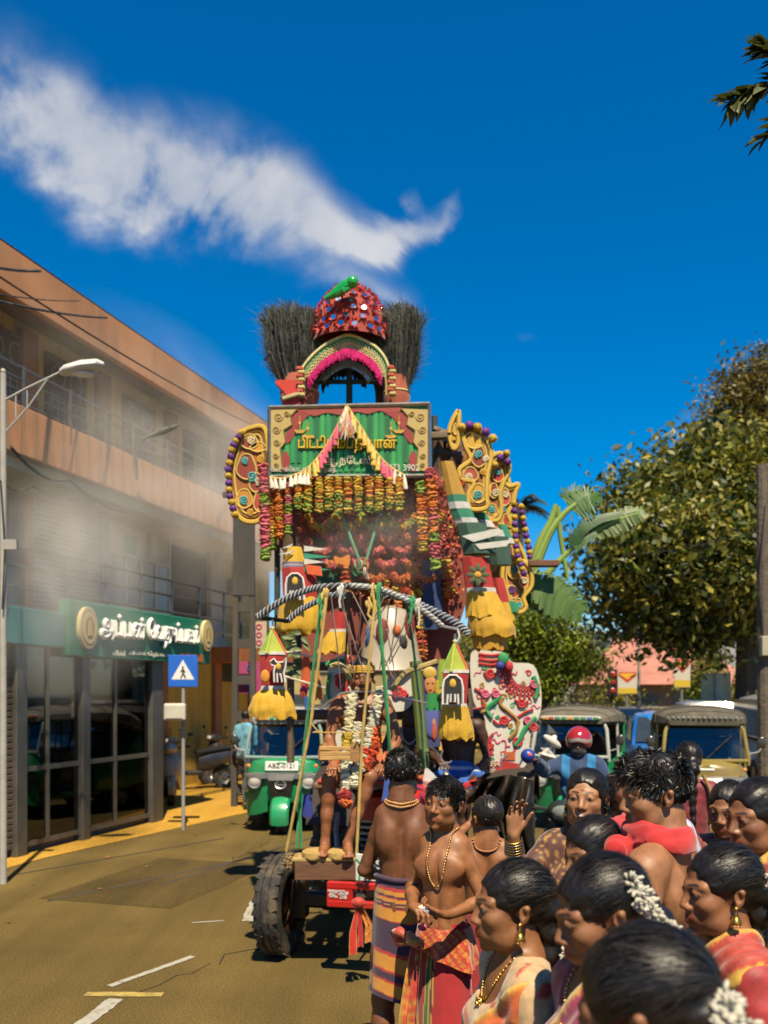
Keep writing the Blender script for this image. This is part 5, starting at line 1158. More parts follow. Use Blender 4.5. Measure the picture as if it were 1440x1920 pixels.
def car(name,label,loc,rz,col,w=1.7,L=4.2,h=1.5,van=False):
 t=thing(name,label,'van' if van else 'car',loc,rz)
 for sx in(-1,1):
  for y in(-L*.32,L*.32):wheel(t,(sx*w*.44,y,.31),.31,.2,(.4,.4,.4,1),20)
 bz=.85 if not van else 1.0
 mb=MB();mb.loft([rsec(-L/2,w*.86,.35,.62),rsec(-L*.46,w*.96,.28,bz-.08),rsec(-L*.22,w,.25,bz),rsec(L*.4,w,.25,bz+.02),rsec(L*.5,w*.9,.35,bz-.05)],col);part('body',mb,paint(),t)
 y0,y1,y2,y3=(-L*.24,-L*.08,L*.26,L*.42)if not van else(-L*.42,-L*.32,L*.42,L*.48)
 mb=MB();mb.loft([rsec(y0,w*.9,bz-.05,bz+.02),rsec(y1,w*.82,bz-.05,h-.02),rsec(y2,w*.80,bz-.05,h),rsec(y3,w*.86,bz-.05,bz+.1)],col);part('cabin',mb,paint(),t)
 mb=MB();mb.quad((-w*.40,y0-.02,bz+.06),(w*.40,y0-.02,bz+.06),(w*.35,y1-.06,h-.10),(-w*.35,y1-.06,h-.10),(.03,.04,.05,1));part('windscreen',mb,M('pane_glass'),t)
 for s in(-1,1):
  mb=MB();mb.quad((s*w*.455,y0+.3,bz+.05),(s*w*.455,y2,bz+.05),(s*w*.42,y2-.1,h-.1),(s*w*.42,y1+.1,h-.1),(.03,.04,.05,1));part('side_window',mb,M('pane_glass'),t)
  mb=MB();mb.ell((s*w*.36,-L*.47,.62),(.16,.08,.09),(.6,.6,.56,1),10,6);part('headlight',mb,M('lamp_glass'),t)
 return t
q=P(1283,1400,19);car('car','bright blue car queued behind the yellow three wheeler',(q.x-.1,20,0),-12,(.01,.16,.50,1),h=1.52)
q=P(1372,1400,21);car('van','white van behind the blue car',(q.x,22.5,0),-12,(.5,.48,.42,1),h=1.75,van=True)
q=P(1440,1400,18);car('van','grey van at the far right behind the power pole',(q.x+.75,19,0),-12,(.3,.3,.28,1),h=1.9,van=True)
q=P(1195,1400,26);car('car','pale car far behind the green three wheeler',(q.x,27,0),-12,(.45,.42,.36,1),h=1.5)

# ------------------------------------------------------------------ tractor
TR=thing('tractor','red tractor carrying the float with white number plate and red bumper','tractor',(.0,6.55,0),-13)
red=(.48,.012,.010,1);blk=(.014,.014,.014,1)
rusty=(.10,.05,.025,1)
for s in(-1,1):wheel(TR,(s*.78,0,.375),.375,.18,rusty,26,name='front_wheel',rim=.58,lugh=.03)
for s in(-1,1):wheel(TR,(s*.76,1.80,.62),.62,.34,(.30,.22,.05,1),20,name='rear_wheel',rim=.55)
mb=MB();mb.box((0,0,.42),(1.4,.10,.12),(.05,.045,.04,1),b=.02);mb.box((0,.1,.52),(.3,.3,.25),(.05,.045,.04,1),b=.03)
for s in(-1,1):mb.box((s*.64,0,.42),(.12,.14,.3),(.06,.05,.04,1),b=.02)
part('front_axle',mb,metal(),TR)
mb=MB();mb.box((0,.75,.62),(.34,1.5,.42),(.035,.035,.035,1),b=.04);mb.box((0,1.75,.62),(.7,.5,.45),(.04,.04,.04,1),b=.06);part('engine_block',mb,matte(),TR)
mb=MB();mb.loft([rsec(.13,.44,.98,1.16,p=5),rsec(.21,.50,.95,1.20,p=5),rsec(.9,.52,.92,1.24,p=5),rsec(1.1,.5,.92,1.22,p=5)],red);part('bonnet',mb,paint(),TR)
mb=MB();mb.box((0,.38,.82),(.42,.40,.38),(.02,.02,.02,1),b=.02);gr=part('radiator_housing',mb,matte(),TR)
for k in range(9):mb=MB();mb.box((0,.155,.66+k*.046),(.44,.04,.022),(.42,.42,.40,1),b=.004);part('grille_slat',mb,metal(),gr)
for s in(-1,1):mb=MB();mb.box((s*.235,.16,.84),(.03,.06,.42),(.45,.45,.42,1),b=.006);part('grille_side',mb,metal(),gr)
mb=MB();mb.ring((-.03,.13,.76),.085,.012,(.6,.6,.58,1),Mx.Rotation(R(90),3,'X')@Mx.Diagonal((1.3,1,1)),18,6);part('chrome_hook',mb,metal(),gr)
mb=MB();z0,z1,yb=.50,.665,-.52
mb.box((.10,yb,z1-.02),(.74,.05,.045),red,b=.006);mb.box((.10,yb,z0+.02),(.74,.05,.045),red,b=.006)
mb.box((-.18,yb+.001,(z0+z1)/2),(.18,.046,z1-z0),red,b=.004);mb.box((.38,yb+.001,(z0+z1)/2),(.18,.046,z1-z0),red,b=.004)
for s in(-1,1):mb.box((.1+s*.34,yb+.25,z0+.09),(.05,.5,.08),red,b=.006)
bp_=part('bumper',mb,paint(),TR)
mb=MB()
for k in range(26):mb.box((-.19+random.uniform(-.05,.05),yb-.0255,.585+random.uniform(-.028,.028)),(random.uniform(.01,.06),.002,random.uniform(.004,.014)),(.62,.5,.45,1))
stuff(part('worn_white_paint',mb,matte(),bp_))
mb=MB();mb.box((.06,-.50,.765),(.28,.012,.18),(.62,.62,.58,1),b=.004);pl=part('number_plate',mb,print_(),TR)
for tx_,x,z,s_ in(('RG',.05,.805,.085),('2377',.065,.725,.085)):tx=text_mb(tx_,s_,.004,(.02,.02,.02,1),bold=.002);place_text(tx,Mx.Translation((x,-.509,z)));part('plate_lettering',tx,matte(),pl)
mb=MB();mb.tube([(-.45,.35,1.0),(-.42,.2,.9),(-.38,.1,.75)],.02,(.3,.3,.28,1),6)
for s in(-1,1):mb.tube([(s*.27,.9,1.1),(s*.5,1.2,1.18),(s*.52,1.5,1.2)],.03,red,7)
part('side_rails',mb,paint(),TR)
for s in(-1,1):
 mb=MB();rings=[]
 for a in np.linspace(.25,2.6,10):rings.append([(s*.76+x,1.80-math.cos(a)*rr,.62+math.sin(a)*rr)for x,rr in((-.20,.66),(-.20,.69),(0,.71),(.22,.69),(.22,.60),(.20,.60),(.18,.66))])
 mb.loft(rings,(.03,.018,.012,1));part('rear_fender',mb,matte(),TR)
mb=MB();mb.box((0,1.75,1.02),(.5,.45,.08),blk,b=.03);mb.box((0,2.0,1.22),(.5,.1,.35),blk,b=.03);part('seat',mb,M('vinyl'),TR)
mb=MB();mb.ring((0,1.25,1.36),.19,.014,blk,Mx.Rotation(R(35),3,'X'),20,6);mb.tube([(0,1.25,1.36),(0,1.0,1.1)],.02,blk,6);part('steering_wheel',mb,rubber(),TR)
# red cloth strips knotted to the bumper
rc_=thing('knotted_cloth','shiny red cloth with gold border knotted to the red bumper','cloth',P(672,1700,5.95))
for k,(px,w,L,cc)in enumerate(((662,15,98,(.55,.02,.01,1)),(676,11,84,(.42,.015,.012,1)),(694,20,76,(.50,.12,.02,1)))):
 mb=MB();vs=[];N=14
 for i in range(N+1):
  s=i/N
  for j in range(7):u=(j/6-.5);q=P(672+(px-672)*min(1,s*1.8)+u*w*(.35+.65*min(1,s*1.5)),1690+L*s+abs(u)*6,5.93+.012*k+.014*math.sin(j*2.1+4*s+k));vs.append(q)
 mb.add(vs,[(i*7+j,i*7+j+1,(i+1)*7+j+1,(i+1)*7+j)for i in range(N)for j in range(6)],[((.60,.30,.04,1)if(j in(0,6)and k!=1)or(k==2 and(i+j)%3==0)else cc)for i in range(N+1)for j in range(7)]);part('strip',mb,silk(),rc_,world=True,smooth=180)
mb=MB();mb.ell(P(672,1692,5.92),(.045,.03,.035),(.5,.03,.01,1),12,8);part('knot',mb,silk(),rc_,world=True)
# green rope knotted on the grille
def rope(label,pts,r,col,sag=0,name='rope',twist=True,parent=None):
 out=[]
 pts=[V(p)for p in pts]
 for a,b in zip(pts[:-1],pts[1:]):
  n=max(3,int((b-a).length/.05))
  for i in range(n):s=i/n;q=a.lerp(b,s);q.z-=sag*4*s*(1-s);out.append(q)
 out.append(pts[-1]);mb=MB();cols=[jit(col,.25)if i%2 else col for i in range(len(out))];mb.tube(out,[r*(1.12 if i%2 else .92)for i in range(len(out))],cols,6)
 if parent is not None:return part(name,mb,cloth(),parent,label,world=True)
 o=thing(name,label,name.split('_')[-1],pts[0]);part('strand',mb,cloth(),o,world=True);return o
GRN,YEL,WHT=(.01,.27,.07,1),(.55,.36,.07,1),(.55,.50,.42,1)
t=rope('green rope slanting from the devotee seat and knotted at the number plate',[P(715,1530,6.15),P(688,1618,5.98)],.010,GRN)
mb=MB()
for k in range(9):a=P(686,1618,5.97);mb.tube([a,a+V((random.uniform(-.05,.05),random.uniform(-.03,.02),random.uniform(-.05,.04))),a+V((random.uniform(-.07,.07),-.01,random.uniform(-.12,.03)))],.008,GRN,5)
part('knot',mb,cloth(),t,world=True)

# ------------------------------------------------------------------ the festival float on the tractor
FL=thing('festival_float','tall festival float with red mirrored dome, green arch and painted wings','float',(.35,8.0,0))
GLD,PUR,TEAL,MAR=(.60,.33,.03,1),(.13,.03,.22,1),(.06,.36,.36,1),(.20,.02,.015,1)
def outl(pts,Y):return[(P(x,y,Y).x,P(x,y,Y).z)for x,y in pts]
def smoothp(pts,n=5,closed=True):
 o=[];m=len(pts)
 for i in range(m if closed else m-1):
  p0,p1,p2,p3=(pts[(i-1)%m],pts[i],pts[(i+1)%m],pts[(i+2)%m])if closed else(pts[max(i-1,0)],pts[i],pts[i+1],pts[min(i+2,m-1)])
  for k in range(n):
   t=k/n;o.append(tuple(.5*(2*b+(c-a)*t+(2*a-5*b+4*c-d)*t*t+(3*b-a-3*c+d)*t**3)for a,b,c,d in zip(p0,p1,p2,p3)))
 if not closed:o.append(tuple(pts[-1]))
 return o
def board(parent,name,pts,Y,th,col,mat=None,rim=None,rr=.018,label=None):
 mb=MB();mb.prism(outl(pts,Y),Y,Y+th,col);o=part(name,mb,mat or matte(),parent,label,world=True)
 if rim:mb=MB();mb.tube([P(x,y,Y)+V((0,-.004,0))for x,y in pts],rr,rim,6,closed=True);part('rim',mb,matte(),o if parent.parent is None else parent,world=True)
 return o
def deco(parent,name,curves,Y,r,col,mat=None):
 for c in curves:mb=MB();mb.tube([P(x,y,Y)for x,y in smoothp(c,4,False)],r,col,5);part(name,mb,mat or matte(),parent,world=True)
def spiral(cx,cy,r,turns=1.6,s=1,a0=0):return[(cx+s*math.cos(a0+t*turns*2*math.pi)*r*(1-t*.85),cy+math.sin(a0+t*turns*2*math.pi)*r*(1-t*.85))for t in np.linspace(0,1,14)]
# scaffold inside
mb=MB()
for px,y0,y1,Y in((655,672,1110,8.0),(560,720,1250,8.2),(745,720,1250,8.2),(815,780,1350,8.5),(520,780,1300,8.5)):mb.tube([P(px,y1,Y),P(px,y0,Y)],.028,(.03,.05,.035,1),6)
mb.tube([P(575,716,8.0),P(735,716,8.0)],.022,(.03,.05,.035,1),6);mb.tube([P(470,835,8.2),P(870,815,8.2)],.04,(.16,.11,.06,1),6);mb.tube([P(560,580,8.1),P(770,585,8.1)],.010,(.03,.03,.03,1),5)
mb.tube([P(500,1250,8.4),P(980,1250,8.4)],.04,(.12,.08,.05,1),6);mb.tube([P(520,1340,8.6),P(930,1340,8.6)],.05,(.10,.07,.05,1),6)
for px in(545,640,760,880):mb.tube([P(px,1250,8.5),P(px,1430,8.5)],.035,(.12,.08,.05,1),6)
part('scaffold',mb,wood(),FL,world=True)
# red net dome with round mirrors
c0=P(657,640,7.95);k=7.95/F
mb=MB();prof=[(72*k,-8*k),(70*k,8*k),(66*k,30*k),(58*k,55*k),(46*k,76*k),(28*k,92*k),(8*k,99*k),(0,99*k)]
mb.lathe(prof,c0,28,(.33,.035,.02,1));dm=part('dome',mb,cloth(),FL,world=True)
fr=MB()
def dome_pt(th,h):
 for(r0,z0),(r1,z1)in zip(prof[:-1],prof[1:]):
  if z0<=h<=z1:s=(h-z0)/max(z1-z0,1e-6);r=r0+(r1-r0)*s;nz=(r0-r1)/max(1e-6,math.hypot(r1-r0,z1-z0));return c0+V((math.cos(th)*r,math.sin(th)*r,h)),V((math.cos(th)*math.sqrt(max(0,1-nz*nz)),math.sin(th)*math.sqrt(max(0,1-nz*nz)),nz)).normalized()
mirror_me=None;mm=M('mirror_disc',rough=.16,metal=1,var=.05,bump=0)
for row,(h,nr)in enumerate(((4,18),(20,18),(36,17),(52,15),(67,13),(80,9),(91,5))):
 for i in range(nr):
  th=2*math.pi*(i+.5*(row%2))/nr+random.uniform(-.08,.08);p,nrm=dome_pt(th,h*k+random.uniform(-2,2)*k);rot=nrm.to_track_quat('Z','Y').to_matrix();rad=random.uniform(4.6,6.2)*k
  if mirror_me is None:m0=MB();m0.lathe([(0,.004),(1,.002),(1.02,-.2)],(0,0,0),12,(.75,.8,.85,1));mirror_me=mesh_of('mirror',m0.v,m0.f,m0.c,mm)
  tilt=Mx.Rotation(random.uniform(-.25,.25),3,'X')@Mx.Rotation(random.uniform(-.25,.25),3,'Y')
  o=lk('mirror',mirror_me,dm);o.location=p+nrm*.012-FL.location;o.rotation_euler=(rot@tilt).to_euler();o.scale=(rad,rad,.01*1.2)
  for j in range(13):
   a=2*math.pi*j/13+random.uniform(-.2,.2);t1=rot@V((math.cos(a),math.sin(a),0));t2=rot@V((-math.sin(a),math.cos(a),0));q=p+nrm*.008;w=rad*.34
   L_=rad*random.uniform(1.5,2.1);fr.add([q+t1*rad*.8-t2*w,q+t1*rad*.8+t2*w,q+t1*L_+nrm*random.uniform(.01,.035)+t2*w*.6,q+t1*L_+nrm*random.uniform(.01,.035)-t2*w*.6],[(0,1,2,3)],jit(random.choice([(.62,.04,.015,1),(.70,.06,.02,1),(.50,.02,.05,1)]),.2))
stuff(part('petal_fringe',fr,petal(),dm,world=True,smooth=None))
# green bird finial
mb=MB();f_=[(609,560,3),(622,554,7),(636,545,10),(648,537,11),(659,530,9),(666,526,6),(670,523,2)]
mb.tube([P(x,y,7.6)for x,y,r in f_],[r*k for x,y,r in f_],(.012,.33,.03,1),10);mb.ell(P(661,529,7.58),(11*k,)*3,(.015,.36,.035,1),12,8);fb=part('parrot_finial',mb,M('glossy_green',rough=.18,coat=.6,var=.1,bump=0),FL,world=True)
mb=MB();mb.tube([P(630,554,7.53),P(643,546,7.51),P(655,540,7.53)],[2*k,7*k,2*k],(.02,.25,.03,1),8);part('wing',mb,M('glossy_green'),fb,world=True)
mb=MB();mb.tube([P(669,530,7.57),P(676,534,7.56)],[3.2*k,.6*k],(.5,.06,.02,1),7);part('beak',mb,M('glossy_green'),fb,world=True)
# pointed arch: green band, gold lattice, pink fringe
AO=[(562,735),(563,700),(582,670),(610,646),(636,633),(655,628),(680,637),(705,651),(722,672),(731,700),(733,738)]
def arch_scale(pts,f,dy):return[(648+(x-648)*f,735+(y-735)*f+dy)for x,y in pts]
ao=smoothp(AO,4,False);Y=7.72;ya=7.62
def strip(mbx,A,Bp,Y0,th,col):
 n=len(A);va=[P(x,y,Y0)for x,y in A]+[P(x,y,Y0)for x,y in Bp];vb=[v+V((0,th,0))for v in va]
 fs=[(i,i+1,n+i+1,n+i)for i in range(n-1)]+[(2*n+i,3*n+i,3*n+i+1,2*n+i+1)for i in range(n-1)]+[(i,2*n+i,2*n+i+1,i+1)for i in range(n-1)]+[(n+i,n+i+1,3*n+i+1,3*n+i)for i in range(n-1)]
 mbx.add(va+vb,fs,col)
ai=arch_scale(ao,.90,4);a2=arch_scale(ao,.80,6);a3=arch_scale(ao,.72,6)
mb=MB();strip(mb,ao[4:-4],ai[4:-4],Y,.03,(.012,.24,.06,1));ar=part('arch_band',mb,silk(),FL,world=True)
mb=MB();mb.tube([P(x,y,Y-.005)for x,y in ao],.013,(.62,.58,.24,1),6);mb.tube([P(x,y,Y-.005)for x,y in ai],.008,(.5,.38,.10,1),6);part('arch_edge',mb,silk(),ar,world=True)
mb=MB()
for i in range(4,len(ao)-6):
 for A_,B_,yy in((ai,a2,Y-.01),):mb.tube([P(*A_[i],yy),P(*B_[i+2],yy)],.005,(.60,.50,.22,1),4);mb.tube([P(*A_[i+2],yy),P(*B_[i],yy)],.005,(.60,.50,.22,1),4)
 m0=[(a+b)/2 for a,b in zip(ai[i],ao[i])];mb.tube([P(*m0,Y-.012),P(*ai[i+1],Y-.012)],.004,(.60,.50,.22,1),4)
stuff(part('gold_lattice',mb,silk(),ar,world=True))
mb=MB()
for i in range(4*6,(len(ao)-6)*6):
 s=i/6;j=int(s);q=[a2[j][0]+(a2[j+1][0]-a2[j][0])*(s-j),a2[j][1]+(a2[j+1][1]-a2[j][1])*(s-j)]
 for r_ in range(3):a=P(*q,Y-.02-.012*r_)+V((random.uniform(-.012,.012),0,random.uniform(-.01,.01)));mb.tube([a,a+V((random.uniform(-.008,.008),random.uniform(-.02,.0),-random.uniform(.045,.08)))],[.009,.004],jit((.72,.02,.20,1),.2),4)
stuff(part('pink_fringe',mb,petal(),ar,world=True))
mb=MB();strip(mb,arch_scale(ao,.86,16),arch_scale(ao,.66,18),8.15,.05,(.07,.045,.03,1));ir=part('inner_arch',mb,wood(),FL,world=True)
mb=MB();b1,b2=arch_scale(ao,.70,14),arch_scale(ao,.52,10)
for i in range(6,len(ao)-8,1):mb.tube([P(*b1[i],7.95),P(*b2[i+2],7.95)],.004,(.6,.6,.56,1),4);mb.tube([P(*b1[i+2],7.95),P(*b2[i],7.95)],.004,(.6,.6,.56,1),4)
stuff(part('white_lattice',mb,silk(),ir,world=True))
mb=MB()
for i in range(60):s=6+i/60*(len(ao)-14);j=int(s);a=P(*b2[j],8.1)+V((random.uniform(-.02,.02),0,0));mb.tube([a,a+V((0,0,-random.uniform(.04,.09)))],[.016,.008],jit((.10,.04,.035,1),.3),4)
stuff(part('dark_fringe',mb,petal(),ir,world=True))
for px,y in((562,718),(733,716)):
 mb=MB()
 for s in range(8):mb.box(P(px+(s%2)*3,y-26+s*7,7.7),(.06,.06,.034),jit((.55,.42,.14,1)if s%2 else(.50,.06,.03,1),.15),b=.01)
 part('post_wrap',mb,cloth(),FL,world=True)

 # peacock feather bundles
def bundle(label,base,tops,w0,seed,group='peacock feather bundles beside the dome'):
 g=np.random.default_rng(seed);t=thing('feather_bundle',label,'feather bundle',base,0,group);VS,CS=[],[];(xl,xr,yt,Y)=tops;n=620
 for i in range(n):
  u=g.uniform(-1,1);d=g.uniform(-1,1)*.7;b=V(base)+V((u*w0*.5,d*w0*.5,g.uniform(0,.1)));tip=P((xl+xr)/2+u*(xr-xl)/2*.9,yt+g.uniform(-4,10)+abs(u)**2*10,Y+d*.16)
  fr_=g.uniform(.35,1.0)if i%3 else 1.0;pts=[]
  for j in range(6):
   s=j/5*fr_;q=b.lerp(tip,s);q.x+=(u*.06)*math.sin(s*3)*(1 if i%2 else .5)+(u*.10*s**5 if i%4==0 else 0);q.z-=.05*s**6*(i%4==0);pts.append(q)
  sd=V((math.cos(i),math.sin(i),0))*g.uniform(.003,.008);cc=np.array([.036,.038,.024])*g.uniform(.5,1.6)
  for j in range(5):VS+=[pts[j]-sd,pts[j]+sd,pts[j+1]+sd*.9,pts[j+1]-sd*.9];CS+=[(*(cc*(.8+.1*j)),1)]*4
  for j in range(2,6):  # barbs
   for _ in range(5):
    q=pts[j].lerp(pts[j-1],g.uniform());e=q+V((u*.04+g.normal()*.042,g.normal()*.04,.01+abs(g.normal())*.035));s2=V((.0018,0,.0012));VS+=[q-s2,q+s2,e+s2*.3,e-s2*.3];CS+=[(*(cc*1.2),1)]*4
 VS=np.array([tuple(v-V(base))for v in VS]);o=lk('plumes',mesh_of('plumes',VS,np.arange(len(VS)).reshape(-1,4),np.array(CS),M('feather',rough=.6,var=.4,vs=12,bump=0,sheen=.3),None),t);stuff(o)
 mb=MB();mb.lathe([(w0*.50,-.12),(w0*.60,-.02),(w0*.55,.10),(w0*.50,.16)],base,16,(.40,.09,.04,1));mb.lathe([(w0*.52,.0),(w0*.62,.02),(w0*.52,.05)],base,16,(.5,.40,.16,1));part('wrapping',mb,cloth(),t,world=True)
 return t
bundle('left feather bundle flaring beside the red dome',P(562,742,7.95),(494,594,570,7.9),.29,5)
bundle('right feather bundle standing straight beside the red dome',P(744,742,7.95),(722,784,571,7.9),.20,6)
# red cloth bow at the left bundle foot, dark leaf plate
t=thing('red_cloth','bright red cloth bow tied at the foot of the left feather bundle','cloth',P(536,735,7.7));mb=MB();mb.prism(outl(smoothp([(515,716),(535,712),(560,716),(558,738),(562,758),(530,760),(537,740)],3),7.7),7.7,7.78,(.55,.035,.02,1));part('bow',mb,cloth(),t,world=True)
mb=MB();mb.tube([P(530,748,7.68),P(562,738,7.68)],.02,(.5,.4,.2,1),6);part('tie',mb,cloth(),t,world=True)
t=thing('dark_leaf','dark pointed leaf sticking out left of the feather bundle','leaf',P(510,675,7.9));part('blade',big_leaf(P(532,672,7.9),V((-1,0,.05)),.19,.11,V((0,-1,.4)),(.04,.05,.06,1)),leaf(),t,world=True,smooth=180)

# ---- lettered signboard
SB=thing('name_board','green curtain painted signboard with gold pillars and Tamil lettering','signboard',P(655,825,7.5));k=7.5/F
board(SB,'backing',[(505,894),(805,892),(805,757),(505,764)],7.50,.03,(.012,.20,.05,1),print_())
fz=[(505,764),(805,757),(805,892),(505,894)];mb=MB()
for a,b in zip(fz,fz[1:]+fz[:1]):mb.tube([P(*a,7.49),P(*b,7.49)],.017,(.42,.42,.40,1),4)
part('frame',mb,metal(),SB,world=True)
for i in range(26):
 x=512+i*11.1;mb=MB();c_=((.016,.27,.06,1),(.008,.13,.035,1),(.03,.34,.07,1))[i%3];yb=884 if 560<x<750 else 868
 mb.prism(outl([(x,yb),(x+7.5,yb),(x+7.5,772),(x,772)],7.494),7.494,7.499,c_);part('curtain_fold',mb,print_(),SB,world=True)
for s in(0,1):
 fx=(lambda x:1310-x)if s else(lambda x:x)
 o_=[(fx(x),y)for x,y in[(508,768),(558,766),(545,780),(548,796),(532,806),(536,828),(526,840),(530,880),(508,884)]]
 mb=MB();mb.prism(outl(o_,7.486),7.486,7.493,(.50,.36,.11,1));pl=part('gold_pillar',mb,print_(),SB,world=True)
 mb=MB();mb.tube([P(fx(x),y,7.484)for x,y in[(558,766),(545,780),(548,796),(532,806),(536,828),(526,840),(530,880)]],.006,(.25,.14,.03,1),5)
 for cx,cy,r in((522,782,9),(538,776,6),(518,806,8),(519,830,7),(517,855,6),(518,872,5)):mb.tube([P(fx(a),b,7.484)for a,b in spiral(cx,cy,r)],.004,(.24,.15,.03,1),4)
 part('pillar_scrolls',mb,print_(),pl,world=True)
 o_=[(fx(x),y)for x,y in[(548,780),(568,770),(598,768),(575,782),(560,800),(548,822),(538,832),(536,812),(548,800)]]
 mb=MB();mb.prism(outl(smoothp(o_,3),7.489),7.489,7.4945,(.30,.035,.02,1));part('red_drape',mb,print_(),SB,world=True)
 o_=[(fx(x),y)for x,y in[(538,845),(544,860),(540,885),(528,885),(530,850)]];mb=MB();mb.prism(outl(o_,7.489),7.489,7.4945,(.30,.035,.02,1));part('red_drape',mb,print_(),SB,world=True)
 for cx,cy in((562,806),(577,816)):
  mb=MB();mb.prism(outl([(fx(x),y)for x,y in[(cx-12,cy),(cx+12,cy),(cx+6,cy+6),(cx-6,cy+6)]],7.484),7.484,7.49,(.55,.30,.04,1));mb.tube([P(fx(cx),cy,7.486),P(fx(cx),cy-26,7.486)],.005,(.55,.30,.04,1),5);mb.ell(P(fx(cx),cy-12,7.485),(.012,.004,.016),(.6,.36,.06,1),8,5);part('painted_lamp',mb,print_(),SB,world=True)
mb=MB();mb.prism(outl(smoothp([(560,768),(750,764),(735,774),(712,770),(690,776),(668,772),(640,778),(612,774),(590,780),(575,774)],3),7.488),7.488,7.494,(.34,.05,.03,1));part('red_swag',mb,print_(),SB,world=True)
def board_text(txt,px,py,wpx,hpx,col,bold,nm='lettering',Y=7.482,shadow=None):
 t=text_mb(txt,hpx*7.5/F*1.25,.008,col,'CENTER',0,stroke=bold);xs=[q[0]for q in t.v];zs=[q[2]for q in t.v];kx=wpx*7.5/F/(max(xs)-min(xs));kz=hpx*7.5/F/(max(zs)-min(zs));mx_,mz=(max(xs)+min(xs))/2,(max(zs)+min(zs))/2
 t.v=[((q[0]-mx_)*kx,q[1],(q[2]-mz)*kz)for q in t.v];place_text(t,Mx.Translation(P(px,py,Y)));return part(nm,t,matte(),SB,world=True,smooth=None)
board_text('பிட்டியம்பதியான்',654,836,184,34,(.02,.06,.01,1),.011,'lettering_shadow',7.490)
board_text('பிட்டியம்பதியான்',651,833,184,33,(.70,.46,.02,1),.0095)
board_text('ஆ.நேடஸ்',652,865,86,22,(.70,.66,.46,1),.0055)
board_text('வட்டுக்ேகாட்ைட, நகரத்ைத.',570,881,124,14,(.70,.68,.58,1),.0035)
board_text('077 473 3902',743,877,86,13,(.70,.68,.58,1),.0028)
# tinsel chains from the board's top to its lower corners
def tassel_chain(label,pts,Y,cols,n,L=.10,group=None):
 t=thing('tassel_chain',label,'tassel chain',P(*pts[0],Y),0,group);sp=smoothp(pts,8,False);mb=MB();mb.tube([P(x,y,Y)for x,y in sp],.010,(.58,.36,.08,1),6);part('cord',mb,silk(),t,world=True)
 for i in range(n):
  s=(i+.5)/n*(len(sp)-1);j=int(s);a=P(sp[j][0]+(sp[min(j+1,len(sp)-1)][0]-sp[j][0])*(s-j),sp[j][1]+(sp[min(j+1,len(sp)-1)][1]-sp[j][1])*(s-j),Y-.01);cc=cols[int(i*len(cols)/n)];mb=MB();sw_=random.uniform(-.02,.02)
  mb.tube([a,a+V((sw_*.3,-.01,-L*.25)),a+V((sw_,-.012,-L))],[.006,.014,.022],jit(cc,.15),7);mb.ell(a+V((sw_*.3,-.01,-L*.25)),.013,jit((.6,.4,.1,1),.2),7,5);part('tassel',mb,silk(),t,world=True)
YL,PK,WH_=(.66,.40,.04,1),(.62,.05,.12,1),(.66,.60,.48,1)
tassel_chain('tinsel chain with pink and yellow tassels down the left of the board',[(650,760),(632,800),(608,842),(583,872),(556,892)],7.44,[WH_,PK,PK,YL,YL],15,.12)
tassel_chain('tinsel chain with yellow, pink and white tassels down the right of the board',[(650,760),(676,800),(704,846),(730,874),(760,892)],7.44,[YL,YL,YL,PK,WH_],15,.12)
tassel_chain('white tassel fringe under the left corner of the board',[(505,895),(530,897),(560,888),(580,890)],7.40,[WH_],9,.09)
t=thing('tinsel_bunch','bunch of white and pink tinsel at the peak of the board','tassel',P(651,765,7.42));mb=MB()
for i in range(60):a=P(651,766,7.42);mb.tube([a,a+V((random.uniform(-.03,.03),-.02,-.1)),a+V((random.uniform(-.07,.07),-.03,-random.uniform(.14,.27)))],[.008,.007,.002],jit(random.choice([WH_,WH_,YL,PK]),.2),4)
part('strands',mb,silk(),t,world=True);stuff(t.children[0])

# ---- garlands
def garland(label,pts,r,cols,n=None,group=None,flat=.42,name='flower_garland'):
 pts=[V(p)for p in pts];L=sum((b-a).length for a,b in zip(pts[:-1],pts[1:]));n=n or max(6,int(L/(r*.62)));t=thing(name,label,'garland',pts[0],0,group);mb=MB()
 for i in range(n):
  s=(i+.5)/n*(len(pts)-1);j=min(int(s),len(pts)-2);q=pts[j].lerp(pts[j+1],s-j);d=(pts[j+1]-pts[j]).normalized();rot=(d+V((random.uniform(-.35,.35),random.uniform(-.35,.35),random.uniform(-.35,.35)))).to_track_quat('Z','Y').to_matrix();c=cols[int(i*len(cols)/n)];c=jit(random.choice(c)if isinstance(c,list)else c,.22);rr=r*random.uniform(.85,1.15)
  ph=random.uniform(0,6);rings=[]
  for(a,z)in((.25,-.35),(.85,-.28),(1.08,.05),(.8,.42),(.2,.5)):rings.append([q+rot@V((math.cos(th)*rr*a*(1+.16*math.sin(5*th+ph)*(a>.5)),math.sin(th)*rr*a*(1+.16*math.sin(5*th+ph)*(a>.5)),z*rr*flat*2+.10*rr*math.sin(4*th+ph*2)))for th in np.linspace(0,2*math.pi,11)[:-1]])
  mb.loft(rings,c)
 part('flowers',mb,petal(),t,world=True);return t
OR,YE,GR,PKF=(.60,.17,.015,1),(.58,.40,.03,1),(.22,.32,.03,1),(.62,.12,.14,1)
GX=[559,577,598,616,634,652,671,692,710,730,748]
nth=['first','second','third','fourth','fifth','sixth','seventh','eighth','ninth','tenth','eleventh']
for i,x in enumerate(GX):
 e=962-(4 if i%3==0 else 0)-abs(i-5)*1.2
 garland(f'short yellow marigold garland, {nth[i]} from the left, hanging under the signboard',[P(x,896,7.42),P(x+1,925,7.40),P(x,e,7.42)],.034,[[YE,OR,YE],[YE,OR],[YE,GR,YE,OR],[GR,YE]],21,'short marigold garlands in a row under the signboard')
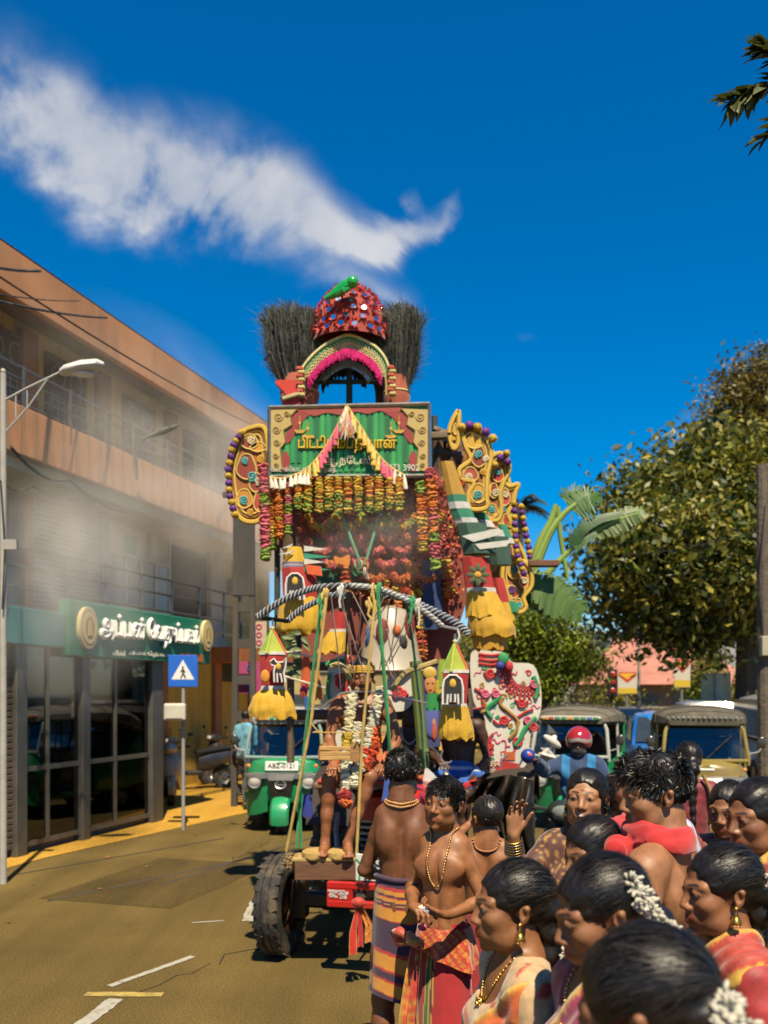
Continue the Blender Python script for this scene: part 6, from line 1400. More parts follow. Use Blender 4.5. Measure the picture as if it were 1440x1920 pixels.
garland('long pink garland ending in green at the far left under the board',[P(493,872,7.36),P(496,960,7.34),P(498,1050,7.36)],.040,[PKF,[PKF,(.6,.2,.2,1)],GR,PKF,PKF,PKF,GR],46)
garland('thin orange garland beside the long pink one',[P(513,905,7.45),P(512,1030,7.45)],.030,[OR,[OR,YE],OR,YE,GR],34)
garland('orange garland left of the yellow row',[P(522,915,7.42),P(524,1010,7.40)],.034,[OR,[OR,YE],OR],26)
garland('pink orange garland nearest the yellow row',[P(541,905,7.42),P(540,1000,7.4)],.030,[[OR,PKF],[PKF,(.4,.3,.1,1)],GR,PKF,GR],24)
garland('orange garland on the right under the board with a green tip',[P(788,905,7.36),P(791,970,7.34),P(793,1034,7.36)],.040,[GR,OR,OR,YE,OR,YE],36)
garland('longest orange garland with pink knot at the right corner of the board',[P(806,882,7.34),P(812,960,7.32),P(817,1066,7.34)],.042,[PKF,OR,OR,OR,[OR,PKF],OR,GR,PKF,GR],50)
# looped garlands over the dark middle
mb=MB();mb.prism(outl([(512,880),(815,878),(870,960),(880,1110),(840,1240),(560,1240),(590,1100),(545,980)],7.74),7.74,7.78,(.24,.05,.03,1));part('maroon_curtain',mb,cloth(),FL,world=True)
for j,(ys,pal)in enumerate(((965,[YE,GR,OR]),(985,[OR,(.45,.10,.05,1),PKF]),(1010,[(.52,.12,.06,1),PKF]),(1035,[(.50,.14,.05,1),OR,PKF]),(1062,[OR,(.55,.10,.03,1)]),(1090,[OR,YE,(.5,.07,.03,1)]))):
 for i in range(5):
  x0=575+i*50+(j%2)*22;x1=x0+56
  if x1>850:continue
  if j>3 and x0<660:continue
  garland(f'looped marigold swag, {nth[i]} from the left in row {("top", "second", "third", "fourth", "fifth", "lowest")[j]} of the maroon curtain',[P(x0,ys,7.64-.02*(j%2)),P(x0+14,ys+20,7.58),P(x0+28,ys+27,7.56),P(x0+42,ys+20,7.58),P(x1,ys,7.64)],.034,[pal],16,'looped marigold swags over the maroon curtain',name='flower_swag')
for i,(x,y0,y1)in enumerate(((648,1040,1110),(722,1075,1150),(770,1050,1135),(836,1050,1120),(745,1090,1240),(790,1150,1235))):garland(f'red and orange garland, {nth[i]} of those hanging in the dark under the swags',[P(x,y0,7.62),P(x+2,y1,7.62)],.042,[[OR,YE],[OR,(.45,.05,.02,1)],OR],None,'garlands hanging in the dark under the swags')
tf=thing('flower_tuft','mass of orange, red and pink blossom tufts filling the maroon curtain','flowers',P(720,1030,7.7));mb=MB()
for kx in range(1300):
 x,y=random.uniform(560,868),random.uniform(895,1120)
 if x<660 and y>1000:continue
 q=P(x,y,7.70-.05*random.random());d=V((random.gauss(0,1),-1.2,random.gauss(0,1))).normalized();s1=d.orthogonal().normalized()*random.uniform(.012,.024);s2=d.cross(s1);c=jit(random.choice([(.66,.20,.04,1),(.62,.10,.05,1),(.66,.16,.15,1),(.60,.09,.04,1),(.45,.32,.05,1)]),.3)
 for e in(s1,s2,-s1,-s2):mb.add([q,q+e*1.4+d*.02,q+d*.012+e.cross(d)*.9],[(0,1,2)],c)
stuff(part('blossoms',mb,petal(),tf,world=True,smooth=None))
board(FL,'green_cloth',[(575,1010),(665,1000),(672,1100),(600,1110)],7.66,.03,(.02,.09,.045,1),cloth())
board(FL,'navy_banner',[(792,1050),(822,1040),(830,1140),(820,1180),(795,1180)],7.56,.03,(.015,.04,.12,1),cloth())
mb=MB()
for a,b in(((640,962),(677,1060)),((713,962),(684,1060))):mb.tube([P(*a,7.55),P(*b,7.4)],.014,(.05,.22,.10,1),7)
part('green_rods',mb,paint(),FL,world=True)
t=thing('rope_knot','loose white and green rope knot where two green rods meet','knot',P(678,1065,7.36));mb=MB()
for i in range(10):a=P(678+random.uniform(-12,12),1065+random.uniform(-12,12),7.36);mb.ring(a,random.uniform(.02,.05),.005,random.choice([WHT,GRN,OR]),Mx.Rotation(random.uniform(0,3),3,'X')@Mx.Rotation(random.uniform(0,3),3,'Y'),12,4)
part('loops',mb,cloth(),t,world=True)
board(FL,'orange_flag',smoothp([(627,1042),(640,1046),(655,1040),(654,1062),(640,1058),(628,1053)],3),7.35,.012,(.65,.20,.01,1),cloth())
t=thing('green_pole','thick green bamboo pole upright behind the ropes','pole',P(785,1440,7.1));mb=MB();mb.tube([P(795,1440,7.1),P(778,1240,7.1)],.045,(.12,.16,.03,1),9);mb.tube([P(793,1410,7.1),P(792,1405,7.1)],.05,(.2,.2,.06,1),9);part('cane',mb,matte(),t,world=True)

# ---- painted wings
def wing(label,pts,Y,seed,blobs,spir,drape=None,th=.05):
 t=thing('painted_wing',label,'painted panel',P(*pts[0],Y));sp=smoothp(pts,5);mb=MB();mb.prism(outl(sp,Y),Y,Y+th,(.34,.11,.02,1));part('board',mb,matte(),t,world=True)
 mb=MB();mb.tube([P(x,y,Y-.006)for x,y in sp],.022,(.62,.40,.05,1),6,closed=True);part('gold_rim',mb,matte(),t,world=True)
 cx=sum(p[0]for p in sp)/len(sp);cy=sum(p[1]for p in sp)/len(sp);mb=MB();mb.tube([P(cx+(x-cx)*.84,cy+(y-cy)*.90,Y-.006)for x,y in sp],.010,(.24,.10,.02,1),5,closed=True);mb.tube([P(cx+(x-cx)*.74,cy+(y-cy)*.83,Y-.006)for x,y in sp],.010,(.62,.44,.08,1),5,closed=True);part('inner_line',mb,matte(),t,world=True)
 for b in blobs:
  x,y,rx,ry,c=b;mb=MB();mb.prism(outl([(x+math.cos(a)*rx*(1+.15*math.sin(3*a)),y+math.sin(a)*ry)for a in np.linspace(0,2*math.pi,18)[:-1]],Y-.012),Y-.012,Y-.001,c);part('painted_petal',mb,matte(),t,world=True)
  mb=MB();mb.tube([P(x+math.cos(a)*rx*(1+.15*math.sin(3*a)),y+math.sin(a)*ry,Y-.012)for a in np.linspace(0,2*math.pi,18)[:-1]],.007,(.66,.46,.12,1),5,closed=True);part('petal_outline',mb,matte(),t,world=True)
 for x,y,r,s,c in spir:mb=MB();mb.tube([P(a,b,Y-.016)for a,b in spiral(x,y,r,1.7,s,seed)],.009,c,5);part('scroll',mb,matte(),t,world=True)
 return t
DR=(.26,.035,.015,1);CR=(.62,.54,.34,1)
wing('left painted wing with gold scrolls and teal spirals beside the signboard',[(497,806),(472,802),(450,815),(440,840),(430,880),(434,925),(444,962),(462,978),(488,974),(500,940),(503,870)],7.7,1,[(468,828,15,14,DR),(484,838,15,9,(.6,.26,.02,1)),(462,875,18,24,DR),(480,905,12,18,DR),(458,935,15,18,(.55,.22,.02,1)),(486,940,10,20,(.45,.05,.03,1))],[(472,825,8,1,CR),(460,863,7,1,TEAL),(458,937,9,1,TEAL),(484,902,8,-1,CR),(472,893,10,-1,TEAL),(490,860,8,1,GLD),(470,960,7,1,GLD)])
wing('right front painted wing crowned with purple and yellow pompoms',[(866,806),(885,798),(904,812),(918,838),(920,862),(914,890),(912,930),(912,952),(882,954),(878,928),(888,905),(866,898),(862,880),(882,862),(872,836)],7.75,2,[(890,828,16,13,(.60,.34,.03,1)),(898,856,13,20,DR),(882,890,14,14,(.42,.06,.03,1)),(897,925,14,18,(.58,.28,.02,1))],[(898,852,8,1,TEAL),(880,894,7,1,CR),(897,928,9,1,TEAL),(906,885,7,-1,GLD),(912,860,6,1,CR)])
wing('right second painted wing with yellow pompom tip',[(922,858),(938,850),(952,862),(954,884),(944,905),(938,930),(940,955),(934,975),(912,972),(906,948),(916,925),(910,900),(918,880)],8.3,3,[(934,890,10,14,(.5,.03,.02,1)),(922,958,11,13,(.58,.28,.02,1)),(926,920,8,14,DR)],[(934,886,6,1,TEAL),(922,956,7,1,TEAL),(940,868,6,-1,GLD),(930,925,8,-1,CR)])
wing('right third painted wing with flame tip and pink petals',[(944,905),(956,912),(972,908),(966,925),(962,945),(952,965),(962,990),(952,1012),(940,985),(928,975),(938,945),(940,920)],8.9,4,[(947,932,9,16,(.5,.06,.06,1)),(950,975,8,12,(.45,.04,.02,1))],[(948,928,6,1,CR),(944,955,7,-1,TEAL),(956,985,6,1,GLD)])
wing('lower right painted wing edged in gold below the pompom columns',[(950,1040),(968,1050),(985,1055),(996,1075),(996,1100),(982,1120),(986,1140),(972,1148),(958,1132),(950,1108),(942,1085),(944,1060)],8.4,5,[(965,1070,12,16,(.58,.28,.02,1)),(982,1085,8,18,(.5,.04,.04,1)),(960,1110,12,12,DR),(971,1132,8,10,(.55,.24,.02,1))],[(964,1068,8,1,TEAL),(972,1134,6,1,TEAL),(984,1088,7,-1,CR),(958,1106,7,1,PUR)])
wing('upper right dark carved tip rising behind the signboard edge',[(842,812),(848,790),(856,775),(860,772),(860,800),(858,835),(848,840)],7.9,6,[(854,805,4,10,(.5,.3,.03,1))],[(850,822,4,1,GLD)])
wing('big rear painted wing of dark red and gold filling the right side of the float',[(862,850),(905,835),(940,870),(958,920),(960,990),(985,1050),(984,1110),(950,1135),(900,1110),(872,1000)],9.3,7,[(905,900,20,30,DR),(930,960,16,30,(.45,.05,.03,1)),(895,970,16,24,(.55,.26,.02,1)),(945,1030,16,26,DR),(915,1050,16,26,(.55,.24,.02,1)),(960,1085,12,20,(.45,.05,.03,1))],[(905,890,10,1,TEAL),(930,950,9,1,CR),(895,970,8,-1,CR),(945,1025,9,1,TEAL),(915,1050,9,-1,TEAL),(880,925,8,1,GLD)])
for a,b in(((812,806),(850,822)),((812,850),(868,856)),((818,900),(872,905)),((846,805),(846,1000)),((822,806),(822,1040)),((500,850),(500,1040)),((540,900),(540,1060))):mb=MB();mb.tube([P(*a,8.3),P(*b,8.3)],.045,(.15,.09,.05,1),4);part('side_beam',mb,wood(),FL,world=True)
board(FL,'brown_panel',[(812,822),(868,832),(880,960),(868,1050),(815,1040)],8.36,.03,(.17,.08,.05,1),cloth());board(FL,'brown_panel',[(500,895),(560,895),(600,1000),(596,1060),(545,1050),(503,1000)],8.36,.03,(.17,.08,.05,1),cloth())
def pompoms(label,pts,Y,r=.032):
 t=thing('pompom_strip',label,'pompom strip',P(*pts[0],Y));sp=pts
 L=sum(math.hypot(b[0]-a[0],b[1]-a[1])for a,b in zip(sp[:-1],sp[1:]))*Y/F;n=max(4,int(L/(r*1.35)))
 for i in range(n):
  s=i/(n-1)*(len(sp)-1);j=min(int(s),len(sp)-2);f=s-j;q=P(sp[j][0]+(sp[j+1][0]-sp[j][0])*f,sp[j][1]+(sp[j+1][1]-sp[j][1])*f,Y);mb=MB();c=(.17,.04,.28,1)if i%2 else(.62,.38,.03,1)
  for kx in range(26):d=V((random.gauss(0,1),random.gauss(0,1),random.gauss(0,1))).normalized();s_=d.orthogonal().normalized()*r*.28;s2=d.cross(s_);mb.add([q+d*r*.3-s_,q+d*r*.3+s2,q+d*r*.3+s_-s2,q+d*r*random.uniform(1.0,1.3)],[(0,1,3),(1,2,3),(2,0,3)],jit(c,.2))
  mb.ell(q,r*.92,c,9,6);part('pompom',mb,petal(),t,world=True)
pompoms('purple and yellow pompoms over the front right wing',[(866,802),(885,796),(906,806),(924,822)],7.72,.042)
pompoms('yellow and purple pompoms at the tip of the second right wing',[(928,872),(938,858),(950,850),(952,866)],8.25,.036)
pompoms('long column of yellow and purple pompoms down the right side',[(964,945),(966,1000),(970,1040),(982,1075)],8.3,.034)
pompoms('outer column of yellow and purple pompoms down the right side',[(977,950),(984,990),(992,1030),(998,1062)],8.6,.034)
pompoms('purple and yellow pompom edge of the left wing',[(452,812),(436,838),(428,880),(430,925),(440,965)],7.66,.034)

# ---- cloth tower lanterns
def tier(mb,secs,Y,col,ruffle=0,n=8,dep=.75,rot=.4,nr=13):
 rings=[];m=n if not ruffle else 78
 if ruffle:secs=[tuple(a+(b-a)*t/3 for a,b in zip(p,q))for p,q in zip(secs[:-1],secs[1:])for t in range(3)]+[secs[-1]]
 for i,(xl,xr,y)in enumerate(secs):
  c=P((xl+xr)/2,y,Y);rx=(xr-xl)/2*Y/F;ry=rx*dep;amp=ruffle*(i/max(1,len(secs)-1));ring=[]
  for k_ in range(m):
   th=2*math.pi*k_/m+rot;f=1+amp*math.sin(nr*th+i*.25+math.sin(th*3))*(.6+.4*math.sin(th*2+i))+amp*.5*math.sin(nr*1.7*th+1+i*.3)+(ruffle*.25*math.sin(5*th+i*1.7)if 0<i<len(secs)-1 else 0);q=1.0/max(abs(math.cos(th-rot)),abs(math.sin(th-rot)))**.5 if not ruffle else 1
   ring.append(c+V((math.cos(th)*rx*f,math.sin(th)*ry*f,(random.uniform(-.006,.006)+.012*math.sin(nr*th*.5+2))if ruffle and i==len(secs)-1 else 0)))
  rings.append(ring)
 return mb.loft(rings,col,cap=not ruffle)
def motif(parent,x,y,s,Y,kind):
 k_=Y/F
 if kind=='elephant':
  body=[(-.9,1.4),(-.9,-.1),(-.75,-.8),(-.3,-1.2),(.3,-1.2),(.75,-.8),(.9,-.1),(.9,1.4),(.5,1.4),(.45,.5),(.2,.5),(.2,1.2),(-.2,1.2),(-.2,.5),(-.45,.5),(-.5,1.4)]
 else:
  body=[(-.9,-1.0),(-.5,-1.3),(-.2,-.9),(.5,-.9),(.85,-1.4),(.8,-.4),(.6,.2),(.75,1.3),(.4,1.3),(.25,.4),(-.15,.3),(-.1,1.3),(-.45,1.3),(-.5,.1),(-.35,-.5),(-.8,-.6)]
 pts=[(x+a*s,y+b*s)for a,b in body]
 mb=MB();mb.prism(outl(pts,Y),Y,Y+.03,(.015,.013,.012,1));o=part('black_motif',mb,cloth(),parent,world=True)
 mb=MB();mb.tube([P(a,b,Y)for a,b in pts],s*.11*k_,(.70,.66,.60,1),5,closed=True);part('white_outline',mb,cloth(),o,world=True)
 mb=MB();mb.ell(P(x,y-s*.45,Y),(s*.3*k_,.008,s*.42*k_),(.62,.36,.03,1),8,5);part('yellow_diamond',mb,cloth(),o,world=True)
def flower_motif(parent,x,y,s,Y):
 for i in range(8):
  a=i*math.pi/4;c=P(x+math.cos(a)*s*.62,y+math.sin(a)*s*.62,Y);mb=MB();mb.ell(c,(s*.40*Y/F,.008,s*.2*Y/F),(.05,.10,.03,1),8,5,Mx.Rotation(a,3,'Y'));part('petal',mb,cloth(),parent,world=True)
 mb=MB();mb.ell(P(x,y,Y),(s*.34*Y/F,.012,s*.3*Y/F),(.6,.28,.02,1),10,6);part('flower_centre',mb,cloth(),parent,world=True)
LY,LR,LG=(.66,.38,.012,1),(.48,.022,.015,1),(.30,.42,.03,1)
cl_=M('lantern_cloth',rough=.7,var=.16,vs=9,bump=.4,bs=55,bd=.006,trans=.15,sheen=.2)
def lantern(label,Y,tiers,group='tiered cloth lanterns'):
 x0=(tiers[0][1][0][0]+tiers[0][1][0][1])/2;t=thing('cloth_lantern',label,'lantern',P(x0,tiers[0][1][0][2],Y),0,group)
 for nm,secs,col,ruf in tiers:mb=MB();tier(mb,secs,Y,col,ruf);part(nm,mb,cl_,t,world=True,smooth=50 if ruf else 25)
 return t
def pyramid(t,x,y0,y1,hw,Y):
 k_=Y/F;ap=P(x,y0,Y);b=[P(x,y1,Y)+V((a*hw*k_,d*hw*k_*.8,0))for a,d in((-1.0,.2),(-.35,-1),(1.0,-.25),(.3,1))];mb=MB()
 for i,c in zip(range(4),((.36,.45,.02,1),(.40,.46,.04,1),(.55,.12,.02,1),(.10,.3,.05,1))):mb.add([ap,b[i],b[(i+1)%4]],[(0,1,2)],c)
 mb.add(b,[(3,2,1,0)],(.2,.3,.03,1));part('pyramid_top',mb,cl_,t,world=True,smooth=None)
 mb=MB()
 for i in range(4):mb.tube([ap,b[i]],.008,((.25,.5,.05,1),(.4,.5,.05,1),(.65,.12,.03,1),(.3,.4,.05,1))[i],5)
 mb.ell(ap,.016,(.5,.5,.2,1),7,5);part('edging',mb,cloth(),t,world=True)
t=lantern('red lantern with black animal motif hung from the left end of the bow',6.2,[('rim_band',[(486,536,1222),(485,537,1228)],(.66,.62,.56,1),0),('body',[(487,535,1226),(486,536,1255),(490,534,1288)],LR,0),('lower_band',[(489,535,1286),(487,538,1297)],(.66,.62,.56,1),0),('skirt',[(490,536,1292),(474,546,1306),(467,554,1330),(470,554,1346)],LY,.07)],'hanging lanterns at the ends of the bow')
pyramid(t,511,1178,1226,26,6.2);motif(t,522,1257,17,6.07,'horse');mb=MB();mb.ell(P(497,1268,6.09),(.030,.010,.045),(.62,.26,.02,1),10,6);part('orange_motif',mb,cloth(),t,world=True)
t=lantern('red lantern with elephant motif hung from the right end of the bow',6.0,[('rim_band',[(830,880,1256),(829,881,1262)],(.66,.62,.56,1),0),('body',[(830,880,1260),(828,878,1290),(827,876,1320)],LR,0),('lower_band',[(828,876,1318),(827,878,1326)],(.66,.62,.56,1),0),('skirt',[(828,876,1323),(825,882,1345),(821,888,1370),(824,887,1385)],LY,.07)],'hanging lanterns at the ends of the bow')
pyramid(t,853,1203,1260,25,6.0);motif(t,849,1291,21,5.87,'elephant')
t=lantern('tiered lantern with yellow cone and elephant motif above the left of the bow',7.2,[('cone',[(540,566,1026),(530,574,1056)],LY,0),('striped_band',[(529,575,1055),(527,577,1068)],(.20,.16,.24,1),0),('white_band',[(528,576,1060),(528,576,1064)],(.66,.62,.56,1),0),('body',[(527,590,1066),(528,600,1100),(530,598,1126)],LR,0),('skirt',[(530,596,1120),(522,604,1145),(518,606,1180),(522,600,1188)],LY,.06)])
motif(t,553,1098,19,7.0,'elephant')
for i,(y,L)in enumerate(((1028,45),(1042,52),(1052,40),(1066,50))):mb=MB();mb.prism(outl([(570,y-5),(570+L,y+2),(570,y+6)],7.1),7.1,7.11,((.6,.58,.5,1),(.03,.26,.15,1))[i%2]);part('pennant',mb,cloth(),t,world=True)
for i,(x,y)in enumerate(((532,1022),(526,1034))):mb=MB();mb.prism(outl([(545,y+4),(x-4,y+6),(550,y-3)],7.12),7.12,7.13,(.6,.58,.5,1));part('pennant',mb,cloth(),t,world=True)
mb=MB();mb.prism(outl([(572,1058),(602,1062),(604,1080),(576,1076)],7.08),7.08,7.1,(.65,.10,.02,1));part('red_flap',mb,cloth(),t,world=True)
lantern('small red and yellow lantern behind the left ropes of the bow',7.0,[('body',[(624,655,1148),(620,652,1182)],LR,0),('white_band',[(617,653,1180),(616,653,1187)],(.66,.62,.56,1),0),('skirt',[(615,652,1185),(602,652,1205),(594,652,1224)],LY,.06)])
t=lantern('great leaning lantern of green, white, red and yellow tiers on the right',7.2,[('cone',[(826,850,866),(836,874,930)],(.48,.26,.02,1),0),('green_band',[(836,874,929),(838,878,944)],(.02,.20,.11,1),0),('white_band',[(838,880,943),(841,884,956)],(.6,.58,.54,1),0),('green_band',[(842,884,955),(848,893,974)],(.02,.22,.12,1),0),('white_band',[(849,895,973),(853,899,984)],(.6,.58,.54,1),0),('dark_band',[(854,910,983),(868,932,1040)],(.03,.10,.06,1),0),('body',[(864,916,1046),(872,928,1104)],LR,0),('trim',[(872,930,1103),(873,932,1112)],(.66,.62,.56,1),0),('skirt',[(874,930,1110),(873,944,1138),(873,952,1158)],LY,.05),('lower_skirt',[(878,950,1152),(877,966,1176),(880,966,1194)],(.60,.33,.012,1),.05),('hem',[(886,948,1190),(888,952,1218)],(.55,.28,.012,1),.04)])
flower_motif(t,896,1078,22,7.05)
t=lantern('rear striped lantern leaning between the right wings',7.9,[('green_band',[(884,912,962),(890,920,978)],(.02,.22,.12,1),0),('white_band',[(888,922,977),(893,930,990)],(.6,.58,.54,1),0),('white_band',[(904,944,995),(910,950,1008)],(.6,.58,.54,1),0),('green_band',[(932,950,984),(940,962,1010)],(.02,.26,.15,1),0),('white_band',[(940,962,1010),(943,966,1020)],(.6,.58,.54,1),0),('dark_band',[(912,956,1008),(918,960,1060)],(.03,.09,.06,1),0),('body',[(922,944,1084),(930,956,1130)],LR,0),('skirt',[(928,958,1130),(934,966,1165)],LY,.04),('green_hem',[(944,968,1128),(950,974,1148)],(.02,.26,.12,1),0)])
for i,(xs)in enumerate(([(866,1005),(935,990),(945,1000),(888,1016)],[(890,1020),(958,1012),(950,1024),(900,1030)])):board(t,'pennant',xs,7.1,.012,(.58,.56,.5,1),cloth())
t=lantern('red and gold tassel lantern hanging from the left crossbar',6.5,[('orange_tube',[(566,580,1228),(564,584,1285)],(.62,.10,.015,1),.05),('pink_ring',[(564,580,1284),(562,580,1294)],(.5,.03,.2,1),0),('red_end',[(562,578,1293),(563,574,1306)],(.55,.05,.04,1),.08),('blue_tip',[(570,584,1306),(571,583,1328)],(.02,.16,.5,1),.04)])
lantern('orange tassel bundle beside the red and gold one',6.6,[('orange_tube',[(588,598,1256),(588,606,1310)],(.6,.2,.015,1),.06)])
lantern('yellow and green tassel left of the right hanging lantern',6.15,[('green_tube',[(822,834,1236),(818,834,1290)],(.30,.36,.03,1),.05),('yellow_tube',[(816,828,1275),(816,830,1312)],(.62,.42,.03,1),.05),('green_tip',[(800,826,1300),(798,826,1330)],(.02,.28,.06,1),.06)])
lantern('blue beaded tassel on the devotee seat with pink balls',6.35,[('blue_tube',[(722,738,1455),(716,740,1502)],(.03,.10,.45,1),.08),('pink_ring',[(722,742,1474),(722,742,1482)],(.6,.06,.25,1),.06)])
lantern('blue tassel low at the left beneath the ropes',6.5,[('blue_tube',[(568,584,1490),(566,588,1530)],(.02,.04,.32,1),.05)])
# ---- bow and ropes
BW=thing('bow_frame','arched black and white wrapped bow that carries the ropes and hanging lanterns','bow',P(680,1100,6.2))
def wrapped(pts,Y,r,c1,c2,nm='wrapped_pole',dy=0):
 sp=smoothp(pts,10,False);q=[P(x,y,Y+dy)for x,y in sp];mb=MB();mb.tube(q,r,c1,9);o=part(nm,mb,matte(),BW,world=True);mb=MB()
 for i in range(0,len(q)*3-6):
  s=i/3+random.uniform(0,.2);j=min(int(s),len(q)-2);a=q[j].lerp(q[min(j+1,len(q)-1)],s-j);d=(q[min(j+1,len(q)-1)]-q[j]).normalized();u=d.cross(V((0,1,0))).normalized()
  for w in(0,2.1,4.2):th=i*2.4+w;mb.ell(a+(u*math.cos(th)+V((0,1,0))*math.sin(th))*r*.93,r*.22,c2,5,4)
 stuff(part('bead_wrapping',mb,paint(),o,world=True));return o
W_,K_,N_=(.62,.62,.60,1),(.02,.022,.026,1),(.015,.03,.07,1)
wrapped([(483,1157),(510,1138),(542,1120),(575,1107),(605,1101),(655,1098)],6.2,.022,K_,W_)
wrapped([(655,1098),(700,1102),(735,1113),(771,1130),(803,1152),(829,1174)],6.2,.021,(.40,.40,.38,1),K_)
wrapped([(539,1165),(560,1146),(585,1132),(615,1118),(650,1112)],6.45,.020,N_,W_)
wrapped([(700,1112),(760,1122),(790,1136),(825,1152),(858,1170),(880,1190)],6.45,.026,N_,W_)
mb=MB();mb.tube([P(483,1157,6.2),P(540,1165,6.3)],.014,(.03,.03,.03,1),6);mb.tube([P(829,1174,6.2),P(858,1180,6.15),P(862,1195,6.1),P(856,1206,6.05)],.010,(.6,.6,.56,1),6);mb.tube([P(511,1162,6.2),P(511,1180,6.2)],.008,(.4,.4,.38,1),5);mb.tube([P(853,1190,6.1),P(853,1206,6.0)],.008,(.4,.4,.38,1),5);part('end_hooks',mb,metal(),BW,world=True)
for(x,y,c)in((610,1116,YEL),(602,1130,GRN),(700,1112,YEL),(708,1105,GRN),(694,1132,YEL),(640,1106,(.5,.5,.45,1)),(772,1135,GRN),(785,1140,WHT)):
 mb=MB()
 for i in range(7):mb.ring(P(x+random.uniform(-3,3),y+random.uniform(-8,8),6.2),.036,.008,jit(c,.2),Mx.Rotation(R(90)+random.uniform(-.4,.4),3,'Y')@Mx.Rotation(random.uniform(-.4,.4),3,'X'),12,4)
 mb.tube([P(x,y+4,6.16),P(x+random.uniform(-6,6),y+20,6.15),P(x+random.uniform(-8,8),y+34,6.15)],.008,c,5);part('lashing',mb,cloth(),BW,world=True)
RP=[('yellow rope from the bow to the left end of the footrest',[P(612,1120,6.15),P(605,1180,6.15),P(583,1355,6.2),P(537,1597,6.35)],.010,YEL),('yellow rope from the bow to the right end of the footrest',[P(704,1125,6.15),P(692,1240,6.15),P(679,1390,6.2),P(668,1612,6.25)],.010,YEL),('green rope from the bow past the green three wheeler to the left of the footrest',[P(602,1130,6.18),P(588,1250,6.25),P(576,1350,6.3),P(561,1500,6.4),P(565,1590,6.45)],.011,GRN),('thin second green rope at the left of the footrest',[P(563,1480,6.42),P(556,1590,6.42)],.009,GRN),('green rope from the bow to the right hand of the devotee',[P(708,1110,6.15),P(718,1240,6.2),P(727,1350,6.25),P(733,1440,6.35)],.013,GRN),('dark green rope hanging behind the headband',[P(655,1108,6.3),P(650,1200,6.5),P(645,1300,6.7)],.009,(.02,.10,.05,1)),('green rope from the right of the bow to the green pole',[P(762,1130,6.3),P(775,1210,6.5),P(790,1340,6.7),P(796,1440,6.8)],.011,(.02,.16,.06,1))]
for lab,pts,r,c in RP:rope(lab,pts,r,c)
hk=thing('hook_strings','fan of pale strings from the bow to the hooks in the devotee','string',P(680,1110,6.3))
for a,b in(((632,1112),(690,1290)),((640,1115),(664,1270)),((676,1112),(672,1210)),((720,1120),(640,1290)),((730,1125),(712,1255)),((745,1130),(730,1240)),((782,1145),(730,1245)),((770,1140),(722,1250)),((785,1148),(795,1230)),((735,1118),(690,1180)),((620,1112),(640,1310)),((660,1110),(750,1300)),((725,1180),(745,1310))):
 mb=MB();mb.tube([P(*a,6.28),P((a[0]+b[0])/2+2,(a[1]+b[1])/2,6.45),P(*b,6.7)],.0045,WHT,5);part('string',mb,cloth(),hk,world=True)
for lab,pts in(('left',[(620,1250),(634,1246),(648,1256),(656,1276)]),('right',[(733,1296),(760,1262),(790,1250),(820,1240)]),('lower left',[(600,1330),(640,1300),(690,1297)]),('lower right',[(690,1297),(740,1305),(800,1318)])):
 w='lower' in lab;t=thing('steel_spear' if w else 'bamboo_arc',(f'thin steel spear through the devotee cheek pointing {lab[6:]}' if w else f'bent bamboo arc on the {lab} of the devotee head'),'spear' if w else 'bamboo',P(*pts[0],6.55));mb=MB();mb.tube([P(x,y,6.58)for x,y in smoothp(pts,6,False)],.006 if w else .020,(.6,.6,.58,1)if w else(.36,.28,.10,1),6);part('shaft',mb,metal()if w else wood(),t,world=True)
 # ---- footrest, seat plank, crate
FT=thing('footrest','wooden footrest board slung on ropes below the devotee','footrest',P(610,1615,6.35));
mb=MB();c=P(612,1622,6.35);mb.box(c+V((0,0,.055)),(.46,.24,.022),(.42,.28,.10,1),b=.004);part('top_board',mb,wood(),FT,world=True)
mb=MB();mb.box(c+V((0,-.115,-.02)),(.42,.02,.12),(.14,.06,.025,1),b=.003);part('front_board',mb,wood(),FT,world=True)
mb=MB();mb.box(c+V((0,.10,-.03)),(.42,.02,.12),(.10,.05,.02,1),b=.003);part('back_board',mb,wood(),FT,world=True)
for s in(-1,1):mb=MB();mb.box(c+V((s*.20,0,-.02)),(.02,.20,.11),(.12,.06,.025,1),b=.003);part('end_board',mb,wood(),FT,world=True)
mb=MB()
for i in range(90):a=P(545+random.uniform(-8,16),1612+random.uniform(-10,14),6.3);mb.tube([a,a+V((random.uniform(-.03,.03),random.uniform(-.02,.02),random.uniform(-.05,.02)))],.0025,jit((.42,.26,.08,1),.3),4)
stuff(part('frayed_fibre',mb,cloth(),FT,world=True))
for s,px in((0,590),(1,636)):
 t=thing('wooden_sandal',f'carved yellow wooden sandal under the {("left hand", "right hand")[s]} foot on the footrest','sandal',P(px,1600,6.3));mb=MB();q=P(px,1600,6.33);mb.loft([[(q.x+math.cos(a)*w,q.y+math.sin(a)*.13,q.z+h)for a in np.linspace(0,2*math.pi,20)[:-1]]for h,w in((-.022,.075),(-.016,.090),(.016,.088),(.022,.075))],(.46,.30,.09,1));part('sole',mb,wood(),t,world=True)
SP=thing('seat_plank','wooden seat plank on red cushion cloth under the devotee','seat',P(665,1470,6.75));q=P(668,1462,6.80)
mb=MB();mb.box(q+V((0,0,-.03)),(.62,.34,.04),(.20,.10,.04,1),b=.008);part('plank',mb,wood(),SP,world=True);mb=MB();mb.box(q+V((0,0,.0)),(.56,.36,.035),(.40,.03,.02,1),b=.014);part('cushion',mb,cloth(),SP,world=True)
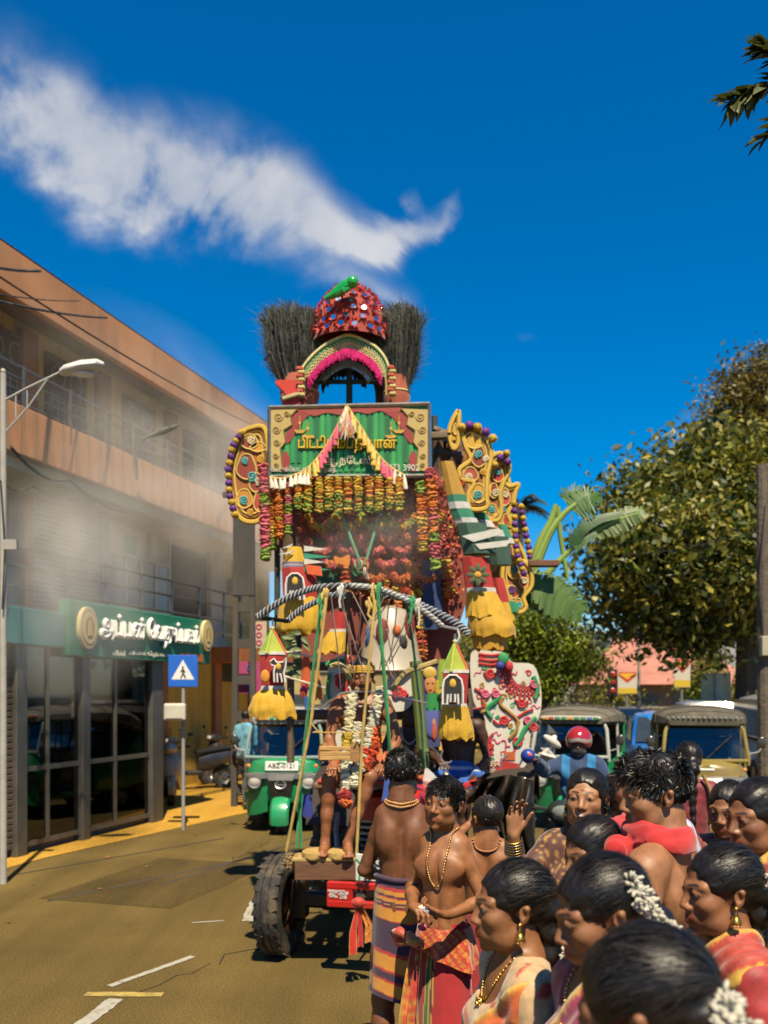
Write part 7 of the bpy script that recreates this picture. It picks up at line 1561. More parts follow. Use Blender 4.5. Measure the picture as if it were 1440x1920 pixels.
mb=MB();[mb.tube([q+V((s*.26,.12,-.04)),q+V((s*.24,.4,-.42))],.025,(.3,.3,.28,1),7)for s in(-1,1)];[mb.tube([q+V((s*.27,-.12,-.04)),q+V((s*.20,.2,-.42))],.02,(.3,.3,.28,1),7)for s in(-1,1)];part('brackets',mb,metal(),SP,world=True)
CT=thing('wooden_box','small slatted wooden box hung on strings before the devotee','box',P(636,1412,6.2));k=6.2/F
for y in(1403,1413,1421):mb=MB();mb.box(P(628,y,6.2),(58*k,.02,8*k),jit((.48,.28,.09,1),.12),b=.003);part('slat',mb,wood(),CT,world=True)
for px in(607,664):mb=MB();mb.prism(outl(smoothp([(px-9,1426),(px+9,1426),(px+9,1402),(px,1391),(px-9,1402)],3),6.22),6.22,6.24,(.36,.18,.06,1));part('end_panel',mb,wood(),CT,world=True)
mb=MB();mb.tube([P(604,1372,6.2),P(590,1372,6.2)],.004,YEL,4);mb.tube([P(604,1394,6.2),P(602,1378,6.2),P(583,1356,6.2)],.005,YEL,5);mb.tube([P(586,1373,6.2),P(676,1374,6.2)],.004,YEL,5);mb.tube([P(664,1394,6.2),P(678,1370,6.2)],.005,YEL,5);part('string',mb,cloth(),CT,world=True)
# ---- painted white side boards, cream figure, deity picture
WP=thing('painted_board','white scalloped board painted with red peacocks and green scrolls at the right','painted panel',P(950,1340,7.9))
o_=smoothp([(883,1226),(915,1220),(946,1224),(962,1242),(1000,1247),(1014,1288),(1013,1336),(995,1380),(988,1432),(962,1448),(936,1462),(900,1460),(904,1424),(910,1350),(888,1314)],4);wpc=(.60,.57,.48,1)
mb=MB();mb.prism(outl(o_,7.9),7.9,7.93,wpc);part('panel',mb,matte(),WP,world=True)
RD=(.50,.03,.03,1);BR_=(.38,.20,.04,1);GN=(.03,.30,.10,1)
for k_,(cx,cy,r0,a0,a1)in enumerate(((985,1262,30,1.0,3.4),(985,1262,38,1.0,3.4),(985,1262,46,1.0,3.4))):
 mb=MB();n=13
 for i in range(n):a=a0+(a1-a0)*i/(n-1);mb.ell(P(cx+math.cos(a)*r0,cy+math.sin(a)*r0,7.893),(.020,.006,.012),RD,7,5,Mx.Rotation(a,3,'Y'))
 mb.tube([P(cx+math.cos(a)*(r0-4),cy+math.sin(a)*(r0-4),7.895)for a in np.linspace(a0,a1,20)],.006,(.25,.02,.02,1),5);part('red_fan',mb,matte(),WP,world=True)
for y in(1226,1236,1244):deco(WP,'red_band',[[(897,y),(920,y+3),(944,y)]],7.895,.012,RD)
deco(WP,'green_scroll',[[(938,1305),(925,1318),(912,1330),(922,1345)],[(1000,1268),(1008,1290),(1004,1310)],[(1005,1345),(985,1365),(975,1385),(965,1398)]],7.892,.020,GN)
deco(WP,'brown_scroll',[[(942,1308),(938,1320),(955,1335),(970,1350),(968,1370),(955,1385)],[(905,1312),(912,1330),(900,1335)]],7.892,.016,BR_)
deco(WP,'red_scroll',[[(888,1330),(905,1325),(908,1305),(890,1290)],[(970,1345),(985,1335),(1000,1330)],[(925,1350),(935,1358),(950,1350)],[(908,1260),(915,1272),(925,1268)],[(925,1375),(915,1390),(918,1420)],[(965,1312),(980,1320),(990,1314)]]+[spiral(x,y,9)for x,y in((920,1262),(978,1318),(945,1350),(1000,1362),(970,1390),(916,1395))],7.89,.011,RD)
deco(WP,'pink_flower',[spiral(x,y,8)for x,y in((930,1300),(990,1350),(910,1300),(1002,1282))],7.888,.014,(.55,.10,.18,1))
deco(WP,'blue_line',[[(905,1424),(912,1438),(930,1442)],[(938,1445),(940,1428),(952,1415)],[(970,1440),(978,1425),(985,1410)]],7.89,.007,(.05,.22,.34,1))
gq=random.Random(5);sc_=[]
def inside(x,y):
 c=False
 for(x1,y1),(x2,y2)in zip(o_,o_[1:]+o_[:1]):
  if(y1>y)!=(y2>y)and x<(x2-x1)*(y-y1)/(y2-y1)+x1:c=not c
 return c
while len(sc_)<46:
 x,y=gq.uniform(890,1008),gq.uniform(1232,1425)
 if not all(inside(x+a,y+b)for a in(-9,9)for b in(-9,9))or any((x-p)**2+(y-q)**2<170 for p,q in sc_):continue
 sc_.append((x,y));k_=len(sc_)%5;a0=gq.uniform(0,6);c_=(RD,GN,BR_,(.55,.10,.18,1),RD)[k_];r_=gq.uniform(5,9)
 cv=spiral(x,y,r_*.8,1.2,gq.choice((-1,1)),a0)if k_<3 else[(x+math.cos(a0)*r_*t*1.2-math.sin(a0)*3*math.sin(t*4),y+math.sin(a0)*r_*t*1.2+math.cos(a0)*3*math.sin(t*4))for t in(-1,-.5,0,.5,1)]
 deco(WP,'painted_curl',[cv],7.899,gq.uniform(.005,.009),c_)
mb=MB();mb.prism(outl([(945,1410),(966,1410),(966,1425),(945,1425)],7.89),7.89,7.9,(.5,.10,.02,1));part('red_block',mb,matte(),WP,world=True)
mb=MB();mb.prism(outl(smoothp([(893,1432),(930,1428),(972,1432),(970,1446),(936,1455),(895,1454)],3),7.885),7.885,7.9,(.42,.025,.02,1));rs=part('red_strip',mb,matte(),WP,world=True)
for tx_,x,y,h in(('485354',918,1433,9.5),('ட. வர்',910,1446,10)):tb_=text_mb(tx_,h*7.9/F*1.35,.004,(.62,.56,.4,1),stroke=.0028);place_text(tb_,Mx.Translation(P(x,y,7.878)));part('lettering',tb_,matte(),rs,world=True)
for sd_ in([(937,1226),(947,1222),(952,1236),(946,1248)],):
 mb=MB();mb.ell(P(944,1236,7.85),(.05,.03,.06),(.03,.30,.10,1),10,7);mb.ell(P(938,1248,7.84),(.04,.03,.04),(.04,.05,.30,1),10,7);mb.ell(P(955,1250,7.84),(.035,.03,.05),(.5,.03,.05,1),10,7);part('pompoms',mb,petal(),WP,world=True)
WL=thing('painted_board','white board with red flourishes behind the devotee at the left','painted panel',P(640,1320,7.2))
mb=MB();mb.prism(outl(smoothp([(616,1250),(632,1232),(655,1228),(668,1250),(668,1330),(660,1400),(632,1400),(626,1340),(614,1300)],4),7.2),7.2,7.23,wpc);part('panel',mb,matte(),WL,world=True)
deco(WL,'red_scroll',[spiral(640,1278,12),spiral(645,1290,8),[(628,1270),(645,1265),(660,1280)],[(630,1350),(640,1340),(655,1345)],spiral(636,1352,8)],7.19,.014,RD);deco(WL,'green_scroll',[[(618,1262),(614,1300),(628,1330),(640,1360)],[(612,1248),(622,1240),(640,1238)]],7.19,.016,GN);deco(WL,'red_stripe',[[(655,1228),(664,1240),(668,1256)],[(648,1230),(656,1246),(660,1262)]],7.19,.01,RD)
mb=MB();mb.ell(P(643,1240,7.19),(.03,.01,.02),(.04,.08,.12,1),8,6);part('painted_eye',mb,matte(),WL,world=True)
WR=thing('painted_board','white board with red flourish behind the shoulder of the devotee','painted panel',P(750,1290,7.3));mb=MB();mb.prism(outl(smoothp([(728,1262),(770,1250),(772,1320),(735,1330)],4),7.3),7.3,7.33,wpc);part('panel',mb,matte(),WR,world=True);deco(WR,'red_scroll',[spiral(748,1296,10),spiral(757,1300,7),spiral(742,1302,6)],7.29,.014,RD)
CF=thing('cream_bell','big cream painted bell shape with maroon patches behind the ropes','painted figure',P(732,1200,7.5));k=7.5/F
mb=MB();mb.lathe([(8*k,92*k),(30*k,84*k),(44*k,60*k),(50*k,30*k),(55*k,0),(62*k,-22*k),(66*k,-30*k),(60*k,-34*k)],P(732,1228,7.5),32,(.46,.40,.30,1));part('shell',mb,paint(),CF,world=True)
for x,y,rx,ry,c in((717,1186,12,26,(.20,.02,.02,1)),(768,1172,10,26,(.20,.02,.02,1)),(755,1205,9,14,(.02,.02,.02,1)),(744,1182,8,10,(.5,.12,.02,1)),(690,1195,5,18,(.02,.08,.28,1))):
 Yd=7.5-math.sqrt(max(.0004,(52*k)**2-((x-732)*k)**2));mb=MB();mb.ell(P(x,y,Yd+.01),(rx*k,.03,ry*k),c,14,9);part('painted_patch',mb,matte(),CF,world=True)
DP=thing('deity_picture','small framed picture of a deity with orange face and blue robe','picture',P(810,1320,7.4));mb=MB();mb.prism(outl([(792,1250),(826,1250),(826,1400),(792,1400)],7.4),7.4,7.42,(.05,.06,.16,1));part('panel',mb,print_(),DP,world=True)
k=7.4/F
for nm,x,y,rx,ry,c in(('painted_face',807,1284,11,19,(.58,.24,.07,1)),('painted_crown',806,1262,13,12,(.55,.36,.06,1)),('painted_robe',808,1345,14,38,(.10,.12,.36,1)),('painted_hand',812,1352,7,14,(.58,.26,.08,1)),('painted_sash',814,1366,6,22,(.5,.10,.05,1))):mb=MB();mb.ell(P(x,y,7.39),(rx*k,.012,ry*k),c,14,9);part(nm,mb,print_(),DP,world=True)
mb=MB();[mb.ell(P(807+s*4.5,1281,7.378),(2.6*k,.004,1.3*k),(.03,.02,.02,1),8,5)for s in(-1,1)];mb.ell(P(807,1293,7.377),(3*k,.004,1.2*k),(.4,.05,.04,1),8,5);part('painted_features',mb,print_(),DP,world=True)
# dark brown tarpaulin over the rear wheel
TP=thing('tarpaulin','dark folded tarpaulin draped over the right rear fender','tarpaulin',P(940,1500,7.7));mb=MB();vs=[];N,K2=26,22
for i in range(N+1):
 for j in range(K2+1):
  u,v=i/N,j/K2;x=880+122*u;y=1452+26*abs(u-.55)+v*168*(.25+.75*min(1,max(0,u-.25)*2.2));vs.append(P(x+5*math.sin(v*5+u*3),y,7.28+.10*math.sin(u*30+3*v+2*math.sin(v*4))*min(1,v*3)+.04*math.sin(u*17+1+v*5)-.18*(1-(2*u-1)**2)*(1-v)))
mb.add(vs,[(i*(K2+1)+j,i*(K2+1)+j+1,(i+1)*(K2+1)+j+1,(i+1)*(K2+1)+j)for i in range(N)for j in range(K2)],[((.016,.012,.009,1)if i%7 else(.09,.06,.03,1))for i in range(N+1)for j in range(K2+1)]);part('sheet',mb,M('tarp',rough=.45,var=.4,vs=6,bump=.3,bs=30),TP,world=True,smooth=180)
WC=thing('white_cloth','white pointed cloth behind the head of the dark haired man','cloth',P(805,1460,7.3));mb=MB();mb.prism(outl([(790,1480),(798,1437),(812,1450),(830,1470),(832,1482)],7.3),7.3,7.34,(.62,.62,.60,1));part('fold',mb,cloth(),WC,world=True)
# ---- banana plant tied to the side of the float
BN=thing('banana_plant','cut banana plant tied to the right side of the float','banana plant',P(1000,1060,8.6))
BG=(.20,.30,.05,1)
for pts,r0,r1 in(([(1000,1140),(1004,1050),(1016,1010),(1034,975),(1042,946)],.055,.022),([(1008,1050),(1030,1000),(1055,966),(1080,945)],.05,.02),([(1046,950),(1050,1000),(1058,1050),(1064,1085)],.026,.018),([(1006,1040),(1024,995),(1040,950)],.03,.016),([(1025,1078),(1060,1040),(1110,1000),(1160,975),(1198,962)],.032,.010)):mb=MB();q=[P(x,y,8.6)for x,y in smoothp(pts,4,False)];mb.tube(q,[r0+(r1-r0)*i/(len(q)-1)for i in range(len(q))],BG,8);part('stalk',mb,matte(),BN,world=True)
def banana_leaf(pts,w,Y,ragged,col,yd=0):
 sp=smoothp(pts,8,False);n=len(sp);mb=MB();q=[P(x,y,Y+yd*i/n)for i,(x,y)in enumerate(sp)]
 for i in range(n-1):
  d=(q[i+1]-q[i]).normalized();sd=d.cross(V((0,-1,.35))).normalized();ww=lambda t:w*math.sin(math.pi*min(1,.12+t*.88))**.6
  for s in(-1,1):
   a,b=q[i],q[i+1];w0,w1=ww(i/n),ww((i+1)/n);dr=V((0,random.uniform(-.02,.02),-random.uniform(.2,.5)*w0))if ragged else V((0,0,-.12*w0));gap=.8 if ragged and random.random()<.5 else 1.0
   m0,m1=a+sd*s*w0*.5+dr*.3,b+sd*s*w1*.5+dr*.3;mb.add([a,b,m1,a.lerp(m1,0)+sd*s*w0*.5+dr*.3,a+sd*s*w0+dr+d*.02,(a+d*(q[i+1]-q[i]).length*gap)+sd*s*w1+dr+d*.02],[(0,1,2,3),(3,2,5,4)],jit(col,.18))
 return part('leaf',mb,leaf(),BN,world=True,smooth=180)
banana_leaf([(1120,1000),(1095,1010),(1075,1024),(1090,992),(1125,972),(1165,962)],.06,8.55,False,(.03,.10,.015,1));banana_leaf([(1105,1000),(1140,978),(1175,963),(1208,955)],.12,8.6,True,(.10,.16,.03,1))
banana_leaf([(1068,950),(1085,938),(1105,928),(1118,940)],.16,8.6,True,(.07,.18,.025,1));banana_leaf([(1055,935),(1072,922),(1095,926),(1110,935)],.13,8.65,True,(.05,.13,.02,1))
banana_leaf([(985,1078),(1010,1086),(1040,1102),(1068,1122),(1094,1150)],.20,8.5,True,(.09,.17,.03,1));banana_leaf([(975,1088),(1000,1105),(1030,1128),(1050,1150)],.15,8.6,False,(.08,.16,.03,1));banana_leaf([(1020,1085),(1045,1092),(1066,1110)],.1,8.55,True,(.08,.16,.03,1))
t=thing('plank','brown wooden plank sticking out by the banana stalks','plank',P(1020,1056,8.4));mb=MB();mb.box(P(1018,1057,8.4),(.28,.12,.055),(.16,.06,.025,1),b=.005);part('board',mb,wood(),t,world=True)
LF=thing('leaf_sprig','hanging sprig of green leaves behind the left hanging lantern','leaves',P(552,1200,6.7))
for i in range(26):q=P(555+random.uniform(-14,16),1188+i*3.0,6.7);part('leaf',big_leaf(q,V((random.uniform(-1,1),random.uniform(-.6,.2),random.uniform(-1,.4))),random.uniform(.07,.12),.04,V((0,-1,.4)),jit((.14,.18,.05,1),.3)),leaf(),LF,world=True,smooth=180)
mb=MB();mb.tube([P(556,1180,6.72),P(552,1265,6.72)],.006,(.1,.1,.04,1),5);part('stem',mb,matte(),LF,world=True)
for lab,pts in(('upper',[(534,1222),(568,1228),(606,1236)]),('lower',[(534,1268),(560,1276),(610,1290)])):t=thing('cross_stick',f'{lab} thin pale stick carrying the left tassels','stick',P(*pts[0],6.45));mb=MB();mb.tube([P(x,y,6.45)for x,y in pts],.008,(.6,.5,.4,1),6);part('shaft',mb,wood(),t,world=True)
# ------------------------------------------------------------------ people
def nz(v,f,s=0):return np.sin(v[:,0]*f+1.3*np.sin(v[:,2]*f*.7+s))*np.sin(v[:,2]*f*.9+1.7*np.sin(v[:,1]*f*.8+s*2))
def mixn(a,b,t):t=np.clip(t,0,1)[:,None];return A3(a[:3])[None]*(1-t)+A3(b[:3])[None]*t
def loc(px,Y):return((px-720)*Y/F,Y,0)
def smooth_seat(o):pass
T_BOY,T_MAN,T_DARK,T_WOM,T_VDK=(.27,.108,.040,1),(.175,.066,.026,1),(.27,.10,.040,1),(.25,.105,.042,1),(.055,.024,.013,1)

# the devotee slung from the bow
D=person('barefoot devotee with yellow headband and flower garlands seated high on the float',(-.17,6.78,0),0,1.66,T_DARK,False,head=(4,9,0),pz=1.41,hk=1.16,res=.010,hres=.0038,armA=dict(e=(-.235,-.10,1.585),w=(-.185,-.33,1.435),d=(-.15,-.85,-.40),n=(0,.3,-1),curl=.45),armB=dict(e=(.270,-.06,1.60),w=(.190,-.31,1.440),d=(-.50,-.75,-.40),n=(0,.3,-1),curl=.5),legs=[((-.215,-.40,1.325),(-.245,-.40,.885)),((.070,-.40,1.345),(-.085,-.43,.885))],ash=True,gaze=(-.2,-.5))
hair_short(D,3,900,.02,fade=.03,flow=.7)
def hip_fn(p):return smax(D.B(p)-.014-.004*np.sin(p[:,0]*60+p[:,1]*40),sd_el(p,(-.02,-.10,1.43),(.27,.32,.135)),.01)
cloth_part('loincloth',D,hip_fn,D.lo,D.hi,.009,lambda v:mixn((.50,.14,.015),(.42,.04,.015),nz(v,30)*2+.4))
mb=MB()
for z,r in((.040,.0875),(.052,.0865),(.062,.0840),(.072,.0800)):mb.tube([D.w((math.cos(a)*r*.93,.012+math.sin(a)*r*1.17,z+.004*math.sin(a*3)))for a in np.linspace(0,2*math.pi,33)[:-1]],.0095,jit((.62,.34,.02,1),.1),7,closed=True)
part('headband',mb,cloth(),D.ob,smooth=180)
mb=MB();mb.box(D.w((-.03,-.125,-.062)),(.045,.02,.032),(.50,.36,.14,1),b=.008);part('mouth_plate',mb,metal(),D.ob)
garland('thick white flower garland from the right shoulder of the devotee to his lap',[P(662,1300,6.62),P(655,1345,6.50),P(651,1390,6.42),P(648,1425,6.36),P(650,1470,6.30),P(646,1490,6.28)],.040,[[(.66,.60,.40,1)],[(.66,.58,.34,1)],YE,[(.66,.62,.45,1)],[(.66,.62,.45,1)],[(.66,.62,.45,1),(.5,.05,.03,1)]],40)
garland('white flower garland from the left shoulder of the devotee ending in a red tip',[P(714,1290,6.66),P(704,1335,6.52),P(692,1385,6.42),P(680,1425,6.36),P(668,1450,6.30),P(664,1475,6.28)],.040,[[(.66,.60,.40,1)],[(.66,.62,.45,1)],[(.66,.62,.45,1)],[(.5,.03,.02,1),(.66,.6,.4,1)],[(.66,.62,.45,1)],[(.66,.62,.45,1)]],42)
garland('orange red flower garland beside the white ones on the chest of the devotee',[P(703,1365,6.46),P(702,1395,6.43),P(690,1425,6.38),P(680,1438,6.34)],.046,[[(.60,.10,.012,1),(.55,.05,.012,1)]],22)
garland('short white flower strand over the belly of the devotee',[P(672,1355,6.50),P(668,1380,6.46),P(668,1395,6.44)],.038,[[(.66,.62,.45,1)]],12)
garland('orange and dark red flower tuft hanging between the knees of the devotee',[P(642,1486,6.26),P(650,1500,6.24),P(645,1508,6.24)],.044,[[(.3,.02,.02,1)],[(.6,.12,.015,1)]],10)
mb=MB();[mb.ell(D.w((s*.084,.0,-.035)),(.010,.010,.016),(.7,.5,.12,1),8,6)for s in(-1,1)];part('earring',mb,gold(),D.ob)

# driver and the man in blue shorts, in the shade of the float
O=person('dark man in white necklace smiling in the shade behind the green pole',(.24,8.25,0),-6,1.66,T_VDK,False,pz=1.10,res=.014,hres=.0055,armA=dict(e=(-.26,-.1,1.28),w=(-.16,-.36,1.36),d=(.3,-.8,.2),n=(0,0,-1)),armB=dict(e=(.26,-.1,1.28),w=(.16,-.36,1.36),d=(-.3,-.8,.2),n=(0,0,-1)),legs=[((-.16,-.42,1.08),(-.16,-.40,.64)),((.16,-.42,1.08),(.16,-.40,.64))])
hair_short(O,4,600,.02,fade=.02);bead_chain(O,[O.T(-.07,.0,1.41),O.T(-.06,-.1,1.33),O.T(0,-.1,1.27),O.T(.06,-.1,1.33),O.T(.07,0,1.41)],.008,26,(.6,.56,.5,1),mat=matte())
cloth_part('loincloth',O,lambda p:smax(O.B(p)-.014,sd_el(p,(0,-.12,1.06),(.27,.36,.16)),.01),O.lo,O.hi,.014,const((.35,.08,.02)))
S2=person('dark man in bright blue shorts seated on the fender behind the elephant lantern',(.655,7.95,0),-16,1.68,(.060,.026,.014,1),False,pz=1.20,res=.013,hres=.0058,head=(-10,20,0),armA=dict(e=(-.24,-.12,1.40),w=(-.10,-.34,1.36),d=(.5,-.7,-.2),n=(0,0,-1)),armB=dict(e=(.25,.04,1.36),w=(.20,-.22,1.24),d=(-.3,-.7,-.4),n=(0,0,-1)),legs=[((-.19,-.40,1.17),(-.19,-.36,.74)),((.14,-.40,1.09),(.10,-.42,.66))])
hair_short(S2,5,600,.02)
cloth_part('shorts',S2,lambda p:smax(S2.B(p)-.016-.005*np.sin(p[:,0]*50+p[:,1]*60),sd_el(p,(0,-.13,1.16),(.30,.30,.19)),.01),S2.lo,S2.hi,.010,lambda v:mixn((.008,.10,.42),(.45,.5,.6),(np.abs(v[:,2]-1.285)<.012)*1.0))
t=thing('steel_ball','round steel ball hanging on the blue shorts','ball',P(836,1455,7.42));mb=MB();mb.ell((0,0,0),.035,(.6,.5,.35,1),14,10);mb.tube([(0,0,.03),(.01,0,.12)],.006,(.6,.6,.58,1),5);part('sphere',mb,metal(),t)
t=thing('steel_hook','curved steel hook shining before the man in blue shorts','hook',P(838,1418,7.3));mb=MB();mb.tube([V((math.cos(a)*.05,0,math.sin(a)*.055))for a in np.linspace(2.2,5.6,12)],.006,(.65,.65,.62,1),6);part('wire',mb,metal(),t)

# man with his back to us in the striped sarong
Mn=person('shirtless man with his back turned wearing a purple and orange striped sarong',(.085,4.28,0),176,1.66,T_MAN,False,head=(-8,6,0),res=.0078,hres=.0042,slim=.72,sw=.112,armA=dict(e=(-.185,.02,1.10),w=(-.15,-.20,1.00),d=(.3,-.9,-.2),n=(1,0,0),curl=.7),armB=dict(e=(.180,-.02,1.09),w=(.12,-.22,1.02),d=(-.6,-.7,0),n=(-1,0,0),curl=.8),legs=[((-.09,-.01,.48),(-.09,.01,.09)),((.09,-.01,.48),(.09,.01,.09))])
hair_short(Mn,11,6500,.016,fade=-.012,wave=.5,flow=.3)
def sarong_col(s,th,z):
 s+=.012*math.sin(th*2+1);P_,O_,R_=(.042,.016,.048,1),(.56,.24,.025,1),(.42,.03,.025,1)
 for a,b,c in((.075,.105,R_),(.105,.14,O_),(.155,.165,R_),(.165,.195,O_),(.215,.222,O_),(.24,.25,R_),(.25,.345,O_),(.345,.352,R_),(.605,.635,R_),(.635,.755,O_),(.755,.775,R_),(.835,.855,R_),(.855,.955,O_),(.955,.963,R_)):
  if a<=s<b:return c
 return jit(P_,.1)
skirt(Mn,1.075,.515,.122,.158,sarong_col,folds=5,depth=.050,n=140,rows=110,seed=3,sy=.80,hem=.02)
mb=MB();mb.tube([(math.cos(a)*.123,math.sin(a)*.100,1.07+.006*math.sin(3*a))for a in np.linspace(0,2*math.pi,41)[:-1]],.012,(.045,.018,.05,1),7,closed=True);part('rolled_waist',mb,cloth(),Mn.ob,smooth=180)
for q in([Mn.T(-.085,.03,1.40),Mn.T(-.05,.085,1.40),Mn.T(0,.10,1.395),Mn.T(.05,.085,1.40),Mn.T(.085,.03,1.40)],[Mn.T(-.085,.03,1.415),Mn.T(-.05,.085,1.415),Mn.T(0,.10,1.41),Mn.T(.05,.085,1.415),Mn.T(.085,.03,1.415)]):bead_chain(Mn,q,.0065,22,(.45,.22,.07,1),mat=M('wood_bead',rough=.4,bump=0))

# the boy
By=person('shirtless boy with long gold bead chain and red sarong looking to the left',(.262,3.95,0),-24,1.555,T_BOY,False,head=(-6,-2,3),res=.0074,hres=.0031,slim=.68,sw=.108,gaze=(-.5,0),armA=dict(e=(-.165,.03,1.06),w=(-.055,-.225,1.045),d=(.75,-.6,.0),n=(.2,-.2,-1),curl=.75),armB=dict(e=(.185,-.005,1.045),w=(.095,-.205,1.02),d=(-.86,-.38,.10),n=(-.1,.1,1),curl=.8))
hair_short(By,21,6500,.021,fade=-.01,fringe=.012,flow=1.4,wave=.25)
bead_chain(By,[By.T(-.062,.015,1.41),By.T(-.066,-.07,1.36),By.T(-.062,-.11,1.27),By.T(-.035,-.12,1.19),By.T(.0,-.12,1.165),By.T(.035,-.12,1.19),By.T(.062,-.11,1.28),By.T(.070,-.06,1.37),By.T(.062,.015,1.42)],.0052,62,(.66,.42,.16,1),long=True)
def red_s(s,th,z):
 d=(th-4.55+.25*s);
 for a,b,c in((-.20,-.15,(.5,.36,.08,1)),(-.15,-.03,(.05,.14,.04,1)),(-.03,.02,(.5,.36,.08,1)),(.02,.10,(.10,.02,.02,1)),(.10,.14,(.5,.36,.08,1))):
  if a<d<b:return c
 return jit((.40,.012,.016,1),.06)
skirt(By,.945,.06,.104,.150,red_s,folds=6,depth=.06,n=130,rows=50,seed=5,sy=.86,name='sarong')
def sash_c(s,th,z):return jit((.52,.20,.03,1),.3)if(math.sin(th*23+s*9)*math.sin(s*26+th*7)>.15)else jit((.46,.04,.02,1),.2)
skirt(By,.925,.775,.116,.148,sash_c,folds=7,depth=.10,n=110,rows=26,seed=8,sy=.86,name='orange_sash',mat=silk(),hem=.035)
mb=MB();vs,cs=[],[]
for i in range(22):
 for j in range(8):s=i/21;u=j/7-.5;vs.append((-.07+u*.10*(.5+s*.6)-.03*s,-.145-.03*math.sin(s*2.5)-.022*math.sin(j*1.9+s*3),.86-.50*s));cs.append(sash_c(s*4,j*.4,0)if j not in(0,7)else(.55,.36,.05,1))
mb.add(vs,[(i*8+j,i*8+j+1,i*8+j+9,i*8+j+8)for i in range(21)for j in range(7)],cs);part('sash_tail',mb,silk(),By.ob,smooth=180)
mb=MB();[mb.tube([(-.10+.02*i,-.155,.915-.012*i),(-.085+.01*i,-.185-.004*(i%2),.89),(-.05-.01*i,-.165,.858+.01*i)],[.012,.022,.011],[(.46,.05,.03,1),(.52,.24,.04,1),(.40,.03,.02,1)],8)for i in range(4)];mb.tube([(-.10,-.15,.89),(-.15,-.15,.915),(-.175,-.13,.90),(-.16,-.125,.86),(-.11,-.14,.865)],[.012,.022,.026,.022,.012],[(.50,.12,.03,1),(.46,.04,.02,1)]*2+[(.5,.2,.03,1)],9);mb.ell((-.04,-.155,.945),(.022,.016,.018),(.5,.05,.14,1),10,7);part('sash_knot',mb,silk(),By.ob,smooth=180)
pk=thing('paper_packet','small white paper packet held in the hands of the boy','packet',tuple(V((.262,3.95,0))+Mx.Rotation(R(-24),3,'Z')@V((.012,-.262,1.045))),-24);mb=MB();mb.box((0,0,0),(.055,.045,.03),(.66,.6,.45,1),Mx.Rotation(R(18),3,'Y'),.008);mb.box((.012,-.02,.004),(.03,.012,.02),(.55,.45,.5,1),Mx.Rotation(R(30),3,'Y'),.004);part('paper',mb,matte(),pk)

# little boy from behind
Ch=person('small cropped haired boy seen from behind next to the necklace boy',(.535,4.72,0),172,1.37,T_BOY,False,head=(30,5,0),res=.009,hres=.0042,slim=.95,armB=dict(e=(.22,-.02,1.12),w=(.10,-.18,1.22),d=(-.6,-.4,.4),n=(-.6,0,0),curl=.4),armA=dict(e=(-.225,.0,.92),w=(-.16,-.16,.86),d=(.3,-.8,-.2),n=(1,0,0),curl=.5))
hair_short(Ch,31,2600,.010,fade=-.02,wave=.3,color=(.018,.014,.011));skirt(Ch,.80,.08,.125,.15,lambda s,th,z:jit((.36,.02,.02,1),.06),folds=6,depth=.05,n=60,rows=20,seed=6)
bead_chain(Ch,[Ch.T(-.08,.03,1.39),Ch.T(-.05,.08,1.36),Ch.T(0,.10,1.35),Ch.T(.05,.08,1.36),Ch.T(.08,.03,1.39)],.006,20,(.35,.16,.06,1),mat=M('wood_bead'))

# ---- the crowd of women
def woman(label,px,Y,top,yaw,head,tone=T_WOM,bl=(.4,.02,.02),sa=((.5,.08,.02),(.55,.30,.03)),style='bun',near=True,seed=1,gj=None,pal=True,fn_bl=None,fn_sa=None,arms=(None,None),gz=(-.3,-.3),jk=True,neckl=True,res=None,nk=(.085,1.40),part_x=0.0,sash_n=(1,0,-.62),sash_w=.085,sash_c=(0,0,1.21),**fk):
 h=(top-.012)*1.65/1.652;o=person(label,loc(px,Y),yaw,h,tone,True,head=head,res=res or(.0125 if near else .018),hres=.0031 if near else .0048,zlow=.72*h/1.65,armA=arms[0],armB=arms[1],gaze=gz,**fk)
 hair_long(o,.0052 if near else .007,style,part_x,strands=3800 if near else 1000,seed=seed)
 k=o.k;c=fn_bl or(lambda v:mixn(bl,[x*.6 for x in bl],nz(v,40,seed)*.6+.2));blouse(o,c,res=.0095 if near else .013,neck=nk,arms=arms)
 if pal:
  f=fn_sa or(lambda v,t:np.where((np.abs(np.abs(t)-sash_w*.82)<.014)[:,None],A3(sa[1])[None],mixn(sa[0],[q*.55 for q in sa[0]],np.sin(t*300+2*np.sin(v[:,2]*20))*.5+.3)))  # darker bands put the shade of folds into the saree colour
  sash(o,o.T(*sash_c),sash_n,sash_w*k,f,res=.009 if near else .013)
 skirt(o,.98*k,.03,.155*k,.25*k,lambda s,th,z:jit((*sa[0],1),.08)if(s<.86)else jit((*sa[1],1),.1),folds=8,depth=.07,n=72,rows=24,seed=seed,name='saree_skirt',mat=silk())
 if gj:gajra(o,gj,330 if near else 170,seed=seed+3)
 if jk:
  for s in(-1,1):jhumka(o,s)
 if neckl:
  bead_chain(o,[o.T(-.066,.01,1.425),o.T(-.058,-.06,1.37),o.T(-.03,-.1,1.32),o.T(0,-.1,1.30),o.T(.03,-.1,1.32),o.T(.058,-.06,1.37),o.T(.066,.01,1.425)],.0038,44,(.72,.44,.10,1),pend=(o.T(0,-.1,1.285),.020))
 return o
CRM=(.50,.33,.17);REDB=(.45,.05,.02)
def beige_bl(v):return mixn(CRM,REDB,3*(np.sin(v[:,0]*62+v[:,1]*50+v[:,2]*30+3*np.sin(v[:,2]*17))-.5)*(np.sin(v[:,2]*41+v[:,0]*30)>-.3))
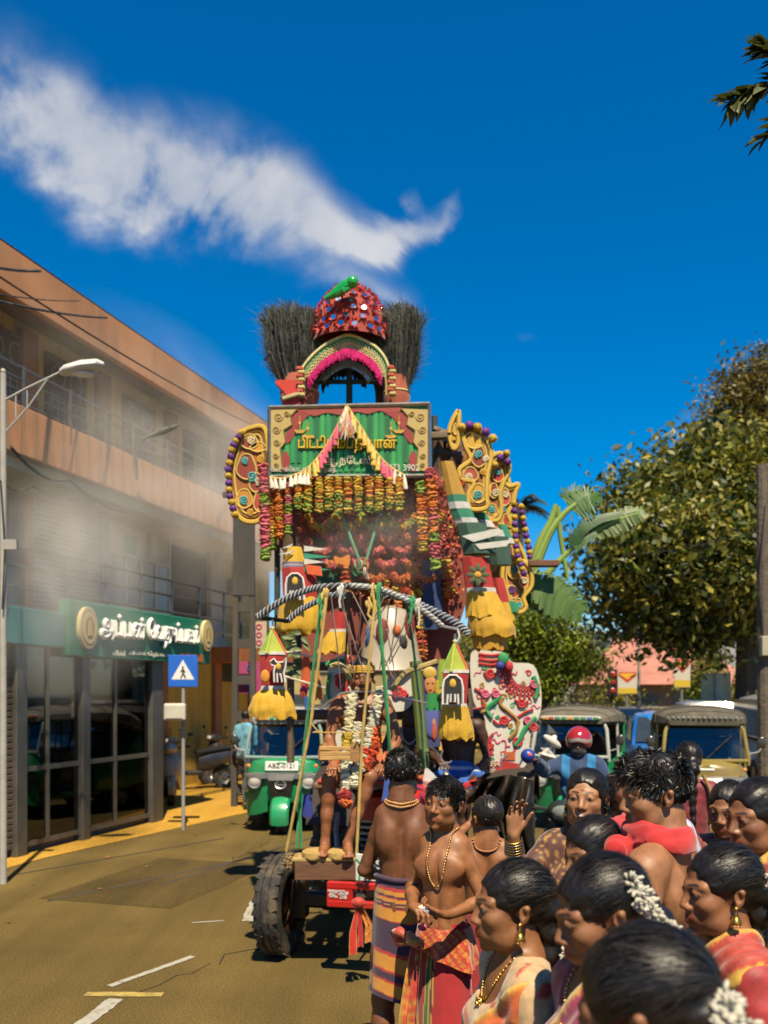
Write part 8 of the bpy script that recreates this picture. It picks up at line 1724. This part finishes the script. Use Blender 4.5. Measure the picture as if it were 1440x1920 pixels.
def gold_sa(v,t):
 c=mixn((.52,.09,.02),(.56,.25,.03),np.sin(t*60)*.5+.5);e=(t>.052);c[e]=A3((.34,.02,.10));e=(t<-.055);c[e]=A3((.58,.36,.05));return c*(.85+.3*(nz(v,120)>0))[:,None]
gjs=[(.0,.125,.045),(.045,.125,.0),(.055,.125,-.06),(.05,.115,-.12),(.045,.11,-.17)]
woman('woman in beige and red blouse with gold pendant looking left beside the boy',962,2.24,1.518,-82,(-3,2,0),fn_bl=beige_bl,sa=((.50,.16,.03),(.40,.03,.12)),fn_sa=gold_sa,seed=2,gj=[(.045,.125,.0),(.07,.13,-.05),(.085,.125,-.11),(.085,.11,-.17),(.08,.10,-.22)],part_x=.25,nk=(.105,1.385),sash_n=(1,0,-.9),sash_c=(.04,0,1.13),sash_w=.075)
woman('woman looking down with white jasmine pinned over dark glossy hair in the crowd centre',1128,1.92,1.585,-78,(-6,16,0),bl=(.25,.02,.04),sa=((.40,.03,.10),(.56,.33,.04)),seed=3,gj=[(.068,.060,.065),(.083,.070,.035),(.088,.080,-.005),(.090,.095,-.045),(.080,.115,-.06)],tone=(.26,.11,.048,1),gz=(-.2,-1),part_x=.3)
woman('nearest woman with head turned away and big white jasmine cluster low in her hair',1212,1.30,1.592,-128,(6,18,0),bl=(.35,.03,.08),sa=((.44,.05,.07),(.58,.36,.04)),seed=4,gj=[(.03,.13,.01),(.055,.13,-.02),(.07,.125,-.05),(.04,.135,-.06),(.02,.14,-.03)],tone=(.22,.09,.04,1),part_x=-.5)
woman('frowning woman half hidden in the crowd behind the jasmine pinned hair',1112,2.90,1.535,-62,(-5,14,0),near=False,bl=(.03,.02,.02),sa=((.12,.02,.02),(.3,.2,.05)),seed=5,tone=(.27,.115,.05,1),gj=[(.06,.10,-.02),(.06,.1,-.08),(.055,.09,-.16)],jk=False,neckl=False,part_x=-.2)
def sequin(v):g_=nz(v,160,1);return mixn((.10,.035,.022),(.42,.22,.05),(g_>.45)*1.0)
o=woman('woman calling out with raised hand, gold bangles and brown sequinned dress',1100,3.52,1.640,-28,(4,-6,0),near=False,fn_bl=sequin,pal=False,sa=((.09,.035,.02),(.25,.12,.03)),style='loose',seed=6,tone=(.34,.16,.075,1),mouth_open=1,gz=(-.4,.3),neckl=False,nk=(.06,1.43),arms=(dict(e=(-.235,-.13,1.175),w=(-.215,-.235,1.395),d=(.10,-.05,1),n=(.6,-.6,0),curl=.35,side=-1),None),bindi=(.3,.02,.03,1))
for kx in range(6):
 mb=MB();e_,w_q=V((-.235,-.13,1.175)),V((-.215,-.235,1.395));dd=(w_q-e_).normalized();mb.ring(e_.lerp(w_q,.70+kx*.045),.036-kx*.001,.0042,(.72,.44,.10,1)if kx%2 else(.62,.52,.36,1),dd.to_track_quat('Z','Y').to_matrix(),20,6);part('bangle',mb,gold(),o.ob,smooth=180)
woman('woman seen from behind with a long white jasmine strand down her black hair',1160,3.80,1.60,-150,(0,4,0),near=False,bl=(.05,.03,.03),sa=((.3,.02,.03),(.5,.3,.05)),seed=7,gj=[(.015,.135,.03),(.02,.145,-.03),(.02,.145,-.10),(.02,.135,-.18),(.02,.12,-.26)],jk=False,neckl=False)
woman('woman in red saree with gold earrings and jasmine bunch facing left at the right',1352,2.30,1.545,-84,(0,4,0),bl=(.40,.03,.03),sa=((.46,.05,.025),(.58,.34,.04)),seed=8,gj=[(.05,.11,.04),(.07,.125,-.0),(.08,.13,-.06),(.085,.13,-.11),(.08,.12,-.15)],tone=(.27,.11,.045,1),part_x=.1,nk=(.09,1.40))
woman('woman with ringed earring at the far right edge of the crowd',1420,2.85,1.665,-64,(-4,6,0),near=False,bl=(.30,.04,.03),sa=((.34,.06,.03),(.5,.3,.04)),seed=9,tone=(.24,.10,.045,1),gj=[(-.06,.07,-.02),(-.065,.06,-.08),(-.06,.05,-.14)])
woman('frowning woman with plain parted hair small between the right hand heads',1366,3.80,1.56,-40,(-2,10,0),near=False,bl=(.25,.05,.03),sa=((.35,.05,.03),(.5,.3,.04)),seed=10,tone=(.28,.12,.055,1),gj=[(-.06,.06,-.05),(-.065,.05,-.10),(-.06,.05,-.17)],neckl=False)
o=woman('woman in maroon blouse seen from behind near the yellow three wheeler',1290,5.75,1.625,168,(10,4,0),near=False,bl=(.20,.012,.018),pal=False,sa=((.03,.06,.16),(.2,.2,.3)),seed=11,tone=(.24,.10,.045,1),jk=False,neckl=False,res=.012,style='bun')
mb=MB();vs=[on_skin(o,o.T(*q),.018)for q in((.13,.10,1.38),(.10,.12,1.28),(.08,.13,1.18),(.10,.13,1.06))]
for i in range(3):a,b=vs[i],vs[i+1];mb.add([a+V((-.035,0,0)),a+V((.035,0,0)),b+V((.035,0,0)),b+V((-.035,0,0))],[(0,1,2,3)],(.42,.22,.06,1))
part('shawl_strip',mb,silk(),o.ob)
bg=thing('shoulder_bag','tan cloth bag hanging by the woman in maroon blouse','bag',(2.16,5.6,.98));mb=MB();mb.loft([rsec(-.05,.20,-.16,.14,p=4),rsec(0,.26,-.20,.17,p=4),rsec(.05,.20,-.16,.14,p=4)],(.40,.20,.05,1));part('pouch',mb,cloth(),bg);mb=MB();mb.tube([(-.09,0,.14),(-.14,.03,.36),(-.17,.05,.44)],.012,(.3,.15,.04,1),6);part('strap',mb,cloth(),bg)

# men of the crowd
Sc=person('shirtless man with thick dark hair and red scarf round his neck looking left',loc(1232,2.83),-122,1.73,(.30,.135,.060,1),False,head=(32,8,0),res=.0085,hres=.0033,armB=dict(e=(.26,.02,1.13),w=(.20,-.2,1.0),d=(0,-.8,-.4),n=(-1,0,0)),beard=.55,zlow=.75)
hair_short(Sc,41,7000,.021,fade=.014,wave=.45,flow=1.2,top=1.5)
def scarf_fn(p):
 q=p-A3(Sc.T(0,.01,1.43));r=np.sqrt(q[:,0]**2+(q[:,1]*1.05)**2);a=np.arctan2(q[:,1],q[:,0]);ring=np.sqrt((r-.088-.008*np.sin(3*a))**2+((q[:,2]+.6*(r-.09)+.02*q[:,1]/.1))**2)-.029-.0035*np.sin(a*5+r*230+2*np.sin(a*2))
 tail=np.minimum(sd_rc(p,Sc.T(-.08,-.10,1.38),Sc.T(-.09,-.13,1.06),.040,.05),sd_rc(p,Sc.T(.09,-.09,1.38),Sc.T(.10,-.12,1.12),.042,.05))-.006*np.sin(p[:,0]*160)
 return .55*smin(smin(ring,tail,.02),np.maximum(Sc.B(p)-.016,np.abs(p[:,2]-Sc.T(0,0,1.41)[2])-.035+.9*np.maximum(0,np.abs(p[:,0])-.07)),.012)
cloth_part('red_scarf',Sc,scarf_fn,Sc.T(-.22,-.24,.95),Sc.T(.22,.22,1.56),.006,lambda v:mixn((.50,.014,.014),(.38,.01,.012),nz(v,50)))
skirt(Sc,1.05,.05,.17,.20,lambda s,th,z:jit((.34,.02,.02,1),.06),folds=6,depth=.05,n=60,rows=20,seed=16)
St=person('man with wavy hair and lavender striped shirt with red cloth behind the scarf wearer',loc(1203,3.38),-150,1.70,(.26,.11,.05,1),False,head=(20,12,0),res=.010,hres=.004,zlow=.75)
hair_short(St,42,2600,.030,fade=-.01,wave=1.0,flow=.4)
def shirt_c(v):return np.where((np.sin(v[:,0]*190)>.55)[:,None],A3((.25,.25,.38))[None],A3((.50,.50,.60))[None])
def shirt(o,colfn,low=.80,sleeve=.75,res=.011,mat=None):
 def fn(p):
  d=o.B(p)-.014-.004*np.sin(p[:,2]*45+5*np.sin(p[:,0]*22));t=np.maximum(np.maximum(o.T(0,0,low)[2]-p[:,2],p[:,2]-o.T(0,0,1.45)[2]),np.abs(p[:,0])-(o.sw+.01)*o.k)
  for s in(-1,1):sh=V(o.T(s*o.sw,.012,1.335));e=V(o.T(s*(o.sw+.055),.03,1.07));t=np.minimum(t,sd_rc(p,sh,sh.lerp(e,sleeve),.10,.085))
  return smax(d,t,.006)
 return cloth_part('shirt',o,fn,o.lo,(o.hi[0],o.hi[1],o.T(0,0,1.48)[2]),res,colfn,mat or cloth())
shirt(St,shirt_c);sash(St,St.T(.03,0,1.25),(1,0,-.5),.06,lambda v,t:np.tile(A3((.46,.02,.02)),(len(v),1)),off=.024,res=.010,name='red_cloth',mat=cloth(),pleat=.003);skirt(St,1.0,.05,.16,.19,lambda s,th,z:jit((.3,.28,.25,1),.06),folds=6,depth=.05,n=60,rows=16,seed=17)
# helmeted rider
He=person('rider in red helmet, black mask and blue jacket reaching out to the left',(1.72,8.0,0),-14,1.56,(.16,.07,.035,1),False,head=(-4,4,0),res=.013,hres=.0058,pz=.88,armA=dict(e=(-.29,-.15,1.25),w=(-.345,-.345,1.35),d=(-.5,-.6,.3),n=(0,-.4,-1),curl=.9),armB=dict(e=(.24,-.10,1.05),w=(.22,-.34,1.05),d=(0,-1,0),n=(0,0,-1),curl=1.1),legs=[((-.16,-.36,.84),(-.15,-.28,.42)),((.16,-.36,.84),(.15,-.28,.42))])
def jk_fn(p):return smax(He.B(p)-.020-.005*np.sin(p[:,2]*40+30*p[:,0]),np.maximum(p[:,2]-He.T(0,0,1.45)[2],He.T(0,0,.86)[2]-p[:,2]),.008)
cloth_part('jacket',He,lambda p:smax(jk_fn(p),-np.minimum(sd_el(p,(-.375,-.385,1.37),(.05,.05,.05)),sd_el(p,(.22,-.36,1.05),(.06,.06,.06))),.004),He.lo,He.hi,.010,lambda v:mixn((.010,.035,.10),(.01,.16,.36),(np.abs(np.abs(v[:,0])-.11)<.035)*1.0))
cloth_part('trousers',He,lambda p:smax(He.B(p)-.014,p[:,2]-He.T(0,0,.865)[2],.006),He.lo,He.hi,.012,const((.02,.022,.03)))
def helm(p):
 q=He.to_head(p);d=sd_el(q,(0,.010,.035),(.118,.138,.125));d=np.maximum(d,-.055-q[:,2]);d=smax(d,-sd_el(q,(0,-.14,-.035),(.085,.09,.062)),.006);return smax(d,-sd_el(q,(0,.0,.0),(.098,.115,.11)),.004)*He.hs
cl_h=lambda v:mixn((.36,.015,.02),(.30,.28,.26),(np.abs(He.to_head(v.astype(np.float32))[:,2]-.052+.2*np.abs(He.to_head(v.astype(np.float32))[:,0]))<.016)*1.0)
cs_=[He.w((x,y,z))for x in(-.14,.14)for y in(-.16,.17)for z in(-.08,.18)];cloth_part('helmet',He,helm,[min(c[i]for c in cs_)for i in range(3)],[max(c[i]for c in cs_)for i in range(3)],.006,cl_h,M('helmet_shell',rough=.15,coat=.8,var=.05,bump=0))
cloth_part('face_mask',He,lambda p:smax(sd_el(He.to_head(p),(0,-.035,-.055),(.070,.075,.055)),He.to_head(p)[:,2]+.022,.006)*He.hs,[min(c[i]for c in cs_)for i in range(3)],[max(c[i]for c in cs_)for i in range(3)],.006,const((.015,.015,.016)))
bp=V((1.72,8.0,0))+Mx.Rotation(R(-14),3,'Z')@V((-.41,-.43,1.40));t=thing('blue_ball','shiny blue ball with pink mark in the outstretched hand of the rider','ball',tuple(bp));mb=MB();mb.ell((0,0,0),.062,(.012,.045,.30,1),18,12);sp_=part('sphere',mb,M('ball',rough=.4,bump=.2,bs=60),t);mb=MB();mb.ell((.01,-.052,.012),(.022,.014,.02),(.5,.10,.12,1),10,7);part('pink_mark',mb,matte(),t)
t=thing('white_bundle','white crumpled cloth bundle in front of the green three wheeler windscreen','cloth',P(1030,1405,9.6));mb=MB()
for i in range(9):mb.ell((random.uniform(-.05,.05),random.uniform(-.04,.04),random.uniform(-.10,.10)),(random.uniform(.02,.05),.05,random.uniform(.06,.12)),jit((.6,.58,.52,1),.1),10,7,Mx.Rotation(random.uniform(0,3),3,'Y'))
part('folds',mb,cloth(),t,smooth=180)
# pedestrian at the left
Bl=person('pedestrian in light blue shirt walking past the left green three wheeler',loc(463,15.2),150,1.64,(.16,.07,.035,1),False,res=.013,hres=.006,head=(0,8,0),legs=[((-.09,.06,.48),(-.10,.16,.10)),((.09,-.10,.48),(.09,-.06,.09))])
hair_short(Bl,51,500,.02);shirt(Bl,const((.12,.36,.50)),res=.014);cloth_part('trousers',Bl,lambda p:smax(Bl.B(p)-.016,np.maximum(p[:,2]-.98,.14-p[:,2]),.008),Bl.lo,Bl.hi,.014,const((.035,.04,.05)))

# ------------------------------------------------------------------ incense smoke drifting before the facade and round the float
def smoke_mat(name,dens,scale,col,seed):
 m=bpy.data.materials.new(name);m.use_nodes=True;nt=m.node_tree;nt.nodes.clear();L=nt.links.new
 o=NN(nt,'ShaderNodeOutputMaterial');v=NN(nt,'ShaderNodeVolumePrincipled');v.inputs['Color'].default_value=col;v.inputs['Anisotropy'].default_value=-.25
 tc=NN(nt,'ShaderNodeTexCoord');ln=NN(nt,'ShaderNodeVectorMath');ln.operation='LENGTH';L(tc.outputs['Object'],ln.inputs[0])
 n=NN(nt,'ShaderNodeTexNoise');n.noise_dimensions='4D';n.inputs['W'].default_value=seed;n.inputs['Scale'].default_value=scale;n.inputs['Detail'].default_value=4;n.inputs['Distortion'].default_value=.6;L(tc.outputs['Object'],n.inputs['Vector'])
 f=mth(nt,'MAXIMUM',mth(nt,'SUBTRACT',1.0,ln.outputs['Value']),0.0);f=mth(nt,'POWER',f,1.2)
 k=mth(nt,'MAXIMUM',mth(nt,'SUBTRACT',n.outputs[0],.36),0.0)
 L(mth(nt,'MULTIPLY',mth(nt,'MULTIPLY',f,k),dens),v.inputs['Density']);L(v.outputs[0],o.inputs['Volume']);return m
def smoke(loc_,scl,rz,dens,scale,seed,col=(.96,.92,.86,1)):
 mb=MB();mb.ell((0,0,0),1.0,(1,)*4,16,10);o=part('smoke',mb,smoke_mat('smoke_%d'%seed,dens,scale,col,seed));o.location=loc_;o.scale=scl;o.rotation_euler=(0,0,R(rz));return stuff(o)
smoke(street(14.5,-7.8,5.7),(1.15,6.0,2.6),-ALPHA,2.3,2.4,1)
smoke(street(8.9,-6.5,3.3),(1.0,1.5,1.7),-ALPHA,3.0,2.0,2)
smoke(street(18.5,-7.4,5.0),(1.1,2.6,2.2),-ALPHA,2.4,2.2,3)
smoke(P(720,1010,7.3),(.85,.32,.5),0,2.6,2.0,4,(.98,.90,.83,1))
